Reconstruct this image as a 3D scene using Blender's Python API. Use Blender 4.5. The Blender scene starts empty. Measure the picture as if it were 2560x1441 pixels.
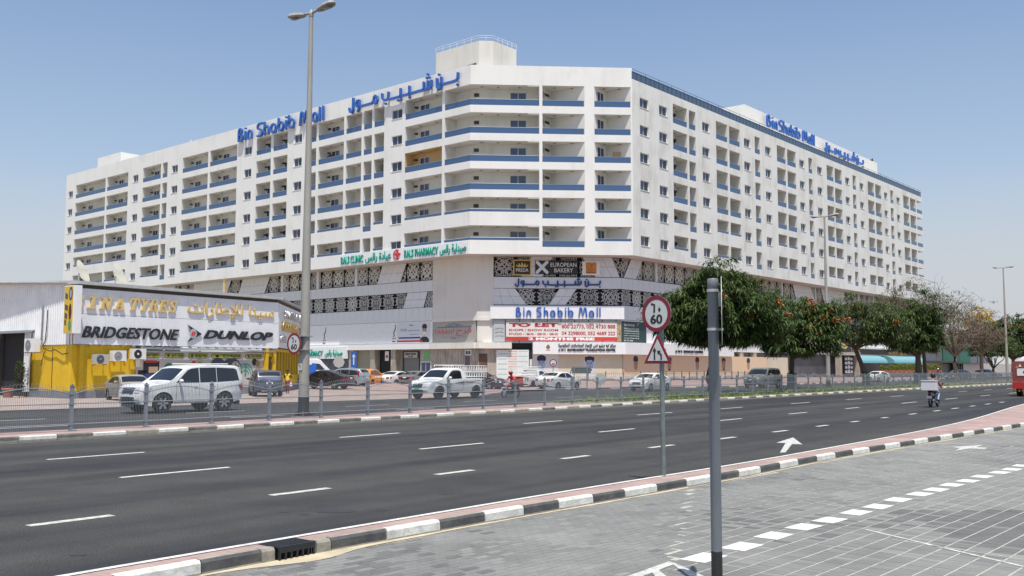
import bpy, bmesh, math, random
import numpy as np
from mathutils import Vector, Matrix
from mathutils.geometry import tessellate_polygon
random.seed(7); rng = np.random.default_rng(7)
S = bpy.context.scene
COL = S.collection
R = math.radians

# ---------------------------------------------------------------- camera, world, sun, exposure
cam = bpy.data.cameras.new('camera'); camo = bpy.data.objects.new('camera', cam); COL.objects.link(camo)
F_PX, PITCH, ROLL, EYE = 2412.88, 0.0813235, 0.002107, 2.0
fw = Vector((0, math.cos(PITCH), math.sin(PITCH))); up0 = Vector((0, -math.sin(PITCH), math.cos(PITCH))); rt0 = Vector((1, 0, 0))
rt = math.cos(ROLL) * rt0 + math.sin(ROLL) * up0; up = -math.sin(ROLL) * rt0 + math.cos(ROLL) * up0
M = Matrix((rt, up, -fw)).transposed().to_4x4(); M.translation = (0, 0, EYE)
camo.matrix_world = M
cam.sensor_width = 36; cam.lens = 36 * F_PX / 2560; cam.clip_start = 0.1; cam.clip_end = 9000
S.camera = camo
SUN_EL, SUN_AZ = R(70), math.atan2(0.134, -0.99)      # azimuth: angle from +Y towards +X
w = bpy.data.worlds.new('World'); S.world = w; w.use_nodes = True
nt = w.node_tree; nt.nodes.clear()
sky = nt.nodes.new('ShaderNodeTexSky'); sky.sky_type = 'NISHITA'; sky.sun_disc = False
sky.sun_elevation = SUN_EL; sky.sun_rotation = SUN_AZ; sky.air_density = 1.1; sky.dust_density = 1.2; sky.ozone_density = 3.0; sky.altitude = 0
bg = nt.nodes.new('ShaderNodeBackground'); bg.inputs[1].default_value = 0.13
wo = nt.nodes.new('ShaderNodeOutputWorld')
# pale desert haze round the whole horizon, fading upwards
tcw = nt.nodes.new('ShaderNodeTexCoord'); sx_ = nt.nodes.new('ShaderNodeSeparateXYZ'); nt.links.new(tcw.outputs['Generated'], sx_.inputs[0])
rw_ = nt.nodes.new('ShaderNodeValToRGB'); e_ = rw_.color_ramp.elements; e_[0].position = 0.0; e_[0].color = (.95, .95, .95, 1); e_[1].position = .60; e_[1].color = (0, 0, 0, 1)
k_ = e_.new(.11); k_.color = (.76, .76, .76, 1); k_ = e_.new(.19); k_.color = (.30, .30, .30, 1); k_ = e_.new(.36); k_.color = (.05, .05, .05, 1)
nt.links.new(sx_.outputs[2], rw_.inputs[0]); mw_ = nt.nodes.new('ShaderNodeMix'); mw_.data_type = 'RGBA'; mw_.inputs[7].default_value = (3.95, 4.05, 4.35, 1)
nz_ = nt.nodes.new('ShaderNodeTexNoise'); nz_.inputs['Scale'].default_value = 2.2; nz_.inputs['Detail'].default_value = 4; mz_ = nt.nodes.new('ShaderNodeMapping'); mz_.inputs['Scale'].default_value = (1, 1, 3.5)
nt.links.new(tcw.outputs['Generated'], mz_.inputs[0]); nt.links.new(mz_.outputs[0], nz_.inputs[0]); ma_ = nt.nodes.new('ShaderNodeMath'); ma_.operation = 'MULTIPLY_ADD'; ma_.inputs[1].default_value = .16; ma_.use_clamp = True
mb_ = nt.nodes.new('ShaderNodeMath'); mb_.operation = 'SUBTRACT'; mb_.inputs[1].default_value = .08; nt.links.new(rw_.outputs[0], mb_.inputs[0]); nt.links.new(nz_.outputs[0], ma_.inputs[0]); nt.links.new(mb_.outputs[0], ma_.inputs[2])
nt.links.new(ma_.outputs[0], mw_.inputs[0]); nt.links.new(sky.outputs[0], mw_.inputs[6])
nt.links.new(mw_.outputs[2], bg.inputs[0]); nt.links.new(bg.outputs[0], wo.inputs[0])
sl = bpy.data.lights.new('sun', 'SUN'); sl.energy = 5.0; sl.angle = R(0.55); sl.color = (1.0, 0.95, 0.87)
so = bpy.data.objects.new('sun', sl); COL.objects.link(so)
sd = Vector((math.sin(SUN_AZ) * math.cos(SUN_EL), math.cos(SUN_AZ) * math.cos(SUN_EL), math.sin(SUN_EL)))
so.rotation_euler = sd.to_track_quat('Z', 'Y').to_euler(); so.location = (0, -20, 60)
vs = S.view_settings; vs.view_transform = 'Standard'; vs.look = 'None'; vs.gamma = 1; vs.use_curve_mapping = False; vs.exposure = 0.2

# ---------------------------------------------------------------- materials
MT = {}
def mat(name, col, rough=0.8, metal=0.0, var=0.0, vs=3.0, bump=0.0, bs=40.0, spec=0.5, stretch=None, var2=None, emit=0):
    if name in MT: return MT[name]
    m = bpy.data.materials.new(name); m.use_nodes = True; n = m.node_tree; b = n.nodes['Principled BSDF']
    b.inputs['Base Color'].default_value = (*col, 1); b.inputs['Roughness'].default_value = rough; b.inputs['Metallic'].default_value = metal
    b.inputs['Specular IOR Level'].default_value = spec
    if var > 0 or bump > 0:
        tc = n.nodes.new('ShaderNodeTexCoord'); src = tc.outputs['Object']
        if stretch:
            mp = n.nodes.new('ShaderNodeMapping'); mp.inputs['Scale'].default_value = stretch; n.links.new(src, mp.inputs[0]); src = mp.outputs[0]
    if var > 0:
        no = n.nodes.new('ShaderNodeTexNoise'); no.inputs['Scale'].default_value = vs; no.inputs['Detail'].default_value = 6; no.inputs['Roughness'].default_value = 0.65
        n.links.new(src, no.inputs[0])
        cr = n.nodes.new('ShaderNodeValToRGB'); cr.color_ramp.elements[0].position = 0.3; cr.color_ramp.elements[1].position = 0.7
        c0 = var2 if var2 else tuple(c * (1 - var) for c in col)
        cr.color_ramp.elements[0].color = (*c0, 1)
        cr.color_ramp.elements[1].color = (*[min(1, c * (1 + var * .5)) for c in col], 1)
        n.links.new(no.outputs[0], cr.inputs[0]); n.links.new(cr.outputs[0], b.inputs['Base Color'])
    if bump > 0:
        nb = n.nodes.new('ShaderNodeTexNoise'); nb.inputs['Scale'].default_value = bs; nb.inputs['Detail'].default_value = 3
        n.links.new(src, nb.inputs[0]); bp = n.nodes.new('ShaderNodeBump'); bp.inputs['Strength'].default_value = bump; bp.inputs['Distance'].default_value = 0.02
        n.links.new(nb.outputs[0], bp.inputs['Height']); n.links.new(bp.outputs[0], b.inputs['Normal'])
    MT[name] = m
    return m

def wall_mat(name, col, dirt, amt=0.5):
    m = mat(name, col, 0.9)
    n = m.node_tree; b = n.nodes['Principled BSDF']
    tc = n.nodes.new('ShaderNodeTexCoord')
    mp = n.nodes.new('ShaderNodeMapping'); mp.inputs['Scale'].default_value = (0.9, 0.9, 0.12); n.links.new(tc.outputs['Object'], mp.inputs[0])
    a = n.nodes.new('ShaderNodeTexNoise'); a.inputs['Scale'].default_value = 1.3; a.inputs['Detail'].default_value = 8; a.inputs['Roughness'].default_value = 0.7; n.links.new(mp.outputs[0], a.inputs[0])
    c = n.nodes.new('ShaderNodeTexNoise'); c.inputs['Scale'].default_value = 0.35; c.inputs['Detail'].default_value = 5; n.links.new(tc.outputs['Object'], c.inputs[0])
    mu = n.nodes.new('ShaderNodeMath'); mu.operation = 'MULTIPLY'; n.links.new(a.outputs[0], mu.inputs[0]); n.links.new(c.outputs[0], mu.inputs[1])
    cr = n.nodes.new('ShaderNodeValToRGB'); cr.color_ramp.elements[0].position = 0.22; cr.color_ramp.elements[1].position = 0.42
    cr.color_ramp.elements[0].color = (0, 0, 0, 1); cr.color_ramp.elements[1].color = (amt, amt, amt, 1)
    n.links.new(mu.outputs[0], cr.inputs[0])
    mx = n.nodes.new('ShaderNodeMix'); mx.data_type = 'RGBA'; mx.inputs[6].default_value = (*col, 1); mx.inputs[7].default_value = (*dirt, 1)
    n.links.new(cr.outputs[0], mx.inputs[0]); n.links.new(mx.outputs[2], b.inputs['Base Color'])
    bp = n.nodes.new('ShaderNodeBump'); bp.inputs['Strength'].default_value = 0.15; bp.inputs['Distance'].default_value = 0.03
    nb = n.nodes.new('ShaderNodeTexNoise'); nb.inputs['Scale'].default_value = 6; nb.inputs['Detail'].default_value = 6; n.links.new(tc.outputs['Object'], nb.inputs[0])
    n.links.new(nb.outputs[0], bp.inputs['Height']); n.links.new(bp.outputs[0], b.inputs['Normal'])
    return m

def asphalt_mat():
    m = mat('asphalt', (0.05, 0.05, 0.05), 0.85, spec=0.3)
    n = m.node_tree; b = n.nodes['Principled BSDF']
    tc = n.nodes.new('ShaderNodeTexCoord')
    mp = n.nodes.new('ShaderNodeMapping'); mp.inputs['Rotation'].default_value = (0, 0, -math.atan2(.787, .617)); n.links.new(tc.outputs['Object'], mp.inputs[0])
    # after rotation x runs along the road, y across it
    m2 = n.nodes.new('ShaderNodeMapping'); m2.inputs['Scale'].default_value = (0.025, 0.62, 1); n.links.new(mp.outputs[0], m2.inputs[0])
    st = n.nodes.new('ShaderNodeTexNoise'); st.inputs['Scale'].default_value = 1.0; st.inputs['Detail'].default_value = 4; n.links.new(m2.outputs[0], st.inputs[0])
    r1 = n.nodes.new('ShaderNodeValToRGB'); r1.color_ramp.elements[0].position = 0.40; r1.color_ramp.elements[1].position = 0.60
    r1.color_ramp.elements[0].color = (0.025, 0.026, 0.029, 1); r1.color_ramp.elements[1].color = (0.047, 0.047, 0.045, 1); n.links.new(st.outputs[0], r1.inputs[0])
    fn = n.nodes.new('ShaderNodeTexNoise'); fn.inputs['Scale'].default_value = 42; fn.inputs['Detail'].default_value = 3; fn.inputs['Roughness'].default_value = 0.75; n.links.new(tc.outputs['Object'], fn.inputs[0])
    r2 = n.nodes.new('ShaderNodeValToRGB'); r2.color_ramp.elements[0].position = 0.36; r2.color_ramp.elements[1].position = 0.70
    r2.color_ramp.elements[0].color = (0.45, 0.45, 0.45, 1); r2.color_ramp.elements[1].color = (2.1, 2.1, 2.05, 1); n.links.new(fn.outputs[0], r2.inputs[0])
    mx = n.nodes.new('ShaderNodeMix'); mx.data_type = 'RGBA'; mx.blend_type = 'MULTIPLY'; mx.inputs[0].default_value = 1
    n.links.new(r1.outputs[0], mx.inputs[6]); n.links.new(r2.outputs[0], mx.inputs[7])
    vo = n.nodes.new('ShaderNodeTexNoise'); vo.inputs['Scale'].default_value = 0.5; vo.inputs['Detail'].default_value = 8; vo.inputs['Roughness'].default_value = 0.7; n.links.new(tc.outputs['Object'], vo.inputs[0])
    r3 = n.nodes.new('ShaderNodeValToRGB'); r3.color_ramp.elements[0].position = 0.34; r3.color_ramp.elements[1].position = 0.58
    r3.color_ramp.elements[0].color = (0.74, 0.74, 0.76, 1); r3.color_ramp.elements[1].color = (1.06, 1.05, 1.03, 1); n.links.new(vo.outputs[0], r3.inputs[0])
    my = n.nodes.new('ShaderNodeMix'); my.data_type = 'RGBA'; my.blend_type = 'MULTIPLY'; my.inputs[0].default_value = 1
    n.links.new(mx.outputs[2], my.inputs[6]); n.links.new(r3.outputs[0], my.inputs[7]); n.links.new(my.outputs[2], b.inputs['Base Color'])
    bp = n.nodes.new('ShaderNodeBump'); bp.inputs['Strength'].default_value = 0.5; bp.inputs['Distance'].default_value = 0.01
    n.links.new(fn.outputs[0], bp.inputs['Height']); n.links.new(bp.outputs[0], b.inputs['Normal'])
    return m

def brick_mat(name, c1, c2, mortar, rot, bw, bh, msize=0.008, rough=0.9):
    m = mat(name, c1, rough); n = m.node_tree; b = n.nodes['Principled BSDF']
    tc = n.nodes.new('ShaderNodeTexCoord'); mp = n.nodes.new('ShaderNodeMapping'); mp.inputs['Rotation'].default_value = (0, 0, rot); n.links.new(tc.outputs['Object'], mp.inputs[0])
    br = n.nodes.new('ShaderNodeTexBrick'); br.inputs['Color1'].default_value = (*c1, 1); br.inputs['Color2'].default_value = (*c2, 1); br.inputs['Mortar'].default_value = (*mortar, 1)
    br.inputs['Scale'].default_value = 1; br.inputs['Brick Width'].default_value = bw; br.inputs['Row Height'].default_value = bh; br.inputs['Mortar Size'].default_value = msize
    n.links.new(mp.outputs[0], br.inputs[0])
    no = n.nodes.new('ShaderNodeTexNoise'); no.inputs['Scale'].default_value = 0.8; no.inputs['Detail'].default_value = 8; n.links.new(tc.outputs['Object'], no.inputs[0])
    cr = n.nodes.new('ShaderNodeValToRGB'); cr.color_ramp.elements[0].color = (0.72, 0.72, 0.72, 1); cr.color_ramp.elements[1].color = (1.15, 1.15, 1.12, 1); cr.color_ramp.elements[0].position = .3; cr.color_ramp.elements[1].position = .7
    n.links.new(no.outputs[0], cr.inputs[0])
    mx = n.nodes.new('ShaderNodeMix'); mx.data_type = 'RGBA'; mx.blend_type = 'MULTIPLY'; mx.inputs[0].default_value = 1
    n.links.new(br.outputs[0], mx.inputs[6]); n.links.new(cr.outputs[0], mx.inputs[7]); n.links.new(mx.outputs[2], b.inputs['Base Color'])
    bp = n.nodes.new('ShaderNodeBump'); bp.inputs['Strength'].default_value = 0.4; bp.inputs['Distance'].default_value = 0.01; bp.invert = True
    n.links.new(br.outputs[1], bp.inputs['Height']); n.links.new(bp.outputs[0], b.inputs['Normal'])
    return m

def glass_mat(name, col, rough=0.06, spec=0.9, alpha=1.0):
    m = mat(name, col, rough, spec=spec)
    if alpha < 1: m.node_tree.nodes['Principled BSDF'].inputs['Alpha'].default_value = alpha
    return m
def paint_mat(name, col, metal=0.0):
    m = mat(name, col, 0.28 if metal == 0 else 0.35, metal); b = m.node_tree.nodes['Principled BSDF']
    b.inputs['Coat Weight'].default_value = 0.6; b.inputs['Coat Roughness'].default_value = 0.05
    return m
def leaf_mat(name, c0, c1, trans=0.25):
    m = mat(name, c0, 0.55, spec=0.35); n = m.node_tree; b = n.nodes['Principled BSDF']
    tc = n.nodes.new('ShaderNodeTexCoord'); no = n.nodes.new('ShaderNodeTexNoise'); no.inputs['Scale'].default_value = 1.1; no.inputs['Detail'].default_value = 4; n.links.new(tc.outputs['Object'], no.inputs[0])
    gi = n.nodes.new('ShaderNodeNewGeometry')
    ad = n.nodes.new('ShaderNodeMath'); ad.operation = 'MULTIPLY_ADD'; ad.inputs[1].default_value = 0.45; n.links.new(gi.outputs['Random Per Island'], ad.inputs[0]); 
    sb = n.nodes.new('ShaderNodeMath'); sb.operation = 'SUBTRACT'; sb.inputs[1].default_value = 0.22; n.links.new(no.outputs[0], sb.inputs[0]); n.links.new(sb.outputs[0], ad.inputs[2])
    cr = n.nodes.new('ShaderNodeValToRGB'); cr.color_ramp.elements[0].position = 0.3; cr.color_ramp.elements[1].position = 0.7
    cr.color_ramp.elements[0].color = (*c0, 1); cr.color_ramp.elements[1].color = (*c1, 1); n.links.new(ad.outputs[0], cr.inputs[0]); n.links.new(cr.outputs[0], b.inputs['Base Color'])
    tr = n.nodes.new('ShaderNodeBsdfTranslucent'); n.links.new(cr.outputs[0], tr.inputs[0]); ms = n.nodes.new('ShaderNodeMixShader'); ms.inputs[0].default_value = trans
    out = n.nodes['Material Output']; n.links.new(b.outputs[0], ms.inputs[1]); n.links.new(tr.outputs[0], ms.inputs[2]); n.links.new(ms.outputs[0], out.inputs[0])
    return m

WHITE = wall_mat('white_render', (0.74, 0.735, 0.70), (0.52, 0.51, 0.47), 0.35)
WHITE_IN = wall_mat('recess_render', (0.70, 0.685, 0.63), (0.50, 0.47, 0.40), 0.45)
BEIGE = wall_mat('beige_render', (0.68, 0.66, 0.60), (0.52, 0.49, 0.42), 0.6)
ASPH = asphalt_mat()
SANDM = mat('sand', (0.46, 0.40, 0.28), 0.95, var=0.25, vs=2, bump=0.3)
GROUNDM = mat('dusty_ground', (0.30, 0.27, 0.22), 0.95, var=0.3, vs=0.2)
LINE = mat('road_paint', (0.62, 0.62, 0.58), 0.7, var=0.35, vs=7)
LINE_OLD = mat('road_paint_worn', (0.50, 0.50, 0.46), 0.8, var=0.5, vs=9)
KW = mat('kerb_white_paint', (0.62, 0.615, 0.565), 0.8, var=0.3, vs=6, bump=0.4, bs=18)
KB = mat('kerb_black_paint', (0.035, 0.035, 0.038), 0.75, var=0.6, vs=4, bump=0.4, bs=18, var2=(0.10, 0.10, 0.095))
KG = mat('kerb_worn_black', (0.15, 0.15, 0.14), 0.85, var=0.5, vs=3, bump=0.4, bs=18)
KC = mat('kerb_concrete', (0.30, 0.28, 0.23), 0.9, var=0.35, vs=5, bump=0.4, bs=18)
PINK = brick_mat('red_brick_paving', (0.32, 0.21, 0.195), (0.36, 0.25, 0.23), (0.36, 0.30, 0.27), 0.6, 0.2, 0.1)
PINKG = brick_mat('faded_brick_paving', (0.30, 0.22, 0.20), (0.35, 0.28, 0.25), (0.36, 0.32, 0.27), 0.9, 0.22, 0.11)
GREYPAV = brick_mat('grey_block_paving', (0.18, 0.182, 0.175), (0.145, 0.148, 0.143), (0.34, 0.33, 0.29), -0.83, 0.24, 0.225, 0.012)
PAV = [mat('paver_grey', (0.185, 0.187, 0.177), 0.9, var=0.3, vs=.8), mat('paver_light', (0.208, 0.208, 0.196), 0.9, var=0.25, vs=1.2), mat('paver_dark', (0.128, 0.130, 0.126), 0.9, var=0.3, vs=1.2)]
JOINT = mat('joint_sand', (0.40, 0.39, 0.34), 0.95, var=0.2, vs=8)
GALV = mat('galvanised_steel', (0.30, 0.32, 0.34), 0.5, 0.35, var=0.2, vs=4)
GALVD = mat('grey_painted_steel', (0.21, 0.235, 0.26), 0.45, 0.1, var=0.15, vs=3)
CONC = mat('concrete', (0.42, 0.40, 0.355), 0.9, var=0.2, vs=2, bump=0.2, bs=20)
BLACK = mat('black_matt', (0.012, 0.012, 0.013), 0.6)
DARK = mat('dark_void', (0.02, 0.02, 0.022), 0.9)
RUBBER = mat('tyre_rubber', (0.018, 0.018, 0.018), 0.85)
ALU = mat('alloy_metal', (0.55, 0.56, 0.58), 0.3, 0.8)
WPL = mat('white_metal', (0.72, 0.72, 0.70), 0.5, var=0.08, vs=3)
BLUEG = glass_mat('blue_tinted_glass', (0.045, 0.095, 0.20), 0.08)
WING = glass_mat('window_glass', (0.022, 0.040, 0.095), 0.05)
CARG = glass_mat('car_glass', (0.012, 0.013, 0.015), 0.04)
LATM = mat('lattice_white', (0.62, 0.61, 0.57), 0.8)
CLAD = mat('white_cladding', (0.66, 0.67, 0.68), 0.35, 0.0, var=0.08, vs=1)
SIGNW = mat('sign_white', (0.76, 0.76, 0.755), 0.45, var=0.06, vs=2)
BLUEL = mat('blue_letters', (0.03, 0.12, 0.42), 0.35)
YEL = mat('yellow_paint', (0.72, 0.47, 0.015), 0.6, var=0.15, vs=1.5)
REDM = mat('sign_red', (0.28, 0.02, 0.03), 0.5)
BARK = mat('bark', (0.11, 0.085, 0.065), 0.95, var=0.4, vs=8, bump=0.6, bs=12)
TWIG = mat('dry_twigs', (0.24, 0.19, 0.15), 0.95, var=0.3, vs=4)

# ---------------------------------------------------------------- helpers
class MB:
    def __init__(s): s.v = []; s.f = []; s.m = []; s.mi = 0
    def quad(s, a, b, c, d):
        i = len(s.v); s.v += [tuple(a), tuple(b), tuple(c), tuple(d)]; s.f.append((i, i+1, i+2, i+3)); s.m.append(s.mi)
    def ngon(s, pts):
        i = len(s.v); s.v += [tuple(p) for p in pts]; s.f.append(tuple(range(i, i+len(pts)))); s.m.append(s.mi)
    def poly(s, pts):
        tri = tessellate_polygon([[Vector(p) for p in pts]]); i = len(s.v); s.v += [tuple(p) for p in pts]
        for t in tri: s.f.append(tuple(i+k for k in t)); s.m.append(s.mi)
    def hexa(s, p):   # 8 corners: bottom 0-3, top 4-7
        i = len(s.v); s.v += [tuple(q) for q in p]
        for f in ((3,2,1,0),(4,5,6,7),(0,1,5,4),(1,2,6,5),(2,3,7,6),(3,0,4,7)): s.f.append(tuple(i+k for k in f)); s.m.append(s.mi)
    def box(s, x0, x1, y0, y1, z0, z1, T=None):
        p = [Vector(q) for q in ((x0,y0,z0),(x1,y0,z0),(x1,y1,z0),(x0,y1,z0),(x0,y0,z1),(x1,y0,z1),(x1,y1,z1),(x0,y1,z1))]
        if T: p = [T @ q for q in p]
        s.hexa(p)
    def prism(s, pts, off):  # polygon (3d points) extruded by vector off
        off = Vector(off); a = [Vector(p) for p in pts]; b = [p + off for p in a]
        s.poly(a); s.poly(b); n = len(a)
        for i in range(n): s.quad(a[i], a[(i+1) % n], b[(i+1) % n], b[i])
    def tube(s, pts, r, n=8, cap=True):
        pts = [Vector(p) for p in pts]; rs = r if isinstance(r, (list, tuple)) else [r]*len(pts); rings = []
        for i, p in enumerate(pts):
            d = (pts[min(i+1, len(pts)-1)] - pts[max(i-1, 0)]).normalized()
            a = d.cross(Vector((0, 0, 1)));  a = Vector((1, 0, 0)) if a.length < 1e-3 else a.normalized(); b = d.cross(a)
            k = len(s.v); rings.append(k)
            for j in range(n): t = 2*math.pi*j/n; s.v.append(tuple(p + (a*math.cos(t) + b*math.sin(t))*rs[i]))
        for q in range(len(rings)-1):
            for j in range(n): s.f.append((rings[q]+j, rings[q]+(j+1) % n, rings[q+1]+(j+1) % n, rings[q+1]+j)); s.m.append(s.mi)
        if cap:
            s.f.append(tuple(rings[0]+j for j in range(n))); s.m.append(s.mi); s.f.append(tuple(rings[-1]+j for j in range(n))); s.m.append(s.mi)
    def lathe(s, prof, n=16, T=None):  # prof (r,z) about z
        k = len(s.v)
        for r, z in prof:
            for j in range(n):
                t = 2*math.pi*j/n; p = Vector((r*math.cos(t), r*math.sin(t), z)); s.v.append(tuple(T @ p if T else p))
        for i in range(len(prof)-1):
            for j in range(n): s.f.append((k+i*n+j, k+i*n+(j+1) % n, k+(i+1)*n+(j+1) % n, k+(i+1)*n+j)); s.m.append(s.mi)
    def ball(s, c, rx, ry=None, rz=None, n=10, m=6):
        ry = ry or rx; rz = rz or rx; T = Matrix.Translation(c) @ Matrix.Diagonal((rx, ry, rz, 1))
        s.lathe([(max(1e-3, math.sin(math.pi*i/m)), -math.cos(math.pi*i/m)) for i in range(m+1)], n, T)
    def mesh(s, name, mats, smooth=False):
        me = bpy.data.meshes.new(name); me.from_pydata(s.v, [], s.f)
        for x in (mats if isinstance(mats, (list, tuple)) else [mats]): me.materials.append(x)
        me.polygons.foreach_set('material_index', s.m)
        if smooth: me.polygons.foreach_set('use_smooth', [True]*len(s.f)); me.set_sharp_from_angle(angle=R(38))
        me.update(); return me

def tag(o, label=None, cat=None, group=None, kind=None):
    if label: o['label'] = label
    if cat: o['category'] = cat
    if group: o['group'] = group
    if kind: o['kind'] = kind
    return o
ROOTM = {}
def thing(name, label, cat, loc=(0, 0, 0), rz=0.0, group=None):
    o = bpy.data.objects.new(name, None); COL.objects.link(o); o.location = loc; o.rotation_euler = (0, 0, rz); o.empty_display_size = 0.3
    ROOTM[o.name] = (Matrix.Translation(loc) @ Matrix.Rotation(rz, 4, 'Z')).inverted()
    return tag(o, label, cat, group)
def put(name, me, parent=None, loc=(0, 0, 0), rot=(0, 0, 0), world=False, label=None, scale=None):
    o = bpy.data.objects.new(name, me); COL.objects.link(o); o.location = loc; o.rotation_euler = rot
    if scale: o.scale = scale
    if parent:
        o.parent = parent
        if world: o.matrix_parent_inverse = ROOTM[parent.name]
    if label: o['label'] = label
    return o
def part(name, mb, mats, parent=None, smooth=False, world=False, label=None, loc=(0, 0, 0)):
    return put(name, mb.mesh(name, mats, smooth), parent, world=world, label=label, loc=loc)
def boxes(name, face, lst, mats, parent, label=None):
    for q in lst: mb = MB(); face.box(mb, *q); part(name, mb, mats, parent, world=True, label=label)
def setting(name, mb, mats, label=None, kind='structure'):
    o = part(name, mb, mats); o['kind'] = kind
    if label: o['label'] = label
    return o
def copy_tree(o, loc, rz=None, label=None, group=None, parent=None):
    c = o.copy(); COL.objects.link(c); c.parent = parent
    if parent is None:
        c.location = loc
        if rz is not None: c.rotation_euler = (0, 0, rz)
        if label: c['label'] = label
        if group: c['group'] = group
    for ch in o.children: copy_tree(ch, None, parent=c)
    return c

# survey helpers: a sighting (x, y) in the 2560 px photograph back to metres on a level or on an upright wall
def ray(x, y):
    return fw + (x-1280)/F_PX*rt - (y-720.5)/F_PX*up
def G(x, y, z=0.0):
    d = ray(x, y); t = (z-EYE)/d.z; return Vector((d.x*t, d.y*t, z))
class Face:   # an upright wall line: X runs to the viewer's right, n points out of the wall, origin O
    def __init__(s, O, X):
        s.O = Vector((O[0], O[1], 0)); s.X = Vector((X[0], X[1], 0)).normalized(); s.n = Vector((s.X.y, -s.X.x, 0)); s.rz = math.atan2(s.X.y, s.X.x)
    def p(s, x, z, d=0.0): q = s.O + s.X*x + s.n*d; return Vector((q.x, q.y, z))
    def off(s, d): return Face(s.O - s.n*d, s.X)
    def at(s, px, py):
        d = ray(px, py); a = s.X; den = a.x*d.y - a.y*d.x; t = (a.x*(s.O.y) - a.y*(s.O.x))/den; q = Vector((d.x*t, d.y*t, EYE + d.z*t))
        return (q-s.O).dot(s.X), q.z
    def box(s, mb, x0, x1, z0, z1, d0, d1):
        mb.hexa([s.p(x0, z0, d1), s.p(x1, z0, d1), s.p(x1, z0, d0), s.p(x0, z0, d0), s.p(x0, z1, d1), s.p(x1, z1, d1), s.p(x1, z1, d0), s.p(x0, z1, d0)])
    def rect(s, mb, x0, x1, z0, z1, d=0.0): mb.quad(s.p(x0, z0, d), s.p(x1, z0, d), s.p(x1, z1, d), s.p(x0, z1, d))
    def poly(s, mb, pts, d0, d1): mb.prism([s.p(x, z, d1) for x, z in pts], s.n*(d0-d1))

ARF = dict(zip('ابتثجحخدذرزسشصضطظعغفقكلمنهوي', [0xFE8D,0xFE8F,0xFE95,0xFE99,0xFE9D,0xFEA1,0xFEA5,0xFEA9,0xFEAB,0xFEAD,0xFEAF,0xFEB1,0xFEB5,0xFEB9,0xFEBD,0xFEC1,0xFEC5,0xFEC9,0xFECD,0xFED1,0xFED5,0xFED9,0xFEDD,0xFEE1,0xFEE5,0xFEE9,0xFEED,0xFEF1]))
ARF['ة'] = 0xFE93; ARF['إ'] = 0xFE87; ARF['أ'] = 0xFE83
NOJ = set('ادذرزوةإأ')
def arabic(t):
    out = []; i = 0; prev = False
    while i < len(t):
        ch = t[i]
        if ch == 'ل' and i+1 < len(t) and t[i+1] in 'اإأ':
            base = {'ا': 0xFEFB, 'أ': 0xFEF7, 'إ': 0xFEF9}[t[i+1]]; out.append(chr(base + (1 if prev else 0))); prev = False; i += 2; continue
        if ch not in ARF: out.append(ch); prev = False; i += 1; continue
        nxt = i+1 < len(t) and t[i+1] in ARF and ch not in NOJ
        b = ARF[ch]
        if ch in NOJ: out.append(chr(b + (1 if prev else 0))); prev = False
        else:
            out.append(chr(b + (3 if (prev and nxt) else 2 if nxt else 1 if prev else 0))); prev = nxt
        i += 1
    return ''.join(reversed(out))
def textmesh(body, bold=0.0, shear=0.0, ext=0.01, res=3, bevel=0.0):
    c = bpy.data.curves.new('lettering', 'FONT'); c.body = body; c.offset = bold; c.shear = shear; c.extrude = ext; c.resolution_u = res; c.fill_mode = 'BOTH'
    o = bpy.data.objects.new('tmp', c); me = bpy.data.meshes.new_from_object(o); bpy.data.objects.remove(o); bpy.data.curves.remove(c); return me
def text_on(face, body, x0, x1, z0, z1, d, m, parent=None, ar=False, bold=0.0, shear=0.0, depth=0.02, name='lettering', world=True, keep=False):
    """lettering filling the box x0..x1, z0..z1 on a wall, d = distance proud of the wall"""
    me = textmesh(arabic(body) if ar else body, bold, shear)
    n = len(me.vertices)
    if n == 0: return None
    co = np.empty(n*3, 'f'); me.vertices.foreach_get('co', co); co = co.reshape(-1, 3)
    lo = co.min(0); hi = co.max(0); u = (co[:, 0]-lo[0])/(hi[0]-lo[0]); v = (co[:, 1]-lo[1])/(hi[1]-lo[1]); e = (co[:, 2]-lo[2])/max(1e-6, hi[2]-lo[2])
    X = np.array(face.X); N = np.array(face.n); O = np.array(face.O)
    P = O + np.outer(x0 + u*(x1-x0), X) + np.outer(d + e*depth, N); P[:, 2] = z0 + v*(z1-z0)
    me.vertices.foreach_set('co', P.astype('f').ravel()); me.materials.append(m); me.update(); me.name = name
    return put(name, me, parent, world=world and parent is not None)
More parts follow.
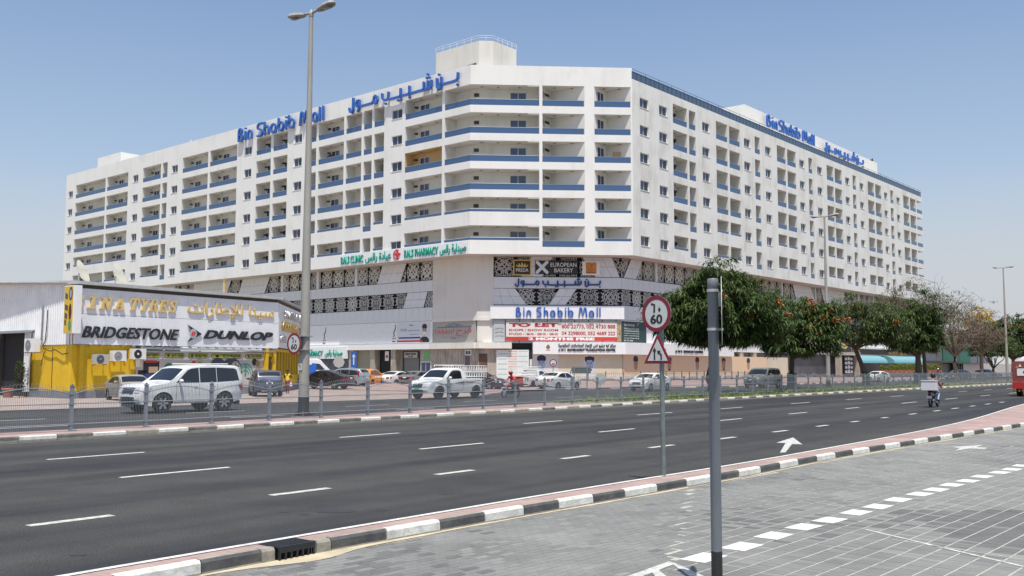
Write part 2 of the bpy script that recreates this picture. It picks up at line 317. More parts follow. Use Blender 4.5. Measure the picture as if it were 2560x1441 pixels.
def stroke(face, mb, pts, w, d0, d1, closed=False, px=False):
    """a rounded letter stroke: fat line through wall points"""
    if px: pts = [face.at(*p) for p in pts]
    pts = [Vector((a, b)) for a, b in pts]
    if closed: pts = pts + [pts[0]]
    L, Rr = [], []
    for i, p in enumerate(pts):
        a = pts[i-1] if i > 0 else (pts[-2] if closed else None); b = pts[i+1] if i < len(pts)-1 else (pts[1] if closed else None)
        t = ((b if b is not None else p) - (a if a is not None else p)).normalized(); nn = Vector((-t.y, t.x))
        L.append(p + nn*w/2); Rr.append(p - nn*w/2)
    for i in range(len(pts)-1):
        a, b, c, dd = Rr[i], Rr[i+1], L[i+1], L[i]
        mb.quad(face.p(*a, d1), face.p(*b, d1), face.p(*c, d1), face.p(*dd, d1))
        mb.quad(face.p(*a, d0), face.p(*b, d0), face.p(*b, d1), face.p(*a, d1))
        mb.quad(face.p(*dd, d0), face.p(*c, d0), face.p(*c, d1), face.p(*dd, d1))
    if not closed:
        for i, sgn in ((0, -1), (-1, 1)):
            p = pts[i]; t = (pts[1]-pts[0]).normalized() if i == 0 else (pts[-1]-pts[-2]).normalized(); nn = Vector((-t.y, t.x))
            arc = [p + nn*w/2*math.cos(q) + t*sgn*w/2*math.sin(q)*0.8 for q in [math.pi*k/6 for k in range(7)]]
            mb.ngon([face.p(*q, d1) for q in arc])
            for k in range(6): mb.quad(face.p(*arc[k], d0), face.p(*arc[k+1], d0), face.p(*arc[k+1], d1), face.p(*arc[k], d1))
# ---------------------------------------------------------------- the road in its own terms: s along, n across
T2 = Vector((.617, .787, 0)).normalized(); N2 = Vector((-.787, .617, 0)).normalized(); RZ = math.atan2(.787, .617)
def RD(s, n, z=0.0): q = T2*s + N2*n; return Vector((q.x, q.y, z))
def curve(pts):
    xs = [p[0] for p in pts]; ys = [p[1] for p in pts]
    def f(s):
        if s <= xs[0]: return ys[0]
        if s >= xs[-1]: return ys[-1]
        i = max(k for k in range(len(xs)-1) if xs[k] <= s)
        def sl(k): return (ys[min(k+1, len(xs)-1)] - ys[max(k-1, 0)]) / (xs[min(k+1, len(xs)-1)] - xs[max(k-1, 0)])
        h = xs[i+1]-xs[i]; t = (s-xs[i])/h; m0, m1 = sl(i)*h, sl(i+1)*h
        return (2*t**3-3*t*t+1)*ys[i] + (t**3-2*t*t+t)*m0 + (-2*t**3+3*t*t)*ys[i+1] + (t**3-t*t)*m1
    return f
isl_f = curve([(-40, 8.2), (5.7, 8.12), (8, 8.03), (10, 7.95), (13.7, 7.75), (16.2, 7.64), (21, 7.56), (29.6, 7.05), (36.3, 6.62), (60, 4.6), (120, -4), (300, -40)])
isl_b = curve([(-40, 8.6), (4.4, 8.54), (10, 8.46), (13, 8.38), (16.7, 8.22), (20, 8.16), (30, 8.22), (38, 8.6), (55.6, 10.1), (80, 11.2), (300, 11.5)])
med_f = curve([(-60, 25.9), (30, 25.9), (50, 26.1), (73, 25.7), (124, 24.0), (200, 21.5), (400, 16)])
med_b = curve([(-60, 27.7), (17, 27.95), (30, 28.6), (41, 29.6), (50, 31.5), (90, 32.3), (165, 32.6), (400, 31)])
far_e = curve([(-60, 44.5), (20, 44.3), (30, 43.4), (42, 42.2), (50, 42.5), (60, 47.5), (68, 48.0), (77.6, 45.8), (88, 41.6), (100, 41.8), (122, 42.6), (184, 43), (400, 44)])
def strip(mb, f0, f1, s0, s1, z0, z1, ds=2.0, o0=0, o1=0):
    n = max(1, int((s1-s0)/ds)); g = [s0+(s1-s0)*k/n for k in range(n+1)]
    for a, b in zip(g, g[1:]): mb.quad(RD(a, f0(a)+o0, z0), RD(b, f0(b)+o0, z0), RD(b, f1(b)+o1, z1), RD(a, f1(a)+o1, z1))
cst = lambda v: (lambda s: v)
mb = MB(); mb.quad((-2500, -600, -.03), (3500, -600, -.03), (3500, 5000, -.03), (-2500, 5000, -.03)); setting('ground', mb, GROUNDM)
mb = MB(); strip(mb, isl_b, med_f, -70, 420, 0, 0, 3, -.05, .3); setting('road', mb, ASPH, 'near carriageway of dark asphalt')
mb = MB(); strip(mb, med_b, far_e, -70, 420, 0, 0, 2, -.3, .15); setting('road', mb, ASPH, 'far carriageway of dark asphalt behind the median')
# parking court of faded brick in front of the shops, and the pink brick pavement that rises to the mall
mb = MB(); strip(mb, far_e, cst(130), -60, 56, .006, .006, 4, .45, 0); setting('parking_court', mb, PINKG)
mb = MB(); strip(mb, far_e, far_e, -60, 56, .010, .010, 2, .1, .5); setting('kerb_strip', mb, KC)
# pink pavement rises from the kerb (0.15) to the foot of the building (0.45)
Aq = Vector((-4.8573719, 109.61579604, 0)); Bq = Vector((14.00010523, 110.74447263, 0))
DLv = Vector((-.75980488, .65015116, 0)); DRv = Vector((.64962056, .76025859, 0)); DFv = (Bq-Aq).normalized()
mb = MB(); g = [57 + 3*k for k in range(80)]
def back(s): 
    q = RD(s, 0); n = 0
    while n < 90:
        p = RD(s, n); r = p-Bq
        if r.dot(DRv) > 0 and r.dot(Vector((DRv.y, -DRv.x, 0))) < -1.9: break
        if r.dot(DRv) <= 0 and (p-Aq).dot(Vector((DFv.y, -DFv.x, 0))) < -1.9: break
        if r.dot(DRv) > 103: return 60
        n += .5
    return max(n, far_e(s)+6)
bk = [back(s) for s in g]
for i in range(len(g)-1):
    a, b = g[i], g[i+1]
    ka, kb = [max(.012, min(1, (q-57)/13)) for q in (a, b)]; mb.quad(RD(a, far_e(a)+.1, .14*ka), RD(b, far_e(b)+.1, .14*kb), RD(b, bk[i+1]+1.5, .45*kb), RD(a, bk[i]+1.5, .45*ka))
setting('pavement', mb, PINK, 'pink brick pavement rising gently to the mall')
# median: paved part and planted part
mb = MB(); strip(mb, med_f, med_b, -60, 40, .142, .142, 2, .14, -.14); setting('median', mb, PINK, 'narrow brick median between the carriageways')
mb = MB(); strip(mb, med_f, med_b, 40, 400, .142, .142, 2, .14, -.14); setting('median', mb, mat('median_soil', (0.30, 0.25, 0.18), .95, var=.35, vs=1.5), 'planted soil strip of the median')
# near traffic island
mb = MB(); strip(mb, isl_f, isl_b, -40, 6.45, .142, .142, 1, .09, -.06); strip(mb, isl_f, isl_b, 6.92, 120, .142, .142, 1, .09, -.06); setting('traffic_island', mb, PINK)
mb = MB(); strip(mb, isl_b, isl_b, -40, 120, .150, .150, .8, -.085, 0); strip(mb, isl_b, isl_b, -40, 120, 0, .150, .8, 0, 0); setting('island_edging', mb, KW)
# kerb stones
DUST = mat('kerb_dusty_foot', (.27, .25, .205), .95, var=.3, vs=6)
def kerb(name, label, f, side, s0, s1, L, cols, zt=.15, wd=.16, lim=300, gap=.012, skip=None):
    root = thing(name, None, None, RD(max(s0, 0), f(max(s0, 0)), 0)); root['kind'] = 'structure'; root['label'] = label
    s = s0; k = 0; rest = MB(); cnt = 0; lst = []
    while s < s1:
        e = s + L
        if not (skip and s < skip[1] and e > skip[0]): lst.append((s, e, k))
        s = e; k += 1
    lst.sort(key=lambda q: abs(q[0]-15))
    for s, e, k in lst:
        m = MB() if cnt < lim else rest
        j = lambda: random.uniform(-.006, .006)
        a, b = s+gap, e-gap; na, nb = f(a)+j(), f(b)+j(); zt2 = zt + random.uniform(-.004, .004); c = .025
        def P(ss, n, z): return RD(ss, n, z)
        for (q0, q1) in (((a, na), (b, nb)),):
            o = side
            ring = [(0, -.02), (.004, .05), (.01, zt2-c), (.035, zt2), (wd, zt2), (wd, -.02)]
            for qi, ((u, z), (u2, z2)) in enumerate(zip(ring, ring[1:])): m.mi = 1 if qi == 0 else 0; m.quad(P(a, na+o*u, z), P(b, nb+o*u, z), P(b, nb+o*u2, z2), P(a, na+o*u2, z2))
            m.ngon([P(a, na+o*u, z) for u, z in ring]); m.ngon([P(b, nb+o*u, z) for u, z in ring])
        if cnt < lim:
            c_ = cols[k % len(cols)]
            if c_ is KG and random.random() < .25: c_ = KC
            part('kerb_stone', m, [c_, DUST], root, world=True)
        cnt += 1
    return root
kerb('kerb', 'worn black and white kerb stones along the median', med_f, 1, -20.2, 150, 1.01, [KW, KG])
kerb('kerb', 'pale kerb stones on the far side of the median', med_b, -1, 30, 190, 2.0, [KC])
kerb('kerb', 'black and white kerb stones of the far pavement', far_e, 1, 66, 200, 1.35, [KW, KB], .16)
root = thing('kerb', None, None, RD(8, isl_f(8), 0)); root['kind'] = 'structure'; root['label'] = 'bright black and white kerb stones of the near traffic island'
E_ = [6.26, 5.57]; 
while E_[-1] > -5: E_.append(E_[-1]-.88)
E_ = E_[::-1]; ST = [(a, b, (KB, KW)[(len(E_)-i) % 2]) for i, (a, b) in enumerate(zip(E_, E_[1:]))]
ST += [(6.26, 6.43, KC), (6.95, 7.15, KC)]
E_ = [7.15, 7.95, 8.82, 9.63, 10.4, 11.15, 11.95, 12.75, 13.65, 14.55, 15.45, 16.4, 17.3, 18.2, 19.1, 20.1]
while E_[-1] < 70: E_.append(E_[-1]+.99)
ST += [(a, b, (KB, KW)[i % 2]) for i, (a, b) in enumerate(zip(E_, E_[1:]))]
for a, b, m_ in ST:
    m = MB(); a += .008; b -= .008; j = random.uniform(-.005, .005); na, nb = isl_f(a)+j, isl_f(b)+j; zt2 = .15+random.uniform(-.003, .004)
    ring = [(0, -.02), (.003, .035), (.008, zt2-.03), (.03, zt2), (.10, zt2), (.10, -.02)]
    for (u, z), (u2, z2) in zip(ring, ring[1:]):
        m.mi = 1 if ((m_ is KB and u == .03) or z2 == .035) else 0
        m.quad(RD(a, na+u, z), RD(b, nb+u, z), RD(b, nb+u2, z2), RD(a, na+u2, z2))
    m.mi = 0
    m.ngon([RD(a, na+u, z) for u, z in ring]); m.ngon([RD(b, nb+u, z) for u, z in ring]); part('kerb_stone', m, [m_, KC], root, world=True)
# storm drain with slots
dr = thing('storm_drain', 'black cast iron storm drain with slotted face set in the island kerb', 'drain', RD(6.7, isl_f(7), 0))
IRON = mat('cast_iron', (0.03, 0.032, 0.036), 0.55, 0.3, var=.3, vs=9, bump=.3)
def RB(mb, s0, s1, n0, n1, z0, z1): mb.hexa([RD(s0, n0, z0), RD(s1, n0, z0), RD(s1, n1, z0), RD(s0, n1, z0), RD(s0, n0, z1), RD(s1, n0, z1), RD(s1, n1, z1), RD(s0, n1, z1)])
n0 = isl_f(7)-.01
mb = MB(); RB(mb, 6.45, 6.92, n0, isl_b(7)-.09, .135, .152)
for k in range(12): RB(mb, 6.47+k*.037, 6.487+k*.037, n0+.04, isl_b(7)-.12, .152, .156)
part('cover_plate', mb, IRON, dr, world=True)
mb = MB(); RB(mb, 6.45, 6.92, n0, n0+.03, .09, .135)
for k in range(7): RB(mb, 6.45+k*.0745, 6.45+k*.0745+.02, n0, n0+.03, 0, .09)
part('grille', mb, IRON, dr, world=True)
mb = MB(); RB(mb, 6.45, 6.92, n0+.1, n0+.33, -.01, .134); part('void', mb, BLACK, dr, world=True)
# lane paint
def dash(mb, s0, s1, n0, n1, w, z=.004): mb.quad(RD(s0, n0-w/2, z), RD(s1, n1-w/2, z), RD(s1, n1+w/2, z), RD(s0, n0+w/2, z))
def paint(name, segs, w, m=LINE, label=None):
    root = thing(name, None, None, RD(segs[0][0], segs[0][2], 0)); root['kind'] = 'structure'
    if label: root['label'] = label
    for s0, s1, n0, n1 in segs:
        mb = MB(); dash(mb, s0, s1, n0, n1, w); part('painted_dash', mb, m, root, world=True)
SN = lambda p: (Vector(p).dot(T2), Vector(p).dot(N2))
def segs_px(l):
    o = []
    for (x0, y0, x1, y1) in l:
        a = SN(G(x0, y0)); b = SN(G(x1, y1)); o.append((a[0], b[0], a[1], b[1]))
    return o
ra = segs_px([(67, 1315, 287, 1290), (683, 1240, 833, 1222), (1087, 1187, 1197, 1177), (1395, 1147, 1480, 1140), (1620, 1120, 1687, 1113), (1803, 1099, 1856, 1094), (1932, 1081, 1980, 1077), (2045, 1067, 2086, 1064), (2136, 1056, 2166, 1054), (2215, 1046, 2242, 1044.5), (2285, 1037, 2309, 1035), (2346, 1029, 2368, 1027), (2397, 1023, 2417, 1021), (2446, 1017, 2464, 1015.5), (2490, 1012, 2506, 1010.5), (2530, 1007.5, 2546, 1006)])
# keep the three rows on smooth lines
paint('lane_line', [(a, b, curve([(3, 12.36), (30, 12.2), (60, 12.4), (120, 12.9)])(a), curve([(3, 12.36), (30, 12.2), (60, 12.4), (120, 12.9)])(b)) for a, b, _, _ in ra], .17, LINE_OLD, 'short broken line beside the merging lane')
r2 = segs_px([(303, 1195, 585, 1170), (1043, 1123, 1203, 1108), (1500, 1081, 1600, 1073), (1792, 1053, 1855, 1047), (1980, 1036, 2035, 1032), (2140, 1023, 2180, 1020)])
c2 = curve([(3, 16.35), (40, 16.35), (70, 16.3), (200, 15)])
r2 += [(r2[-1][0]+9.1*k, r2[-1][0]+9.1*k+2.9, 0, 0) for k in range(1, 12)]
paint('lane_line', [(a, b, c2(a), c2(b)) for a, b, _, _ in r2], .13, LINE, 'long dashes between the middle lanes')
r3 = segs_px([(120, 1150, 378, 1133), (845, 1094, 998, 1083), (1298, 1059, 1400, 1052), (1590, 1038, 1690, 1032), (1812, 1023, 1866, 1019)])
c3 = curve([(3, 20.6), (40, 20.9), (70, 20.7), (200, 18.5)])
r3 += [(r3[-1][0]+8.6*k, r3[-1][0]+8.6*k+2.8, 0, 0) for k in range(1, 12)]
paint('lane_line', [(a, b, c3(a), c3(b)) for a, b, _, _ in r3], .13, LINE, 'long dashes of the lane nearest the median')
paint('lane_line', [(s, s+2.6, 31.9, 31.9) for s in range(14, 40, 9)] , .13, LINE, 'dashes on the far carriageway near the median')
c4 = curve([(0, 36.4), (60, 36.4), (120, 36.2), (300, 35.5)])
paint('lane_line', [(s, s+3, c4(s), c4(s)) for s in range(6, 160, 9)], .13, LINE, 'dashes in the middle of the far carriageway')
mb = MB(); strip(mb, med_b, med_b, -40, 200, .004, .004, 2, .35, .5); strip(mb, med_f, med_f, -40, 200, .004, .004, 2, -.34, -.26); setting('edge_line', mb, mat('dusty_edge', (.24, .22, .17), .9))
# straight-ahead arrow on the merging lane
ar = [G(*q) for q in ((1982.4, 1094.4), (1941, 1107.7), (1963.8, 1108.5), (1950, 1132.5), (1963.8, 1131.7), (1980.3, 1111), (2006, 1111.8))]
mb = MB(); mb.poly([Vector((p.x, p.y, .005)) for p in ar]); setting('lane_arrow', mb, LINE_OLD, 'worn painted arrow on the merging lane')
ar = [G(*q) for q in ((2377, 1118), (2457, 1113.5), (2440, 1118.5), (2470, 1120.5), (2460, 1123.5), (2425, 1122), (2388, 1127.5), (2400, 1121))]
# service road: sand bed, individual paving blocks near the camera, then a block patterned sheet
mb = MB(); strip(mb, cst(-30), isl_f, -30, 60, -.0025, -.0025, 4, 0, .1); setting('sand_bed', mb, JOINT)
A_P = R(48.5); ex = Vector((math.cos(A_P), math.sin(A_P), 0)); ey = Vector((-ex.y, ex.x, 0))
DX, DY = .118, .232
def in_isl(p, m=.03): return p.dot(N2) < isl_f(p.dot(T2)) - m
BR = []
for j in range(-75, 70):
    for i in range(-40, 330):
        wob = .02*math.sin(j*.37+i*.03)
        c = Vector((0, 12, 0)) + ex*((i+.5*(j % 2))*DX) + ey*(j*DY + .04*math.sin(i*.045+1.3*math.sin(j*.05)))
        if c.y < 7.4 or c.y > 25 or not in_isl(c, .02): continue
        xr = c.x/c.y
        if xr < -.42 or xr > .57: continue
        if c.x < 1.6 + .22*(c.y-10): continue
        BR.append((c, i, j, 0))
for j in range(-150, 160):
    for i in range(-40, 120):
        c = Vector((0, 12, 0)) + ex*((i+.5*(j % 2))*.204) + ey*(j*.106)
        if c.y < 7.4 or c.y > 25 or not in_isl(c, .02): continue
        if c.x/c.y < -.42 or c.x/c.y > .57 or c.x >= 1.6 + .22*(c.y-10): continue
        BR.append((c, i, j, 1))
# painted blocks: white dashes and the give-way outline, and the dark patched blocks
def dmark(c):
    return None
BR.sort(key=lambda b: b[0].y)
dashes = [((-.0), 0)]
rows = [G(*p) for p in ((1760, 1395), (1855, 1367), (1935, 1340), (2010, 1318), (2075, 1301), (2140, 1282), (2195, 1267), (2245, 1250), (2300, 1236), (2340, 1225), (2380, 1213), (2420, 1203), (2455, 1192), (2500, 1182), (2530, 1174), (2555, 1165))]
def pcol(c, i, j):
    q = random.random(); nz = math.sin(c.x*.9+c.y*.35)*math.sin(c.y*.7-c.x*.3) + math.sin(c.x*.33+2)*.6
    if c.x > 5.2 and c.y < 13.8 and (c.x-5.2)*.25 + (c.y-10.3)*.9 > .3: return 2 if q < .85 else 0
    if abs(c.y - (11.2+.55*(c.x-2.2))) < .5 and 3 < c.x < 6 and q < .3: return 2
    if nz > .55: return 2 if q < .35 else 0
    if nz < -.4: return 1 if q < .8 else 0
    return 0 if q < .8 else 1 if q < .985 else 2
pav = thing('service_road', None, None, (2, 9, 0)); pav['kind'] = 'structure'; pav['label'] = 'service road of grey interlocking blocks with sandy joints'
def block_mesh(hx, hy, z, m):
    b = MB(); c = .006; bev = [(-hx, -hy), (hx, -hy), (hx, hy), (-hx, hy)]; t = [(x-math.copysign(c, x), y-math.copysign(c, y)) for x, y in bev]
    b.quad(*[(x, y, z) for x, y in t])
    for k in range(4): l = (k+1) % 4; b.quad((*bev[k], -.008), (*bev[l], -.008), (*t[l], z), (*t[k], z))
    return b.mesh('paving_block', m)
bms = [[block_mesh(DX/2-.003, DY/2-.006, .002, m) for m in PAV], [block_mesh(.099, .0500, .002, m) for m in PAV]]
for c, i, j, pt_ in BR[:300]:
    put('paving_block', bms[pt_][pcol(c, i, j)], pav, loc=c - Vector((2, 9, 0)) + Vector((0, 0, random.uniform(-.002, .001))), rot=(0, 0, A_P+random.uniform(-.01, .01)))
mb = MB()
for c, i, j, pt_ in BR[300:]:
    hx, hy = (DX/2-.003, DY/2-.006) if pt_ == 0 else (.099, .0500)
    mb.mi = pcol(c, i, j); z = .002 + random.uniform(-.002, .001); k = .005
    o = [c - ex*hx - ey*hy, c + ex*hx - ey*hy, c + ex*hx + ey*hy, c - ex*hx + ey*hy]; t = [p + (c-p)*.05 for p in o]
    b0 = len(mb.v); mb.v += [(p.x, p.y, -.008) for p in o] + [(p.x, p.y, z) for p in t]
    mb.f += [(b0+4, b0+5, b0+6, b0+7), (b0, b0+1, b0+5, b0+4), (b0+1, b0+2, b0+6, b0+5), (b0+2, b0+3, b0+7, b0+6), (b0+3, b0, b0+4, b0+7)]; mb.m += [mb.mi]*5
o = part('paving_blocks', mb, PAV, pav, world=True); o['kind'] = 'stuff'
mb = MB(); 
for a in range(0, 60):
    x0 = -6 + a*1.0
    pts = [Vector((x0, 25, -.003)), Vector((x0+1, 25, -.003)), Vector((x0+1, 90, -.003)), Vector((x0, 90, -.003))]
    y1 = [25]*2
    for q, xx in enumerate((x0, x0+1)):
        y = 25.0
        while y < 90 and in_isl(Vector((xx, y, 0)), -.05): y += .25
        y1[q] = y
    if max(y1) > 25.3: mb.quad((x0, 25, .001), (x0+1, 25, .001), (x0+1, y1[1], .001), (x0, y1[0], .001))
mb.quad((-30, -40, .001), (60, -40, .001), (60, 7.3, .001), (-30, 7.3, .001)); mb.quad((15, 7.3, .001), (60, 7.3, .001), (60, 25, .001), (15, 25, .001))
setting('service_road', mb, GREYPAV, 'far stretch of the grey block service road')
# paint on the blocks
wp = thing('lane_line', None, None, rows[0]); wp['kind'] = 'structure'; wp['label'] = 'square white dashes painted along the service road'
for i, p in enumerate(rows):
    t = ((rows[min(i+1, len(rows)-1)] - rows[max(i-1, 0)])).normalized(); nn = Vector((-t.y, t.x, 0))
    q = [p - t*.25 - nn*.15, p + t*.25 - nn*.15, p + t*.25 + nn*.15, p - t*.25 + nn*.15]
    mb = MB(); mb.poly([Vector((v.x, v.y, .0045)) for v in q]); part('painted_dash', mb, LINE, wp, world=True)
mb = MB()
for pts in ([(1560, 1445), (1672, 1405), (1690, 1410), (1600, 1445)], [(1672, 1405), (1690, 1410), (1778, 1450), (1735, 1450)], [(1625, 1425), (1640, 1422), (1670, 1445), (1640, 1445)]):
    zq = .005 + .0006*random.random(); mb.poly([Vector((G(*q).x, G(*q).y, zq)) for q in pts])
for (x0, y0, x1, y1, w) in ((2165, 1325, 2560, 1418, .05), (2230, 1350, 2560, 1400, .02)):
    a, b = G(x0, y0), G(x1, y1); t = (b-a).normalized(); nn = Vector((-t.y, t.x, 0))*w/2
    mb.poly([Vector((v.x, v.y, .0048)) for v in (a-nn, b-nn, b+nn, a+nn)])
setting('give_way_marking', mb, LINE_OLD, 'white give way outline and faded bay lines on the blocks')
mb = MB(); mb.poly([Vector((p.x, p.y, .005)) for p in ar]); setting('lane_arrow', mb, LINE_OLD, 'faded arrow on the service road')
# drifted sand along the island kerb
mb = MB(); k = 0
for a in np.arange(2, 40, .12):
    b = a+.12; wa = .008 + .03*abs(math.sin(a*1.7)*math.sin(a*.61)) + (.22*math.exp(-((a-6.8)/.6)**2)); wb = .008 + .03*abs(math.sin(b*1.7)*math.sin(b*.61)) + (.22*math.exp(-((b-6.8)/.6)**2))
    mb.quad(RD(a, isl_f(a)-wa, .0055), RD(b, isl_f(b)-wb, .0055), RD(b, isl_f(b)+.01, .02), RD(a, isl_f(a)+.01, .02))
tag(setting('drifted_sand', mb, SANDM, 'yellow sand blown against the island kerb', 'stuff'), cat='sand')
mb = MB()
for x, y, rx, ry in ((838, 1279, .28, .16), (710, 1281, .06, .04), (760, 1287, .07, .04), (195, 1388, .1, .05), (1110, 1235, .12, .07), (960, 1277, .09, .04)):
    c = G(x, y); mb.poly([(c.x+rx*math.cos(t), c.y+ry*math.sin(t), .0035) for t in np.linspace(0, 6.28, 15)[:-1]])
setting('oil_stain', mb, mat('oil_patch', (.028, .028, .03), .5))
# ---------------------------------------------------------------- the mall and flats above it
A2d, B2d = Aq, Bq
FL = Face(A2d, -DLv); FF = Face(A2d, DFv); FR = Face(B2d, DRv)
def corner(p):   # corners of the wing lines moved p metres inwards
    def inter(f, g, q):
        a = f.O - f.n*p; b = g.O - g.n*p; den = f.X.x*g.X.y - f.X.y*g.X.x; d = b - a; t = (d.x*g.X.y - d.y*g.X.x)/den; return a + f.X*t
    return inter(FL, FF, p), inter(FF, FR, p)
def faces(p):
    a, b = corner(p); return Face(a, FL.X), Face(a, FF.X), Face(b, FR.X), (b-a).length
H = 3.3; ZT = 34.65; ZTOP = 36.95; ZBOT = 14.85
bld = thing('apartment_building', 'long white apartment block with blue glass balconies standing over the shopping mall', 'building', (Aq.x, Aq.y, .45))
# columns: (kind, u0, u1); w window, b balcony, n narrow balcony with full glass on every floor, p front balcony full glass
LC = [('w', 99.05, 100.8), ('b', 86.8, 97.9), ('b', 78.95, 86.3), ('w', 75.6, 77.35), ('b', 68.4, 74.1), ('n', 66.4, 67.9), ('w', 63.3, 65.1), ('b', 54.65, 61.9), ('b', 46.95, 54.15),
      ('w', 43.3, 45.1), ('b', 38.6, 42.08), ('b', 34.73, 38.03), ('w', 31.5, 33.3), ('b', 28.37, 30.29), ('b', 22.6, 27.88), ('b', 19.1, 22.17), ('n', 17.1, 18.67), ('b', 14.8, 16.67), ('w', 11.5, 13.4), ('b', 4.57, 10.95)]
FC = [('p', 8.35, 13.3), ('q', 14.42, 18.74)]
RC = [('w', 1.63, 3.52), ('w', 5.9, 7.8), ('b', 9.12, 12.56), ('n', 13.02, 14.69), ('w', 16.4, 18.3), ('b', 20.07, 23.2), ('b', 23.72, 26.78), ('w', 28.0, 29.9), ('n', 31.27, 32.9), ('w', 34.56, 36.4),
      ('b', 38.38, 41.35), ('b', 41.9, 44.9), ('w', 46.2, 48.05), ('n', 49.54, 51.0), ('w', 52.85, 54.7), ('b', 56.6, 59.36), ('b', 59.87, 62.84), ('w', 64.3, 66.05), ('n', 67.57, 69.05), ('w', 70.75, 72.55),
      ('b', 74.5, 77.55), ('b', 78.14, 81.1), ('w', 82.5, 84.3), ('n', 85.78, 87.35), ('w', 89.0, 90.75), ('b', 92.72, 95.97), ('b', 96.55, 99.9)]
def zr(kind, k):   # opening z range on floor k (0..5)
    t = ZT - H*(5-k)
    if kind == 'w': return t - 1.99, t - .83
    if kind in 'np': return t - 2.43, t
    return (t - 2.43, t) if k > 1 else (t - 1.70, t)
def wallgrid(mb, face, x0, x1, z0, z1, cols, sgn=1):
    cs = sorted((min(a*sgn, b*sgn), max(a*sgn, b*sgn), kd) for kd, a, b in cols); x = x0
    for a, b, kd in cs:
        if a > x: face.rect(mb, x, a, z0, z1)
        z = z0
        for k in range(6):
            q0, q1 = zr(kd, k); face.rect(mb, a, b, z, q0); z = q1
        face.rect(mb, a, b, z, z1); x = b
    if x < x1: face.rect(mb, x, x1, z0, z1)
LEND, REND = 101.7, 103.75
mb = MB(); wallgrid(mb, FL, -LEND, -4.17, ZBOT, ZTOP, LC, -1); FLEN = (Bq-Aq).length
# corner balcony O wraps from the left wing onto the front
z = ZBOT
for k in range(6):
    q0, q1 = zr('b', k); FL.rect(mb, -4.17, 0, z, q0); FF.rect(mb, 0, 8.0, z, q0); z = q1
FL.rect(mb, -4.17, 0, z, ZTOP); FF.rect(mb, 0, 8.0, z, ZTOP)
wallgrid(mb, FF, 8.0, FLEN, ZBOT, ZTOP, FC); part('wall', mb, WHITE, bld, world=True)
mb = MB(); wallgrid(mb, FR, 0, 100.4, ZBOT, 35.66, RC); 
RW = wall_mat('white_render_dusty', (0.70, 0.695, 0.66), (0.48, 0.46, 0.41), 0.75)
part('wall', mb, RW, bld, world=True)
# roof deck, parapet backs, inner court walls, soffit, end walls
mb = MB(); Lo = FL.p(-LEND, 0); Ro = FR.p(100.4, 0); ai, bi = corner(17); l2 = FL.p(-LEND, 0, -17); r2_ = FR.p(100.4, 0, -17)
def Z(v, z): return Vector((v.x, v.y, z))
for zz in (35.6,):
    mb.quad(Z(Lo, zz), Z(Aq, zz), Z(ai, zz), Z(l2, zz)); mb.quad(Z(Aq, zz), Z(Bq, zz), Z(bi, zz), Z(ai, zz)); mb.quad(Z(Bq, zz), Z(Ro, zz), Z(r2_, zz), Z(bi, zz))
for a, b in ((l2, ai), (ai, bi), (bi, r2_), (Lo, l2), (r2_, Ro)): mb.quad(Z(a, ZBOT), Z(b, ZBOT), Z(b, 35.66), Z(a, 35.66))
ap, bp_ = corner(.25)
mb.quad(Z(FL.p(-LEND, 0, -.25), 35.6), Z(ap, 35.6), Z(ap, ZTOP), Z(FL.p(-LEND, 0, -.25), ZTOP)); mb.quad(Z(ap, 35.6), Z(FF.p(FLEN, 0, -.25), 35.6), Z(FF.p(FLEN, 0, -.25), ZTOP), Z(ap, ZTOP))
mb.quad(Z(Lo, ZTOP), Z(Aq, ZTOP), Z(ap, ZTOP), Z(FL.p(-LEND, 0, -.25), ZTOP)); mb.quad(Z(Aq, ZTOP), Z(Bq, ZTOP), Z(FF.p(FLEN, 0, -.25), ZTOP), Z(ap, ZTOP))
mb.quad(FF.p(FLEN, 35.6), FF.p(FLEN, 35.6, -.25), FF.p(FLEN, ZTOP, -.25), FF.p(FLEN, ZTOP)); mb.quad(Z(Lo, 35.6), Z(l2, 35.6), Z(l2, 35.66), Z(Lo, ZTOP))
part('roof', mb, BEIGE, bld, world=True)
mb = MB(); a3, b3 = corner(3.2); l3 = FL.p(-LEND, 0, -3.2); r3_ = FR.p(REND, 0, -3.2); Re = FR.p(REND, 0)
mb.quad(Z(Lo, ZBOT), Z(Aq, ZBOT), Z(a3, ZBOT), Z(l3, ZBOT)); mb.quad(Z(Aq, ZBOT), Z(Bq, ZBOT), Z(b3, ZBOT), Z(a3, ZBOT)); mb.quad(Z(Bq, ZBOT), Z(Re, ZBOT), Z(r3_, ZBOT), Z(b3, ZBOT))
part('soffit', mb, wall_mat('soffit_render', (.56, .51, .46), (.40, .33, .27), .7), bld, world=True)
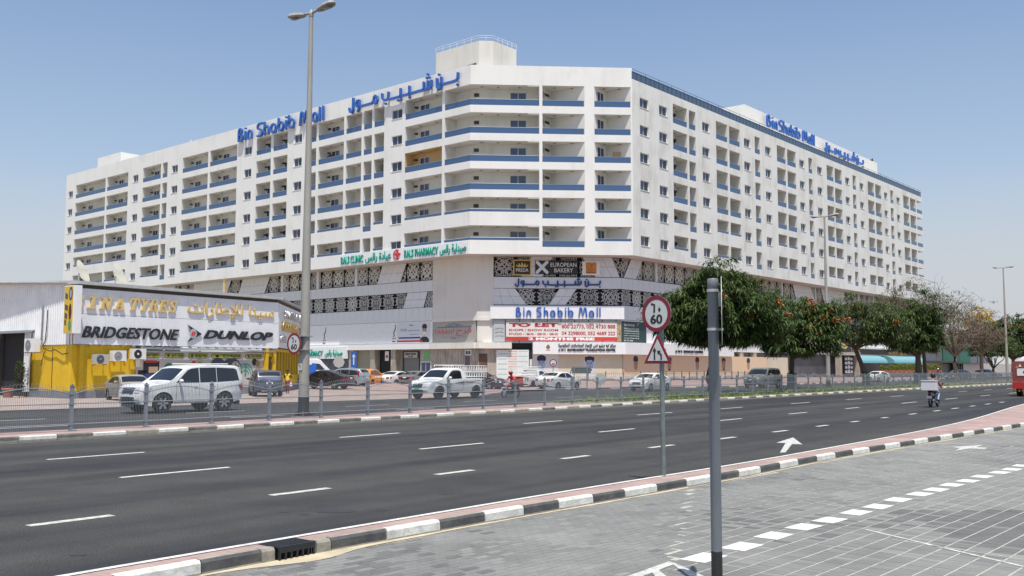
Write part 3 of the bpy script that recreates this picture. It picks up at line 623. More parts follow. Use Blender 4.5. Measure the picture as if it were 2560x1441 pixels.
# windows: recessed frame, two panes, sill.  Local axes: x right, y into the wall, z up
def win_meshes(wd, ht, sill=True):
    f = MB(); d = .22; t = .055
    for q in (((0,0,0),(0,d,0),(0,d,ht),(0,0,ht)), ((wd,0,0),(wd,0,ht),(wd,d,ht),(wd,d,0)), ((0,0,ht),(0,d,ht),(wd,d,ht),(wd,0,ht)), ((0,0,0),(wd,0,0),(wd,d,0),(0,d,0))): f.quad(*q)
    f.mi = 1
    for x0, x1, z0, z1 in ((0, t, 0, ht), (wd-t, wd, 0, ht), (t, wd-t, ht-t, ht), (t, wd-t, 0, t), (wd/2-t/2, wd/2+t/2, t, ht-t)): f.box(x0, x1, d-.06, d-.001, z0, z1)
    if sill: f.mi = 0; f.box(-.04, wd+.04, -.05, .12, -.06, -.002)
    pl = MB(); pl.box(t, wd/2-t/2, d-.035, d-.02, t, ht-t); pr_ = MB(); pr_.box(wd/2+t/2, wd-t, d-.03, d-.015, t, ht-t)
    return f.mesh('window', [WHITE, WPL]), pl.mesh('pane', WING), pr_.mesh('pane', mat('window_glass_dim', (.03, .038, .055), .12))
WM = {}
def window(face, x0, x1, z0, z1):
    key = (round(x1-x0, 1), round(z1-z0, 2))
    if key not in WM: WM[key] = win_meshes(*key)
    f, a, b = WM[key]; P = face.p(x0, z0)
    o = put('window', f, bld, loc=P, rot=(0, 0, face.rz), world=True)
    for me in (a, b): put('pane', me, o)
# balcony: recess walls, ceiling, floor; railing of blue glass; door in the back wall
def recess_mesh(poly, z0, z1, fz):   # poly: open chain of (x, y) from left edge, back, right edge at opening plane
    m = MB()
    for (a, b), (c, d) in zip(poly, poly[1:]): m.quad((a, b, fz), (c, d, fz), (c, d, z1), (a, b, z1))
    n = len(poly)
    for zz in (fz, z1):
        m.poly([(a, b, zz) for a, b in poly])
    wd = poly[-1][0] - poly[0][0]; x0 = poly[0][0]
    m.quad((x0, 0.0, z0), (x0+wd, 0, z0), (x0+wd, .14, z0), (x0, .14, z0)); m.quad((x0, .14, fz), (x0+wd, .14, fz), (x0+wd, .14, z0), (x0, .14, z0))
    return m
LMP = mat('ceiling_lamp', (.25, .22, .18), .5); VENT = mat('grille_brown', (.06, .05, .045), .7)
def railing_mesh(wd, gz, gh, d=.05):
    r = MB(); r.box(.02, wd-.02, d, d+.012, gz+.01, gz+gh-.02)
    r.mi = 1; r.box(0, wd, d-.015, d+.03, gz+gh-.03, gz+gh+.01); n = max(1, round(wd/1.75))
    r.mi = 2
    for i in range(n+1): x = .03 + (wd-.06)*i/n; r.box(x-.02, x+.02, d+.013, d+.03, gz, gz+gh-.03)
    return r.mesh('railing', [BLUEG, mat('rail_alu', (.40, .46, .54), .4, .4), mat('rail_dark', (.03, .05, .10), .5)])
BM = {}
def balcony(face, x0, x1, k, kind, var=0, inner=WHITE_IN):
    z0, z1 = zr('n' if kind in 'np' else 'b', k) if kind != 'q' else zr('b', k)
    if kind == 'p': z0, z1 = zr('p', k)
    wd = round(x1-x0, 2); gh = .72 if z1-z0 > 2 else .31; key = (wd, round(z1-z0, 2), kind, var, inner.name)
    if key not in BM:
        h = z1-z0; fz = -.15 if h > 2 else -.75; dp = 1.6
        poly = {'p': [(0, 0), (0.35, 1.5), (1.23, 2.6), (wd, 0)], 'q': [(0, 0), (1.84, 2.15), (wd, 0)]}.get(kind, [(0, 0), (0, dp), (wd, dp), (wd, 0)])
        rec = recess_mesh(poly, 0, h, fz)
        rec.mi = 1
        for cx in ([wd*.3, wd*.72] if wd > 4 else [wd*.5]): rec.box(cx-.16, cx+.16, .75, .95, h-.06, h-.003)
        if kind in 'bn' and wd > 2.5:
            rec.mi = 2
            if var % 2 == 0: rec.box(.25, .65, dp-.3, dp-.02, h-.75, h-.55)
            else: rec.box(wd-.9, wd-.5, dp-.3, dp-.02, h-.8, h-.5)
        if kind == 'p': rec.mi = 2; rec.prism([(.45, 1.62, h-.75), (1.0, 2.28, h-.75), (1.0, 2.28, h-.45), (.45, 1.62, h-.45)], (.05, -.03, 0)); 
        door = None
        if kind in 'bp' or kind == 'q':
            door = MB()
            if kind == 'b':
                dw = min(1.5, wd*.35); dx = wd*(.55 if var % 2 else .18) if wd > 2.5 else wd*.4
                door.box(dx, dx+dw, dp-.06, dp-.01, fz, fz+2.05); door.mi = 1
                for q in (dx-.05, dx+dw/2-.03, dx+dw): door.box(q, q+.06, dp-.08, dp-.012, fz, fz+2.1)
                door.box(dx-.05, dx+dw+.06, dp-.08, dp-.012, fz+2.05, fz+2.12)
            else:
                q = Vector((.35, .41, 0)) if kind == 'q' else Vector((.12, .5, 0)); e = Vector((1.84, 2.15, 0)).normalized() if kind == 'q' else Vector((.23, .97, 0)); o = Vector((.05, -.04, 0))
                e = e*1.5 if kind == 'q' else e*.9
                door.prism([q+Vector((0, 0, fz)), q+e+Vector((0, 0, fz)), q+e+Vector((0, 0, fz+2.1)), q+Vector((0, 0, fz+2.1))], o*.6); door.mi = 1
                for t_ in (0, .47, .95): door.prism([q+e*t_+Vector((0, 0, fz)), q+e*(t_+.05)+Vector((0, 0, fz)), q+e*(t_+.05)+Vector((0, 0, fz+2.1)), q+e*t_+Vector((0, 0, fz+2.1))], o)
            door = door.mesh('door', [WING, WPL])
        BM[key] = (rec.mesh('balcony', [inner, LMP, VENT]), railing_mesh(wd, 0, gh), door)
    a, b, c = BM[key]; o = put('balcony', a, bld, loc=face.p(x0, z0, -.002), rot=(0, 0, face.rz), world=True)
    put('railing', b, o)
    if c: put('door', c, o)
    return o
YIN = mat('yellow_balcony_paint', (.60, .44, .22), .9, var=.1)
for kd, a, b in LC:
    for k in range(6):
        z0, z1 = zr(kd, k)
        if kd == 'w': window(FL, -b, -a, z0, z1)
        else: balcony(FL, -b, -a, k, kd, int(a) % 2, YIN if (a == 4.57 and k == 3) else WHITE_IN)
for kd, a, b in RC:
    for k in range(6):
        z0, z1 = zr(kd, k)
        if kd == 'w': window(FR, a, b, z0, z1)
        else: balcony(FR, a, b, k, kd, int(a) % 2)
for kd, a, b in FC:
    for k in range(6): balcony(FF, a, b, k, kd, 0)
# corner balcony
g1, g2 = corner(.06); i1, i2 = corner(1.9); c1, _ = corner(.14)
for k in range(6):
    z0, z1 = zr('b', k); fz = z1 - 2.55; gh = .72 if k > 1 else .31
    L0_, L1_ = FL.p(-4.17, 0), FL.p(-4.17, 0, -1.9); R0_, R1_ = FF.p(8.0, 0), FF.p(8.0, 0, -1.9)
    mb = MB()
    for zz in (fz, z1): mb.poly([Z(L0_, zz), Z(Aq, zz), Z(R0_, zz), Z(R1_, zz), Z(i1, zz), Z(L1_, zz)])
    for a, b in ((L0_, L1_), (L1_, i1), (i1, R1_), (R1_, R0_), (FL.p(-4.17, 0, -.14), c1), (c1, FF.p(8, 0, -.14))): 
        top = z1 if (a in (L0_, L1_, i1, R1_)) else z0
        mb.quad(Z(a, fz), Z(b, fz), Z(b, top), Z(a, top))
    mb.quad(Z(L0_, z0), Z(Aq, z0), Z(c1, z0), FL.p(-4.17, z0, -.14)); mb.quad(Z(Aq, z0), Z(R0_, z0), FF.p(8, z0, -.14), Z(c1, z0))
    FF.box(mb, 6.7, 8.0, z1-.12, z1-.004, -.35, -.02)
    for xx in (1.2, 3.1, 5.6): mb.mi = 1; FF.box(mb, xx, xx+.3, z1-.06, z1-.004, -1.1, -.9)
    mb.mi = 2; FF.box(mb, .45, 1.05, z1-.95, z1-.55, -1.9, -1.82)
    mb.mi = 0; FF.box(mb, 2.55, 2.62, fz, z1, -1.9, -1.7)
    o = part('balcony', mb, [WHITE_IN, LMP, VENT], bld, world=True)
    mb = MB(); ga = FL.p(-4.15, 0, -.06)
    mb.quad(Z(ga, z0+.01), Z(g1, z0+.01), Z(g1, z0+gh), Z(ga, z0+gh)); mb.quad(Z(g1, z0+.01), FF.p(7.98, z0+.01, -.06), FF.p(7.98, z0+gh, -.06), Z(g1, z0+gh))
    mb.mi = 1; mb.tube([Z(ga, z0+gh), Z(g1, z0+gh), FF.p(7.98, z0+gh, -.06)], .03, 4)
    mb.mi = 2
    for xx in (.03, 2.1, 4.1, 6.1, 7.9): FF.box(mb, xx-.02, xx+.02, z0, z0+gh, -.10, -.065)
    for xx in (-4.1, -2.1): FL.box(mb, xx-.02, xx+.02, z0, z0+gh, -.10, -.065)
    r_ = part('railing', mb, [BLUEG, MT['rail_alu'], MT['rail_dark']], o, world=False); r_.matrix_parent_inverse = Matrix.Identity(4)
    mb = MB(); FF.box(mb, 4.75, 6.6, fz, fz+2.1, -1.9, -1.86); mb.mi = 1
    for q in (4.7, 5.62, 6.58): FF.box(mb, q, q+.06, fz, fz+2.16, -1.9, -1.83)
    part('door', mb, [WING, WPL], o)
# open corner balconies at the end of the right wing
mb = MB(); FR.rect(mb, 100.4, REND, ZT, 35.66); 
for k in range(6):
    z0, z1 = zr('b', k); zl = (ZT - H*(6-k)) if k else ZBOT
    FR.box(mb, 100.4, REND, zl, z0, -.15, 0); FR.box(mb, REND-.15, REND, zl, z0, -3.2, -.15)
    FR.box(mb, 100.4, REND, z1, z1+.22, -3.2, -.15)
FR.box(mb, 100.4, REND, ZT+.22, 35.66, -3.2, -.01)
part('wall', mb, RW, bld, world=True)
for k in range(6):
    z0, z1 = zr('b', k); gh = .72 if k > 1 else .31
    mb = MB(); FR.box(mb, 100.45, REND-.05, z0, z0+gh, -.1, -.08); FR.box(mb, REND-.1, REND-.08, z0, z0+gh, -3.1, -.1); mb.mi = 1; FR.box(mb, 100.45, REND-.05, z0+gh, z0+gh+.04, -.11, -.07)
    part('railing', mb, [BLUEG, MT['rail_alu']], bld, world=True)
# roof glass screen on the right wing, one pane after another
pg = MB(); pg.box(.02, .98, 0, .012, 0, .86); pgm = pg.mesh('glass_panel', glass_mat('roof_screen_glass', (.06, .10, .16), .15))
for i in range(103):
    put('glass_panel', pgm, bld, loc=FR.p(i*1.0, 35.68, -.03), rot=(0, 0, FR.rz), world=True)
mb = MB()
for i in range(104): FR.box(mb, i-.02, i+.02, 35.66, 36.58, -.04, -.0)
mb.mi = 0; FR.box(mb, 0, 103.4, 36.545, 36.6, -.05, .0)
for i in range(0, 104, 3): FR.box(mb, i-.02, i+.02, 36.6, 36.88, -.06, -.03)
FR.box(mb, 0, 103.4, 36.86, 36.9, -.065, -.025)
part('rail_frame', mb, MT['rail_dark'], bld, world=True)
# roof rooms
def room(p, x0, x1, face, depth, z0, z1, name='roof_room', lab=None, cut=None, m=BEIGE):
    mb = MB(); a = [face.p(x0, 0), face.p(x1, 0), face.p(x1, 0, -depth), face.p(x0, 0, -depth)]
    mb.hexa([Z(q, z0) for q in (a[0], a[1], a[2], a[3])] + [Z(q, z1) for q in (a[0], a[1], a[2], a[3])]); return part(name, mb, m, bld, world=True, label=lab)
f1, f1f, f1r, fl1 = faces(1.0)
cA, cB = f1f.O, f1f.O
mb = MB(); pa = f1.p(-6.31, 0); pb = f1.p(.75, 0); pbf = Face(pb, FF.X); pc = pbf.p(1.69, 0); pd = Face(pc, FR.X).p(4.2, 0); 
base = [pa, pb, pc, pd, pd + Vector((-.3, 7, 0)), pa + Vector((3.5, 5.5, 0))]
for i in range(6): a, b = base[i], base[(i+1) % 6]; mb.quad(Z(a, 35.6), Z(b, 35.6), Z(b, 40), Z(a, 40))
mb.poly([Z(q, 40) for q in base]); part('roof_room', mb, BEIGE, bld, world=True, label='chamfered stair tower on the front corner of the roof')
mb = MB()
for q0, q1, n in ((pa, pb, 6), (pb, pc, 2), (pc, pd, 5)):
    for zz in (40.35, 40.62): mb.tube([Z(q0 + (q1-q0)*.02, zz), Z(q1, zz)], .022, 5)
    for i in range(n+1): q = q0 + (q1-q0)*i/n; mb.tube([Z(q, 40), Z(q, 40.64)], .025, 5)
part('guard_rail', mb, WPL, bld, world=True)
mb = MB(); f1.box(mb, -1.1, .35, 37.05, 37.42, -.3, .02); part('vent_slot', mb, DARK, bld, world=True)
f2 = faces(2.5)[0]; room(0, -94.1, -85.7, f2, 4.0, 35.6, 39.65, m=WHITE)
f7 = faces(7.0)[2]; room(0, 39.25, 96.24, f7, 6, 35.6, 42.8, m=WHITE)
mb = MB(); f7.box(mb, 37.5, 39.1, 35.6, 39.2, -3, 0); part('roof_room', mb, CONC, bld, world=True, label='small grey plant room beside the long roof room')
# clutter on the roof edge
for px_, w_ in ((-30, .15), (-60, .12)):
    mb = MB(); FL.box(mb, px_, px_+.12, ZTOP, ZTOP+.35, -.2, -.08); part('roof_pipe', mb, WPL, bld, world=True)

# ---- blue rooftop lettering
def letter_strokes(ch):   # unit cell: x 0..1, z 0..1 (cap height), x-height .66
    c = lambda cx, cz, rx, rz, a0, a1, n=14: [(cx+rx*math.cos(R(a0+(a1-a0)*i/n)), cz+rz*math.sin(R(a0+(a1-a0)*i/n))) for i in range(n+1)]
    if ch == 'B': return [[(0, 0), (0, .8)] + c(.38, .8, .38, .2, 180, 0, 8) + [(.5, .52)], [(0, 0), (.55, 0)] + c(.6, .25, .4, .25, -90, 90, 8) + [(.1, .5)]]
    if ch == 'i': return [[(.5, 0), (.5, .66)], [(.5, .93), (.5, .96)]]
    if ch == 'n': return [[(0, 0), (0, .36)] + c(.5, .36, .5, .30, 180, 0, 8) + [(1, 0)]]
    if ch == 'S': return [[(1, 1), (.55, 1)] + c(.38, .77, .38, .23, 100, 230, 7) + [(.62, .5)] + c(.62, .24, .38, .24, 60, -90, 7) + [(0, 0)]]
    if ch == 'h': return [[(0, 0), (0, 1)], [(0, .36)] + c(.5, .36, .5, .30, 180, 0, 8) + [(1, 0)]]
    if ch == 'a': return [c(.5, .33, .5, .33, 0, 360, 18), [(1, .33), (1, 0)]]
    if ch == 'b': return [c(.5, .33, .5, .33, 0, 360, 18), [(0, .33), (0, 1)]]
    if ch == 'M': return [[(0, 0), (.1, .75)] + c(.22, .85, .12, .15, 180, 20, 4) + [(.5, .12)] + c(.78, .85, .12, .15, 160, 0, 4) + [(.9, .75), (1, 0)]]
    if ch == 'l': return [[(.5, 0), (.5, 1)]]
def letters(face, spec, z0, zc, w, d0, d1, parent, m=BLUEL):
    for ch, x0, x1 in spec:
        mb = MB(); 
        for st in letter_strokes(ch):
            stroke(face, mb, [(x0 + w/2 + (x1-x0-w)*a if ch not in 'il' else (x0+x1)/2, z0 + w/2 + (zc-z0-w)*b) for a, b in st], w, d0, d1)
        part('letter', mb, m, parent, world=True)
LS = [('B', -46.25, -44.9), ('i', -44.6, -44.25), ('n', -43.9, -42.7), ('S', -41.56, -40.1), ('h', -39.87, -38.6), ('a', -38.34, -36.9), ('b', -36.56, -35.15), ('i', -34.86, -34.5), ('b', -34.2, -32.7), ('M', -31.69, -29.5), ('a', -28.9, -27.7), ('l', -27.42, -27.1), ('l', -26.69, -26.4)]
sg = thing('rooftop_sign', 'big blue Bin Shabib Mall letters on the parapet of the left wing', 'sign', FL.p(-36, 34.7, .3))
letters(FL, LS, 34.72, 36.75, .28, .22, .50, sg)
fs = Face(FL.O + FL.n*.4, FL.X)
AP = [[(28, 700), (22, 950), (-5, 1030), (-45, 1010), (-62, 930)], [(165, 745), (165, 900), (130, 990)], [(165, 745), (110, 765), (88, 830), (110, 885), (165, 890)],
      [(165, 890), (440, 815), (490, 760), (500, 670), (530, 635), (565, 660), (578, 730), (560, 800), (525, 810), (495, 770)],
      [(688, 600), (692, 690), (740, 745), (820, 715), (832, 560)], [(760, 815), (762, 825)], [(832, 690), (870, 720), (1080, 660), (1130, 640), (1300, 600), (1640, 500), (1780, 462), (1812, 410), (1812, 290)],
      [(1108, 480), (1108, 640)], [(1310, 425), (1310, 590)], [(1640, 335), (1640, 490)], [(1732, 305), (1732, 470)], [(1052, 740), (1053, 750)], [(1112, 722), (1113, 732)], [(1312, 665), (1313, 678)],
      [(1708, 228), (1709, 240)], [(1762, 212), (1763, 224)], [(1732, 145), (1733, 157)], [(1940, 255), (1944, 430), (1975, 500), (2015, 460), (2040, 390), (2040, 220)], [(1988, 150), (1989, 162)],
      [(2042, 388), (2300, 318), (2385, 285), (2418, 220), (2420, 120)], [(2408, 378), (2409, 390)]]
sg = thing('rooftop_sign', 'big blue Arabic letters on the parapet near the front corner', 'sign', FL.p(-10, 35.3, .3))
pt = lambda q: fs.at(880 + q[0]/9.143, 170 + q[1]/9.143)
AU = [[pt(q) for q in st] for st in AP]      # wall metres, reused for the other two Arabic signs
for st in AU:
    mb = MB(); stroke(FL, mb, st, .29, .22, .50); part('letter', mb, BLUEL, sg, world=True)
f6 = faces(6.3)[2]
sg = thing('rooftop_sign', 'blue Bin Shabib Mall letters standing above the roof glass of the right wing', 'sign', f6.p(55, 40.4))
RS = [('B', 45.76, 47.2), ('i', 47.66, 48.1), ('n', 48.41, 49.5), ('S', 50.2, 51.7), ('h', 51.8, 53.1), ('a', 53.3, 54.5), ('b', 54.65, 56.0), ('i', 56.25, 56.7), ('b', 56.85, 58.3), ('M', 59.2, 61.3), ('a', 61.6, 62.8), ('l', 63.0, 63.5), ('l', 63.8, 64.3)]
letters(f6, RS, 40.4, 42.4, .28, -.15, .15, sg)
mb = MB()
for i in range(19): mb.tube([f6.p(46+i, 35.6, -.05), f6.p(46+i, 41, -.05)], .04, 4)
mb.tube([f6.p(45.5, 40.5, -.05), f6.p(64.5, 40.5, -.05)], .04, 4); part('support_frame', mb, WPL, sg, world=True)
sg = thing('rooftop_sign', 'blue Arabic letters standing above the roof glass of the right wing', 'sign', f6.p(78, 40.4))
xs = [p[0] for st in AU for p in st]; zs = [p[1] for st in AU for p in st]; X0, X1, Z0_, Z1_ = min(xs), max(xs), min(zs), max(zs)
def ar_sign(face, x0, x1, z0, z1, w, d0, d1, parent, m=BLUEL):
    for st in AU:
        mb = MB(); stroke(face, mb, [(x0 + (a-X0)/(X1-X0)*(x1-x0), z0 + (b-Z0_)/(Z1_-Z0_)*(z1-z0)) for a, b in st], w, d0, d1); part('letter', mb, m, parent, world=True)
ar_sign(f6, 68.9, 87.0, 40.3, 42.4, .33, -.15, .15, sg)
mb = MB()
for i in range(18): mb.tube([f6.p(69+i, 35.6, -.05), f6.p(69+i, 40.8, -.05)], .04, 4)
part('support_frame', mb, WPL, sg, world=True)

# ---------------------------------------------------------------- podium of the mall, set back 2.4 m
PL, PF, PR, PFL = faces(2.4)
pod = thing('shopping_mall', 'mall podium with pale cladding bands and white arabesque screens under the flats', 'building', (PF.O.x, PF.O.y, .45))
mb = MB(); PL.rect(mb, -104, 0, -.1, ZBOT, -.75); PF.rect(mb, -.5, PFL+.5, -.1, ZBOT, -.75); PR.rect(mb, 0, 104, .2, ZBOT, -.75); part('backing_wall', mb, mat('dark_backing', (.03, .03, .03), .9, var=.4, vs=.6), pod, world=True)
mb = MB(); PR.quad = None
q = [PR.p(104, 0), PR.p(104, 0, -17)]; mb.quad(Z(q[0], .2), Z(q[1], .2), Z(q[1], ZBOT), Z(q[0], ZBOT)); q = [PL.p(-104, 0), PL.p(-104, 0, -17)]; mb.quad(Z(q[0], .2), Z(q[1], .2), Z(q[1], ZBOT), Z(q[0], ZBOT)); part('wall', mb, BEIGE, pod, world=True)
# arabesque tile
def lattice(wd, ht):
    m = MB(); w = .06
    def rib(pts):
        run = []
        def flush():
            for (a, b), (c, d) in zip(run, run[1:]):
                t = Vector((c-a, d-b, 0)); 
                if t.length < 1e-4: continue
                t.normalize(); nx, nz = -t.y*w/2, t.x*w/2
                p = [(a-nx, b-nz), (c-nx, d-nz), (c+nx, d+nz), (a+nx, b+nz)]
                m.quad(*[(x, 0, z) for x, z in p]); 
                m.quad((p[0][0], 0, p[0][1]), (p[0][0], .06, p[0][1]), (p[1][0], .06, p[1][1]), (p[1][0], 0, p[1][1])); m.quad((p[3][0], 0, p[3][1]), (p[2][0], 0, p[2][1]), (p[2][0], .06, p[2][1]), (p[3][0], .06, p[3][1]))
        for x, z in pts:
            if 0 <= x <= wd and 0 <= z <= ht: run.append((x, z))
            else: flush(); run = []
        flush()
    A = lambda cx, cz, r, a0=0, a1=360, n=22, sq=1.0: [(cx+r*math.cos(R(a0+(a1-a0)*i/n)), cz+r*sq*math.sin(R(a0+(a1-a0)*i/n))) for i in range(n+1)]
    c, h = wd/2, ht/2; s = min(wd, ht)
    rib(A(c, h, .47*s)); rib(A(c, h, .20*s)); rib(A(c, h, .30*s, 200, 340, 8)); rib(A(c, h+.1*s, .38*s, 215, 325, 8)); rib(A(c, h, .33*s, 30, 150, 8))
    for cx in (0, wd):
        for r in (.50, .72, .95): rib(A(cx, 0, r*s)); rib(A(cx, ht, r*s))
        rib(A(cx, h, .28*s))
    for k in (-.2, .2): rib([(c-wd*.5+k*wd, 0), (c+k*wd, h), (c+wd*.5+k*wd, ht)][::1]); rib([(c+wd*.5+k*wd, 0), (c+k*wd, h), (c-wd*.5+k*wd, ht)])
    
    return m.mesh('lattice_screen', LATM)
LT1 = lattice(2.43, 2.3); LT2 = lattice(2.32, 1.88)
def tiles(face, x0, x1, zb, me, wd, d=-.12):
    n = max(1, round((x1-x0)/wd)); st = (x1-x0)/n
    for i in range(n): put('lattice_screen', me, pod, loc=face.p(x0+i*st, zb, d), rot=(0, 0, face.rz), world=True, scale=(st/wd, 1, 1))
SOLX = .0
tiles(PL, -101, -7.35, 12.52, LT1, 2.43); tiles(PL, -101, -7.2, 9.22, LT2, 2.32)
tiles(PF, 1.9, PFL, 12.52, LT1, 2.43); tiles(PF, 4.4, PFL, 9.22, LT2, 2.32)
tiles(PR, 0, 103, 12.52, LT1, 2.43); tiles(PR, 0, 103, 9.22, LT2, 2.32)
# trapezoid cladding between screens: (face, top x0, top x1, bottom x0, bottom x1)
def trap(face, t0, t1, b0, b1, zb, zt, dx=1.15):
    n = max(1, round((t1-t0+b1-b0)/2/dx)); zm = (zb+zt)/2 + .05
    for r_ in (0, 1):
        za, zc = (zb, zm) if r_ == 0 else (zm, zt)
        for i in range(n):
            f = lambda z, k: (b0 + (t0-b0)*(z-zb)/(zt-zb)) + ((b1 + (t1-b1)*(z-zb)/(zt-zb)) - (b0 + (t0-b0)*(z-zb)/(zt-zb)))*k/n
            g = .012; mb = MB(); face.poly(mb, [(f(za, i)+g, za+g), (f(za, i+1)-g, za+g), (f(zc, i+1)-g, zc-g), (f(zc, i)+g, zc-g)], -.13, .0)
            part('cladding_panel', mb, CLAD, pod, world=True)
    mb = MB(); face.poly(mb, [(b0, zb), (b1, zb), (t1, zt), (t0, zt)], -.2, -.02); part('panel_backing', mb, DARK, pod, world=True)
U0, U1, V0, V1 = 12.5, ZBOT-.01, 9.2, 11.1
for a in ((-16.52, -12.05, -17.46, -13.13), (-47.26, -40.58, -48.48, -41.86), (-60.6, -50.4, -60.9, -51.7), (-78, -66, -77, -67)): trap(PL, *a, U0, U1)
trap(PL, -11.82, -8.23, -12.56, -8.94, V0, V1); trap(PL, -52, -46, -53, -47, V0, V1)
trap(PF, 6.24, 8.81, 5.1, 7.61, U0, U1); trap(PF, 12.3, 15.81, 13.83, 16.74, U0, U1)
trap(PF, 1.53, 4.41, 1.53, 5.78, V0, V1); trap(PF, 9.59, 11.61, 8.35, 10.32, V0, V1)
for a in ((2.16, 4.63, .55, 3.14), (47.1, 53.8, 48.3, 55.5), (57.9, 67.4, 59.2, 68.6), (22, 30, 20, 29)): trap(PR, *a, U0, U1)
for f_, l in ((PL, (-29.9, -21.9, -37.9, -70)), (PR, (7.55, 43.2, 55.6, 74, 81, 85.5, 92))):
    for x in l: mb = MB(); f_.box(mb, x, x+.5 if f_ is PL else x+.45, U0, U1, -.3, .0); part('mullion', mb, CLAD, pod, world=True)
# flat cladding bands, panel by panel
def band(face, x0, x1, z0, z1, dx=1.18, d=.05, lim=True):
    n = max(1, round((x1-x0)/dx)); st = (x1-x0)/n; rest = MB()
    cm = MB(); cm.box(.012, st-.012, 0, .06, .012, z1-z0-.012); me = cm.mesh('cladding_panel', CLAD)
    for i in range(n):
        x = x0 + i*st
        if abs(x) < 48: put('cladding_panel', me, pod, loc=face.p(x, z0, d), rot=(0, 0, face.rz), world=True)
        else: face.box(rest, x+.012, x+st-.012, z0+.012, z1-.012, d-.06, d)
    if rest.v: o = part('cladding_panels', rest, CLAD, pod, world=True); o['kind'] = 'stuff'
    mb = MB(); face.box(mb, x0, x1, z0, z1, -.7, d-.07); part('band_core', mb, mat('joint_grey', (.2, .2, .21), .8), pod, world=True)
band(PL, -104, -7.32, 11.12, 12.47); band(PL, -104, -7.3, 7.52, 9.18, d=.08)
band(PF, 1.87, PFL+.02, 11.12, 12.45, 5.0); band(PR, 0.02, 104, 11.12, 12.45, 1.2); band(PR, .02, 104, 7.52, 9.18, 1.2, .08)
mb = MB(); PL.box(mb, -104, -7.25, 4.85, 7.5, -.7, .06); PL.box(mb, -104, -7.25, 4.1, 4.8, -.7, .5); part('sign_band', mb, SIGNW, pod, world=True)
# plain corner pier
mb = MB(); a_ = Face(PF.O, FL.X); PL.box(mb, -7.3, .06, 7.75, ZBOT, -.7, .06); PF.box(mb, -.06, 1.87, 7.75, ZBOT, -.7, .06); part('corner_pier', mb, wall_mat('pier_render', (.66, .64, .585), (.54, .51, .45), .5), pod, world=True)
mb = MB(); PL.box(mb, -7.35, .1, 7.35, 7.75, -.7, .12); PF.box(mb, -.1, 1.8, 7.35, 7.75, -.7, .12); PL.box(mb, -7.3, .06, 4.8, 7.35, -.7, -.3); PF.box(mb, 0, 1.75, 4.8, 7.35, -.7, -.12)
PL.box(mb, -7.3, .5, 4.1, 4.8, -.7, .5); PF.box(mb, -.45, 4.0, 4.1, 4.8, -.7, .5); part('ledge', mb, BEIGE, pod, world=True)
# front sign band boxes
mb = MB(); PF.box(mb, 1.5, 17.2, 7.55, 9.1, -.7, .25); part('sign_band', mb, SIGNW, pod, world=True)
mb = MB(); PF.box(mb, 1.75, PFL, 4.75, 7.5, -.7, -.02); part('window_band', mb, mat('shop_glazing_pale', (.36, .40, .39), .25, var=.15, vs=.7), pod, world=True)
for i in range(9):
    x = 3.3 + i*1.62; mb = MB(); PF.box(mb, x-.03, x+.03, 4.75, 7.5, -.02, .03); part('mullion', mb, DARK, pod, world=True)
mb = MB(); PR.box(mb, 0, 104, 4.1, 7.5, -.7, .02); part('window_band', mb, SIGNW, pod, world=True)
# ground floor: veined stone walls and pillars
STONE = mat('veined_stone', (.44, .385, .315), .5, var=.35, vs=1.6, stretch=(2.5, 2.5, .45), var2=(.22, .19, .165))
mb = MB(); PL.box(mb, -9.5, .1, -.1, 4.1, -.7, -.1); PF.box(mb, -.1, 4.0, -.1, 4.1, -.7, -.1); part('stone_wall', mb, STONE, pod, world=True)
boxes('stone_pillar', PL, [(x, x+.85, -.1, 4.1, -.7, .2) for x in (-22.6, -18.4, -14.5)], STONE, pod)
mb = MB(); PL.box(mb, -14, -9.5, -.1, 4.1, -.7, -.62); part('inner_wall', mb, mat('inner_beige', (.34, .31, .25), .9), pod, world=True); boxes('inner_wall', PL, [(-22, -18.4, -.1, 4.1, -.7, -.6)], MT['inner_beige'], pod)
mb = MB(); PL.box(mb, -13.1, -9.9, -.1, 3.9, -.62, -.5); part('garage_door', mb, mat('garage_frame', (.03, .03, .03), .4), pod, world=True)
mb = MB(); PL.box(mb, -12.7, -10.1, 0, 3.0, -.5, -.45); part('garage_leaf', mb, mat('garage_leaf', (.18, .17, .16), .6), pod, world=True)
mb = MB(); PL.box(mb, -104, -22.6, -.1, 4.1, -.7, -.2); part('shopfront', mb, mat('dark_shopfront', (.09, .095, .11), .3, var=.4, vs=.8), pod, world=True)
def wbox(x0, x1, z0, z1): mb = MB(); PL.box(mb, x0, x1, z0, z1, -.1, .03); part('window_frame', mb, WPL, pod, world=True); mb = MB(); PL.box(mb, x0+.12, (x0+x1)/2-.04, z0+.12, z1-.12, .03, .05); PL.box(mb, (x0+x1)/2+.04, x1-.12, z0+.12, z1-.12, .03, .05); part('pane', mb, WING, pod, world=True)
wbox(-9.3, -7.5, 1.1, 2.6); wbox(-1.9, -.9, 3.3, 3.95)
# right wing ground floor: pale hoarding then stone pillars and dark openings
mb = MB(); PR.box(mb, 16.5, 104, .3, 4.1, -.7, -.5); part('shopfront', mb, MT['dark_shopfront'], pod, world=True)
boxes('stone_pillar', PR, [(x, x+1.0, .3, 4.1, -.6, 0) for x in (17.5, 21.5, 25.5, 29.5, 33.5)], STONE, pod)
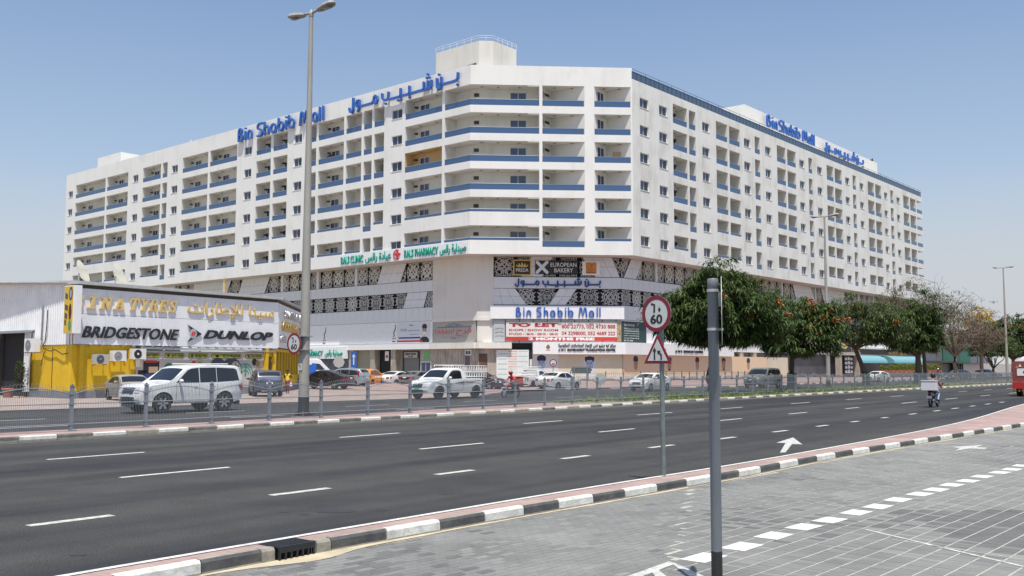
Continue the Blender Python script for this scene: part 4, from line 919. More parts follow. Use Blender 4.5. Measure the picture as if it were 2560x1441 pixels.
# ---------------------------------------------------------------- signs on the mall
GREENL = mat('green_letters', (.01, .30, .22), .5); NAVY = mat('navy_print', (.03, .06, .2), .5); REDP = mat('red_print', (.55, .03, .04), .5); BLK = mat('black_print', (.02, .02, .022), .5)
GREYP = mat('grey_print', (.25, .25, .26), .6); GOLD = mat('gold_letters', (.62, .42, .10), .4, .2); SILVER = mat('silver_letters', (.6, .6, .6), .35, .5)
def board(name, label, face, x0, x1, z0, z1, d0, d1, m, cat='sign', group=None, frame=None):
    t = thing(name, label, cat, face.p((x0+x1)/2, z0, d1), group=group)
    mb = MB(); face.box(mb, x0, x1, z0, z1, d0, d1); part('panel', mb, m, t, world=True)
    if frame:
        mb = MB(); f = .12
        for q in ((x0-f, x1+f, z1, z1+f), (x0-f, x1+f, z0-f, z0), (x0-f, x0, z0, z1), (x1, x1+f, z0, z1)): face.box(mb, *q, d0, d1+.05)
        part('frame', mb, frame, t, world=True)
    return t
def prt(face, body, px0, px1, pyt, pyb, d, m, t, **k):
    """print seen between px0..px1 at mid heights pyt..pyb (at its left end)"""
    x0, z1 = face.at(px0, pyt); x1, _ = face.at(px1, pyt); _, z0 = face.at(px0, pyb); return text_on(face, body, x0, x1, z0, z1, d, m, t, **k)
# clinic and pharmacy board on the lowest edge of the left wing
x0 = FL.at(851, 655)[0]
t = board('shop_sign', 'long white clinic and pharmacy board with green letters under the lowest flats', FL, x0, -.12, 14.86, 16.38, .0, .12, SIGNW)
for bd, a, b, ar_ in (('RALS CLINIC', 855, 911, 0), ('عيادة رالس', 916, 980, 1), ('RALS PHARMACY', 1013, 1098, 0), ('صيدلية رالس', 1102, 1168, 1)):
    text_on(FL, bd, FL.at(a, 650)[0], FL.at(b, 620)[0], 15.12 - (.2 if ar_ else 0), 16.08 + (.1 if ar_ else 0), .12, GREENL, t, ar=bool(ar_), bold=.02, depth=.10)
mb = MB(); cx = FL.at(996, 640)[0]; FL.box(mb, cx-.14, cx+.14, 15.1, 16.2, .12, .22); FL.box(mb, cx-.5, cx+.5, 15.5, 15.8, .121, .221); part('emblem', mb, REDP, t, world=True)
mb = MB(); stroke(FL, mb, [(cx-.1+.62*math.cos(q), 15.62+.58*math.sin(q)) for q in np.linspace(1.2, 5.2, 14)], .1, .12, .2); part('emblem', mb, REDP, t, world=True)
# Arabic mall name and Latin mall name on the front bands
t = thing('mall_sign', 'dark blue Arabic letters on the upper grey band of the mall front', 'sign', PF.p(9, 11.2, .2))
x0, x1 = PF.at(1288, 710)[0], PF.at(1500, 710)[0]; ar_sign(PF, x0, x1, 11.3, 12.42, .19, .06, .2, t, mat('blue_letters_dark', (.02, .06, .22), .4))
t = thing('mall_sign', 'blue Bin Shabib Mall letters with rounded strokes on the white front band', 'sign', PF.p(9, 7.8, .4))
fpx = lambda x: PF.at(1200 + x/5.12, 785)[0]
letters(PF, [('B', fpx(455), fpx(525)), ('i', fpx(548), fpx(570)), ('n', fpx(590), fpx(652)), ('S', fpx(718), fpx(785)), ('h', fpx(812), fpx(870)), ('a', fpx(892), fpx(962)), ('b', fpx(988), fpx(1055)), ('i', fpx(1080), fpx(1102)),
        ('b', fpx(1120), fpx(1192)), ('M', fpx(1255), fpx(1370)), ('a', fpx(1387), fpx(1455)), ('l', fpx(1485), fpx(1505)), ('l', fpx(1520), fpx(1540))], 7.75, 8.92, .15, .25, .42, t)
# three tenant boards over the screens
t = board('shop_sign', 'small black PREDA board with gold frame over the screens', PF, 4.3, 6.15, 12.75, 14.35, -.05, .15, BLK, frame=GOLD)
text_on(PF, 'PREDA', 4.5, 5.95, 13.05, 13.45, .15, SIGNW, t)
mb = MB()
for k, (a, b) in enumerate(((5.2, 1), (4.98, .8), (5.42, .8), (4.8, .5), (5.6, .5))): PF.poly(mb, [(a-.1, 13.6), (a+.1, 13.6), (a+.12+(a-5.2)*.4, 13.6+.3*b), (a+(a-5.2)*.7, 13.6+.6*b), (a-.12+(a-5.2)*.4, 13.6+.3*b)], .15+.004*k, .17+.004*k)
part('emblem', mb, GOLD, t, world=True)
t = board('shop_sign', 'black EUROPEAN BAKERY board with white serif style letters and cross of bands', PF, 6.75, 11.75, 12.8, 14.4, -.05, .12, BLK)
text_on(PF, 'EUROPEAN', 8.55, 11.6, 13.68, 14.15, .12, SIGNW, t); text_on(PF, 'BAKERY', 9.0, 11.2, 13.02, 13.5, .12, SIGNW, t)
for k, (a, b, c, d) in enumerate(((6.95, 12.98, 8.15, 14.22), (6.95, 14.22, 8.15, 12.98))):
    mb = MB(); stroke(PF, mb, [(a, b), (c, d)], .36, .12, .14+.01*k); part('emblem', mb, SILVER, t, world=True)
t = board('shop_sign', 'square orange coffee cup board on white backing over the screens', PF, 12.3, 14.35, 12.72, 14.35, -.05, .15, SIGNW)
mb = MB(); PF.box(mb, 12.7, 13.95, 12.9, 14.2, .15, .18); part('panel', mb, mat('orange_panel', (.62, .22, .03), .5, var=.2, vs=2), t, world=True)
mb = MB(); stroke(PF, mb, [(13.0, 13.55), (13.1, 13.35), (13.35, 13.25), (13.65, 13.35)], .05, .18, .2); stroke(PF, mb, [(13.3, 13.6), (13.45, 13.75), (13.35, 13.9), (13.5, 14.0)], .05, .18, .2); part('emblem', mb, BLK, t, world=True)
text_on(PF, 'KAVA KAFE', 12.85, 13.8, 12.97, 13.12, .18, BLK, t)
# to let banner
xa, xb = PF.at(1265, 830)[0], PF.at(1542, 830)[0]
t = board('banner', 'long white TO LET banner with red print over the shop glazing', PF, xa, xb, 5.02, 7.18, .03, .07, mat('banner_white', (.66, .64, .60), .7, var=.08), cat='banner')
mb = MB(); PF.box(mb, xa, xb, 5.02, 5.47, .07, .075); part('red_stripe', mb, mat('banner_red', (.50, .04, .035), .6), t, world=True)
bx_ = lambda p: PF.at(1200 + p/5.12, 830)[0]
DRD = mat('banner_letters', (.40, .02, .03), .6)
for bd, a, b, z0, z1, m_, bo in (('TO LET', 370, 1000, 6.62, 7.08, DRD, .05), ('SHOPS / SHOW ROOM', 370, 1000, 6.12, 6.38, DRD, .02), ('STUDIO - 1BHK - 2BHK - 3BHK', 370, 1000, 5.66, 5.92, DRD, .02), ('800 22773, 052 4730 888', 1045, 1730, 6.38, 6.92, DRD, .02), ('04 3298000, 052 4689 222', 1045, 1730, 5.6, 6.12, DRD, .02), ('2 MONTHS FREE', 620, 1465, 5.08, 5.4, SIGNW, .05)):
    text_on(PF, bd, bx_(a), bx_(b), z0, z1, .077, m_, t, bold=bo, depth=.008)
t = board('banner', 'narrow grey banner with three lines of Arabic beside the TO LET banner', PF, 1.95, 3.15, 4.9, 7.3, .0, .03, mat('pale_grey_panel', (.42, .44, .45), .6), cat='banner')
for k, bd in enumerate(('يومية مفروش', 'صالة شقق', 'يومية منزلي')): text_on(PF, bd, 2.05, 3.05, 6.3-.45*k, 6.6-.45*k, .03, BLK, t, ar=True, depth=.006)
t = board('banner', 'dark green healthcare banner at the right end of the mall front', PF, bx_(1840), PFL-.02, 4.8, 7.35, .06, .10, mat('deep_green_panel', (.02, .05, .05), .5), cat='banner')
t2 = board('banner', 'dark green healthcare banner round the corner of the mall front', PR, 0.1, 5.2, 4.8, 7.35, .04, .10, MT['deep_green_panel'], cat='banner')
text_on(PR, 'RALS HEALTHCARE', .5, 2.6, 6.8, 7.05, .1, SIGNW, t2, depth=.006)
for k in range(6): text_on(PR, ('OUR SPECIALITIES AND SERVICES', 'Orthopedics  General  Dental', 'Pediatrics  Internal  Dermatology', 'Gynecology  Cardiology  Radiology', '800 7257 9648', 'PHARMACY CLINIC')[k], .3, 3.6 if k != 4 else 2.2, 6.15-.28*k if k < 5 else 6.4, 6.3-.28*k if k < 5 else 6.6, .1, SIGNW, t2, depth=.006)
mb = MB(); PF.box(mb, bx_(1752), bx_(1838), 4.95, 7.0, .03, .06); part('food_photo', mb, mat('food_photo', (.45, .34, .18), .6, var=.7, vs=4, var2=(.10, .06, .03)), t, world=True)
# poster banners on the left sign band
band_z = (4.9, 7.4); py = lambda p: 600 + p/4.238
t = thing('shop_sign', 'tall thin calligraphy logo nearest the street lamp on the white band', 'sign', PL.p(PL.at(812, 840)[0], 5, .1))
def callig(cx, t):
    for st, m_ in ((((.25, 2.3), (.35, 2.0), (.15, 1.6)), REDP), (((.3, 1.8), (-.05, 1.3), (.05, .9), (-.1, .8)), BLK), (((-.35, .45), (.1, .55), (.3, .5)), GREYP), (((-.3, .1), (.2, .12)), BLK)):
        mb = MB(); stroke(PL, mb, [(cx+a*.9, 5.0+b*.95) for a, b in st], .12, .062, .09); part('lettering', mb, m_, t, world=True)
callig(PL.at(812, 840)[0], t)
t = thing('shop_sign', 'tall thin calligraphy logo beside the PCR poster', 'sign', PL.p(PL.at(986, 835)[0], 5, .1)); callig(PL.at(986, 835)[0], t)
xa, xb = PL.at(994, 835)[0], PL.at(1076, 835)[0]
t = board('banner', 'white PCR test poster with a masked man in a dark shirt', PL, xa, xb, 4.92, 7.35, .062, .09, mat('poster_white', (.62, .64, .67), .6), cat='poster')
W_ = xb-xa
text_on(PL, 'PCR', xa+.12*W_, xa+.30*W_, 6.35, 6.65, .09, NAVY, t, depth=.006); text_on(PL, 'Healthcare Partner', xa+.34*W_, xa+.7*W_, 6.35, 6.5, .09, NAVY, t, depth=.006); text_on(PL, '8 am to 8 pm', xa+.4*W_, xa+.66*W_, 5.85, 6.02, .09, BLK, t, depth=.006)
for a, b, c, d, m_ in ((.05, .72, 5.42, 5.62, NAVY), (.0, .78, 5.0, 5.22, REDP), (.38, .5, 7.0, 7.12, GREENL)): mb = MB(); PL.box(mb, xa+a*W_, xa+b*W_, c, d, .09, .094); part('print', mb, m_, t, world=True)
SKINP = mat('print_skin', (.48, .30, .22), .7); 
def portrait(face, cx, z0, h, t, d, skin, hair, cloth, gh=False, scarf=None, mask=False):
    """flat printed head and shoulders"""
    def el(x, z, rx, rz, m_, dd, a0=0, a1=360):
        mb = MB(); mb.poly([face.p(cx + h*(x + rx*math.cos(R(a))), z0 + h*(z + rz*math.sin(R(a))), d+dd) for a in np.linspace(a0, a1, 25)[:(-1 if a1-a0 == 360 else 25)]]); part('print', mb, m_, t, world=True)
    def pg_(pts, m_, dd): mb = MB(); mb.poly([face.p(cx+h*a, z0+h*b, d+dd) for a, b in pts]); part('print', mb, m_, t, world=True)
    pg_([(-.36, 0), (.36, 0), (.34, .17), (.15, .30), (-.15, .30), (-.34, .17)], cloth, .002)
    if scarf: el(0, .62, .26, .36, scarf, .003)
    el(0, .82 if not gh else .80, .19, .16, hair, .004)
    el(0, .60, .155, .25, skin, .006)
    if gh: pg_([(-.2, .80), (.2, .80), (.19, .93), (-.19, .93)], hair, .008)
    else: pg_([(-.16, .74), (.16, .74), (.17, .92), (0, .98), (-.17, .92)], hair, .008)
    for s_ in (-1, 1): el(s_*.065, .66, .035, .018, hair, .010); pg_([(s_*.03, .71), (s_*.11, .715), (s_*.11, .73), (s_*.03, .725)], hair, .010)
    pg_([(-.018, .55), (.018, .55), (.01, .65), (-.01, .65)], mat('print_shade', (.30, .18, .13), .8), .009)
    if mask: pg_([(-.14, .56), (.14, .56), (.09, .40), (-.09, .40)], SIGNW, .012)
    else: pg_([(-.06, .475), (.06, .475), (.04, .455), (-.04, .455)], mat('print_lip', (.32, .10, .08), .8), .010)
    if gh: el(0, .42, .11, .09, hair, .0085, 180, 360); pg_([(-.08, .50), (.08, .50), (.08, .52), (-.08, .52)], hair, .011)
portrait(PL, xb-.16*W_, 4.94, 2.3, t, .09, SKINP, BLK, BLK, mask=True)
# FARAH board
xa, xb = PL.at(1084, 830)[0], PL.at(1187, 830)[0]
t = board('shop_sign', 'speckled grey FARAH board with ornate crown on the corner pier', PL, xa, xb, 4.95, 7.25, -.3, .02, mat('speckled_board', (.40, .38, .34), .6, var=.3, vs=12), frame=CONC)
W_ = xb-xa; text_on(PL, 'FARAH', xa+.05*W_, xa+.46*W_, 5.85, 6.4, .02, REDP, t, depth=.006); text_on(PL, 'فرح', xa+.56*W_, xa+.93*W_, 5.6, 6.6, .02, REDP, t, ar=True, depth=.006); text_on(PL, 'Flowers & Chocolate  Gifts', xa+.2*W_, xa+.8*W_, 5.4, 5.55, .02, GREYP, t, depth=.006)
mb = MB()
for st in ([(.4, .80), (.37, .9), (.44, .86), (.5, .96), (.56, .86), (.63, .9), (.6, .80), (.4, .80)], [(.1, .74), (.9, .74)], [(.5, .52), (.5, .66)], [(.44, .12), (.5, .2), (.56, .12)], [(.3, .78), (.34, .84), (.38, .78)], [(.62, .78), (.66, .84), (.7, .78)]): stroke(PL, mb, [(xa+a*W_, 4.95+b*2.3) for a, b in st], .06, .02, .035)
part('emblem', mb, NAVY, t, world=True)
# pharmacy board low on the left and its dark poster
t = board('shop_sign', 'white pharmacy board with green letters low behind the street lamp', PL, PL.at(745, 880)[0], PL.at(875, 880)[0], 3.0, 4.55, .3, .62, SIGNW)
text_on(PL, 'RALS PHARMACY', PL.at(750, 880)[0], PL.at(817, 880)[0], 3.35, 4.1, .62, GREENL, t, bold=.02, depth=.08); text_on(PL, 'صيدلية رالس', PL.at(822, 880)[0], PL.at(866, 880)[0], 3.2, 4.2, .62, GREENL, t, ar=True, bold=.02, depth=.08)
t = board('banner', 'dark grey poster with faint white print under the pharmacy board', PL, PL.at(790, 900)[0], PL.at(875, 900)[0], .9, 3.0, -.1, .0, mat('dark_poster', (.12, .13, .16), .5, var=.5, vs=1.2, var2=(.05, .055, .07)), cat='poster')
# garage name plate, small notices
t = board('garage_sign', 'pale plate with black print over the garage door', PL, -12.6, -10.3, 3.05, 3.75, -.5, -.3, mat('plate_beige', (.45, .42, .36), .6)); text_on(PL, 'SERVICE CENTER', -12.4, -10.5, 3.4, 3.65, -.3, BLK, t, bold=.03); text_on(PL, 'CAR PARK', -11.9, -11.0, 3.12, 3.28, -.3, BLK, t)
t = board('notice', 'small white no entry notice hanging between the stone pillars', PL, -16.1, -15.4, 2.7, 3.9, -.3, -.27, SIGNW, cat='notice'); mb = MB(); c = PL.p(-15.75, 3.25, -.262); mb.poly([PL.p(-15.75+.22*math.cos(a), 3.25+.22*math.sin(a), -.262) for a in np.linspace(0, 6.28, 17)[:-1]]); part('print', mb, REDP, t, world=True)
for k, (a, b, m_, lab) in enumerate(((1161, 1173, mat('photo_print_grey', (.14, .12, .14), .6, var=.6, vs=2.5), 'narrow dark beauty poster left on the stone wall'), (1197, 1218, mat('photo_print_brown', (.13, .07, .05), .6, var=.6, vs=2.5), 'wider dark brown beauty poster near the corner of the stone wall'))):
    f_ = PL if k == 0 else PF; u0, u1 = (f_.at(a, 900)[0], f_.at(b, 900)[0]); board('poster', lab, f_, u0, u1, 1.9, 3.5, -.1, -.07, m_, cat='poster')
mb = MB(); xg = PL.at(1066, 890)[0]
t = board('notice', 'small green emblem plate on the stone wall above the white window', PL, xg-.4, xg+.4, 2.9, 3.8, -.1, -.07, mat('lime_print', (.12, .45, .15), .6), cat='notice')
# striped roller shutter window
x0, x1 = PF.at(1241, 900)[0], PF.at(1322, 900)[0]
t = thing('striped_shopfront', 'white framed shopfront with pale pink and green stripes beside the stone wall', 'shopfront', PF.p(x0, .5, 0))
mb = MB(); PF.box(mb, x0, x1, .5, 3.95, -.3, .12); part('frame', mb, WPL, t, world=True); SC = [mat('stripe_pink', (.62, .36, .33), .6), mat('stripe_mint', (.36, .56, .52), .6), mat('stripe_cream', (.60, .52, .42), .6), WPL]
for i in range(3):
    a = x0+.15+i*(x1-x0-.2)/3; b = a+(x1-x0-.2)/3-.1; mb = MB()
    for k in range(22): mb.mi = (k*7+i) % 4 if k % 2 else 3; PF.box(mb, a, b, .6+k*.148, .6+k*.148+.14, .12, .135)
    part('striped_panel', mb, SC, t, world=True)
mb = MB(); PF.box(mb, x1+.1, x1+.75, 2.9, 3.9, -.1, .02); part('dark_opening', mb, DARK, pod, world=True); mb = MB(); PF.box(mb, x1+.1, x1+.75, .5, 2.9, -.3, .0); part('wall', mb, CLAD, pod, world=True)
# transactions centre: long fascia box and printed hoarding with portraits, front then right wing
xa = PF.at(1331, 885)[0]
t = thing('shop_sign', 'long white fascia box lettered AWS GOVERNMENT TRANSACTIONS CENTER', 'sign', PF.p(xa, 3.6, .8))
mb = MB(); PF.box(mb, xa, PFL+.3, 3.45, 4.85, -.5, .9); part('panel', mb, SIGNW, t, world=True)
mb = MB(); PR.box(mb, -.35, 26, 3.45, 4.85, -.5, .87); part('panel', mb, SIGNW, t, world=True)
q = lambda x: PF.at(1320 + x/10.667, 872)[0]
text_on(PF, 'مركز ايه دبليو اس لإنجاز المعاملات الحكومية', q(785), q(2305), 4.22, 4.68, .9, BLK, t, ar=True, bold=.02, depth=.08); text_on(PF, 'A W S  GOVERNMENT TRANSACTIONS CENTER', q(785), q(2300), 3.82, 4.1, .9, BLK, t, bold=.04, depth=.08)
mb = MB(); PF.poly(mb, [(q(460), 4.28), (q(515), 4.02), (q(572), 4.28), (q(515), 4.62)], .9, .94); part('emblem', mb, mat('emblem_brown', (.22, .13, .04), .5), t, world=True); text_on(PF, 'AWS', q(465), q(568), 3.85, 3.98, .9, REDP, t)
text_on(PR, 'A W S  SERVICES CENTER', 10.5, 17.5, 3.8, 4.1, .87, BLK, t, bold=.04, depth=.08)
hz = lambda f_, px: f_.at(px, 905)[0]
t = thing('hoarding', 'cream printed hoarding with two blue toned portraits on the mall front', 'hoarding', PF.p(12, .6, .5))
cream = mat('cream_print', (.60, .53, .40), .7, var=.12, vs=.5); dune = mat('dune_print', (.60, .40, .22), .7, var=.45, vs=.35, stretch=(1, 1, 3.5), var2=(.62, .52, .40))
mb = MB(); PF.box(mb, xa-.0, PFL, .95, 3.45, -.4, .3); part('panel', mb, cream, t, world=True)
mb = MB(); PF.box(mb, xa, xa+3.0, .95, 3.44, .3, .31); part('panel', mb, mat('white_print', (.62, .62, .60), .7), t, world=True)
BLS = mat('print_blue_skin', (.38, .45, .58), .7); BLN = mat('print_navy', (.02, .03, .07), .7); WCL = mat('print_white_cloth', (.56, .58, .60), .7)
portrait(PF, hz(PF, 1353), .62, 2.8, t, .312, BLS, BLN, BLS); portrait(PF, hz(PF, 1473), .55, 2.8, t, .302, BLS, BLN, WCL, gh=True, scarf=WCL)
mb = MB(); PF.box(mb, xa, PFL+.2, .4, .95, -.4, .34); part('plinth', mb, mat('print_pale_base', (.56, .52, .50), .7, var=.25, vs=3), t, world=True)
t = thing('hoarding', 'orange dune hoarding with five brown toned portraits along the right wing', 'hoarding', PR.p(10, .6, .5))
mb = MB(); PR.box(mb, -.1, PR.at(1912, 915)[0], .95, 3.45, -.4, .3); part('panel', mb, dune, t, world=True); mb = MB(); PR.box(mb, PR.at(1912, 915)[0], PR.at(1965, 915)[0], .5, 3.45, -.4, .3); part('panel', mb, cream, t, world=True)
BRS = mat('print_brown_skin', (.42, .25, .16), .7); BRC = mat('print_tan_cloth', (.60, .46, .32), .7)
for px_, gh in ((1584, 0), (1668, 1), (1738, 0), (1804, 1), (1866, 0)): portrait(PR, hz(PR, px_), .62, 2.75, t, .302, BRS, BLN, BRC, gh=bool(gh), scarf=BRC if gh else None)
mb = MB(); PR.box(mb, 0, PR.at(1912, 915)[0], .4, .95, -.4, .34); part('plinth', mb, MT['print_pale_base'], t, world=True)
# restaurant end of the right wing
sx = lambda px, py_=900: PR.at(px, py_)[0]
t = board('shop_sign', 'round yellow logo on a tall black board above the stone porch', PR, sx(2084), sx(2118), 4.6, 7.6, .5, .7, BLK)
mb = MB(); xc = (sx(2084)+sx(2118))/2+.1; mb.poly([PR.p(xc+1.6*math.cos(a), 6.1+1.05*math.sin(a), .71) for a in np.linspace(0, 6.28, 25)[:-1]]); part('emblem', mb, mat('logo_yellow', (.60, .48, .18), .5), t, world=True); text_on(PR, 'Wakz', xc-1.4, xc+1.4, 6.0, 6.9, .72, BLK, t, bold=.03); text_on(PR, 'food bites', xc-.8, xc+.9, 5.5, 5.75, .72, BLK, t)
t = thing('stone_porch', 'grey stone porch with a black board of small white picture frames', 'porch', PR.p(sx(2100), .45, 1))
mb = MB(); a, b = sx(2068), sx(2120); PR.box(mb, a, b, 4.0, 4.5, 0, 2.2); part('lintel', mb, CONC, t, world=True)
for x in (a+.1, b-1.0): mb = MB(); PR.box(mb, x, x+.8, .45, 4.0, 1.3, 2.1); part('pillar', mb, STONE, t, world=True)
c, d = sx(2090), sx(2112); mb = MB(); PR.box(mb, c, d, .8, 3.9, 1.2, 1.4); part('board', mb, BLK, t, world=True)
for i in range(4):
    for j in range(3): mb = MB(); x = c+.25+j*(d-c-.3)/3; PR.box(mb, x+.1*random.random(), x+(d-c)/4.2, 1.1+i*.7, 1.5+i*.7+.12*(j % 2), 1.4, 1.44); part('picture_frame', mb, SIGNW, t, world=True)
t = thing('awning', 'long pale blue rounded canvas awning of the restaurant', 'awning', PR.p(sx(2200), 2.8, 1.5))
CY = mat('cyan_canvas', (.15, .34, .39), .8, var=.1, vs=1)
for a, b in ((2118, 2186), (2204, 2284)):
    a, b = sx(a), sx(b); mb = MB(); pr_ = [(.3 + 2.1*math.sin(q), 2.75 + 1.35*math.cos(q)) for q in np.linspace(0, math.pi/2, 8)]
    for (d0, z0), (d1, z1) in zip(pr_, pr_[1:]): mb.quad(PR.p(a, z0, d0), PR.p(b, z0, d0), PR.p(b, z1, d1), PR.p(a, z1, d1))
    for x in (a, b): mb.poly([PR.p(x, z, d) for d, z in pr_] + [PR.p(x, 2.75, .3)])
    part('canvas', mb, CY, t, world=True)
t = board('shop_sign', 'narrow dark board with orange neon style letters above the awning', PR, sx(2118), sx(2290), 4.3, 5.2, .1, .35, mat('brown_board', (.05, .025, .02), .5))
for a, b, bd in ((2122, 2145, 'KEBAB'), (2216, 2264, 'ADANA KEBAB')): text_on(PR, bd, sx(a), sx(b), 4.42, 5.05, .36, mat('orange_letters', (.75, .36, .08), .5), t, bold=.02)
mb = MB(); PR.box(mb, sx(2118), sx(2290), 5.3, 5.55, .1, .6); part('cornice', mb, SIGNW, pod, world=True)
# green fronted shops and grey wall farther along
gf = Face(RD(190, 58), T2)
def gx(px): return gf.at(px, 920)[0]
gb = thing('shop_building', 'low shop with green fascia and two green window posters beyond the bare tree', 'building', gf.p(gx(2390), 0))
mb = MB(); gf.box(mb, gx(2300), gx(2475), 0, 9.0, -12, 0); part('wall', mb, mat('grey_wall', (.46, .45, .43), .9, var=.1), gb, world=True)
mb = MB(); gf.box(mb, gx(2322), gx(2458), 7.2, 8.6, 0, 1.2); part('fascia', mb, mat('green_fascia', (.10, .38, .05), .5), gb, world=True)
mb = MB(); gf.box(mb, gx(2300), gx(2462), 6.7, 7.2, 0, 1.2); part('fascia', mb, mat('teal_fascia', (.08, .16, .16), .5), gb, world=True)
for a, b in ((2356, 2389), (2397, 2425)): mb = MB(); gf.box(mb, gx(a), gx(b), 3.2, 6.5, 0, .2); part('window_poster', mb, mat('green_poster', (.02, .30, .17), .5, var=.1), gb, world=True)
for a, b in ((2341, 2350), ): mb = MB(); gf.box(mb, gx(a), gx(b), 4.3, 6.6, .0, .1); part('window', mb, mat('brown_glass', (.10, .06, .04), .3), gb, world=True)
mb = MB(); gf.box(mb, gx(2310), gx(2358), 3.05, 3.4, 0, 3); gf.box(mb, gx(2358), gx(2425), 2.9, 3.05, 0, 3); part('canopy', mb, mat('dark_canopy', (.06, .06, .05), .7), gb, world=True)
for px_ in (2360, 2369, 2374): mb = MB(); gf.box(mb, gx(px_)-.15, gx(px_)+.15, 0, 3, 2.6, 2.9); part('post', mb, DARK, gb, world=True)
wl = thing('boundary_wall', 'long pale grey boundary wall beyond the small tree', 'wall', gf.p(gx(2480), 0, 2)); mb = MB(); gf.box(mb, gx(2372), gx(2700), 0, 3.0, 2, 2.4); part('wall', mb, mat('pale_wall', (.44, .43, .40), .9, var=.15), wl, world=True)
gb = thing('shop_building', 'white low building with small windows behind the grey wall', 'building', gf.p(gx(2520), 0, -5))
mb = MB(); gf.box(mb, gx(2430), gx(2680), 0, 6.5, -14, -6); part('wall', mb, WHITE, gb, world=True)
for k in range(5): mb = MB(); x = gx(2395)+k*9.5; gf.box(mb, x, x+2.2, 3.3, 4.6, .0, .15); part('window', mb, mat('blue_grey_glass', (.10, .14, .18), .3), wl, world=True)

# ---------------------------------------------------------------- the tyre shop
SO = Vector((-26.8, 58.9, 0)); SX = Vector((.5561, .8311, 0)); SF = Face(SO, SX); SW = Face(SO, -Vector((-.79, .61, 0))); SEnd = SF.p(16.36, 0); SG = Face(SEnd, Vector((-.088, 1, 0)))
shop = thing('tyre_shop', 'yellow and white tyre shop with corrugated gable and long letter boards', 'building', (SO.x, SO.y, 0))
CORR = mat('corrugated_white', (.76, .77, .77), .5, .0, var=.12, vs=.9)
def corr(mb, face, x0, x1, z0, zt, d=0.0, pitch=.28):
    n = math.ceil((x1-x0)/pitch - .01)
    for i in range(n):
        a = x0+i*pitch; pts = [(a, d), (a+.1, d), (a+.14, d+.05), (a+.24, d+.05), (a+pitch, d)]
        for (p, e), (q_, g_) in zip(pts, pts[1:]): mb.quad(face.p(p, z0, e), face.p(q_, z0, g_), face.p(q_, zt(q_), g_), face.p(p, zt(p), e))
zt = lambda x: 7.05 - x*.045
YW = mat('yellow_wall', (.68, .43, .012), .75, var=.12, vs=1.2, bump=.25, bs=5)
mb = MB(); corr(mb, SW, -5.6, 0, 3.3, zt); corr(mb, SW, -9.5, -5.6, 4.2, zt); corr(mb, SW, -24, -9.5, .4, zt); part('corrugated_wall', mb, CORR, shop, world=True)
mb = MB(); corr(mb, SW, -5.75, -5.0+-.0, .35, lambda x: 4.15, .12, .22); part('sliding_door', mb, CORR, shop, world=True)
mb = MB(); SW.box(mb, -13, -4.7, 4.1, 4.25, 0, .45); mb.prism([SW.p(-13, 4.25, 0), SW.p(-4.6, 4.25, 0), SW.p(-4.6, 4.1, .5), SW.p(-13, 4.1, .5)], (0, 0, .05)); part('door_canopy', mb, GALV, shop, world=True)
mb = MB(); SW.box(mb, -9.5, -5.75, 0, 4.2, -6, -.3); part('dark_interior', mb, DARK, shop, world=True)
boxes('yellow_wall', SW, [(-5.2, 0, .45, 3.3, -.3, -.02)], YW, shop); boxes('yellow_wall', SF, [(0, 4.4, .45, 3.3, -.3, .0), (15.3, 16.36, .45, 3.3, -.3, .0)], YW, shop); boxes('yellow_wall', SG, [(0, 18, .45, 1.3, -.3, .0), (0, 18, 3.1, 3.35, -.3, 0)], YW, shop)
boxes('yellow_post', SF, [(.45, .75, .45, 3.3, 0, .14), (15.15, 15.4, .45, 3.3, 0, .3), (16.0, 16.3, .45, 3.3, 0, .12)], YW, shop)
mb = MB(); SW.box(mb, -5.2, 0, 0, .45, -.35, .06); SF.box(mb, 0, 16.4, 0, .45, -.3, .06); SG.box(mb, 0, 18, 0, .45, -.3, .06); part('plinth', mb, mat('grey_plinth', (.20, .22, .25), .9, var=.25), shop, world=True)
mb = MB(); SW.box(mb, -2.35, -2.3, .45, 3.2, -.02, .0); part('door_joint', mb, DARK, shop, world=True)
mb = MB(); SG.rect(mb, .2, 18, 1.3, 3.1, -.1); part('glazing', mb, WING, shop, world=True)
for k in range(9): mb = MB(); x = .05 + k*1.55; SG.box(mb, x, x+.22, 1.3, 3.1, -.1, .03); part('yellow_post', mb, YW, shop, world=True)
mb = MB(); SF.box(mb, 15.45, 15.95, .5, 2.7, 0, .03); part('door', mb, mat('door_brown', (.12, .07, .02), .5), shop, world=True)
mb = MB(); a, b, c, d = SW.p(-24, 0, 0), SF.p(16.6, 0), SG.p(18, 0), SW.p(-24, 0, 0) + SX*16
zr_ = 7.05
mb.quad(Z(SO + SF.n*.3 + SW.n*.3, zr_), Z(SF.p(16.6, 0, .3), zr_), Z(SF.p(16.6, 0, -12), zr_+.35), Z(SO - SF.n*12, zr_+.6)); mb.quad(Z(SO - SF.n*12, zr_+.6), Z(SF.p(16.6, 0, -12), zr_+.35), Z(SF.p(16.6, 0, -24), zr_-.2), Z(SO - SF.n*24, zr_-.2))
part('roof', mb, CORR, shop, world=True)
mb = MB(); SF.box(mb, -.3, 16.6, 6.98, 7.18, -.2, .45); mb.hexa([SW.p(-24, 8.1, .3), SW.p(0, 7.0, .3), SW.p(0, 7.0, -.2), SW.p(-24, 8.1, -.2), SW.p(-24, 8.28, .3), SW.p(0, 7.18, .3), SW.p(0, 7.18, -.2), SW.p(-24, 8.28, -.2)]); SG.box(mb, 0, 18, 6.98, 7.18, -.2, .3); part('gutter', mb, mat('gutter_grey', (.45, .45, .44), .5, var=.15), shop, world=True)
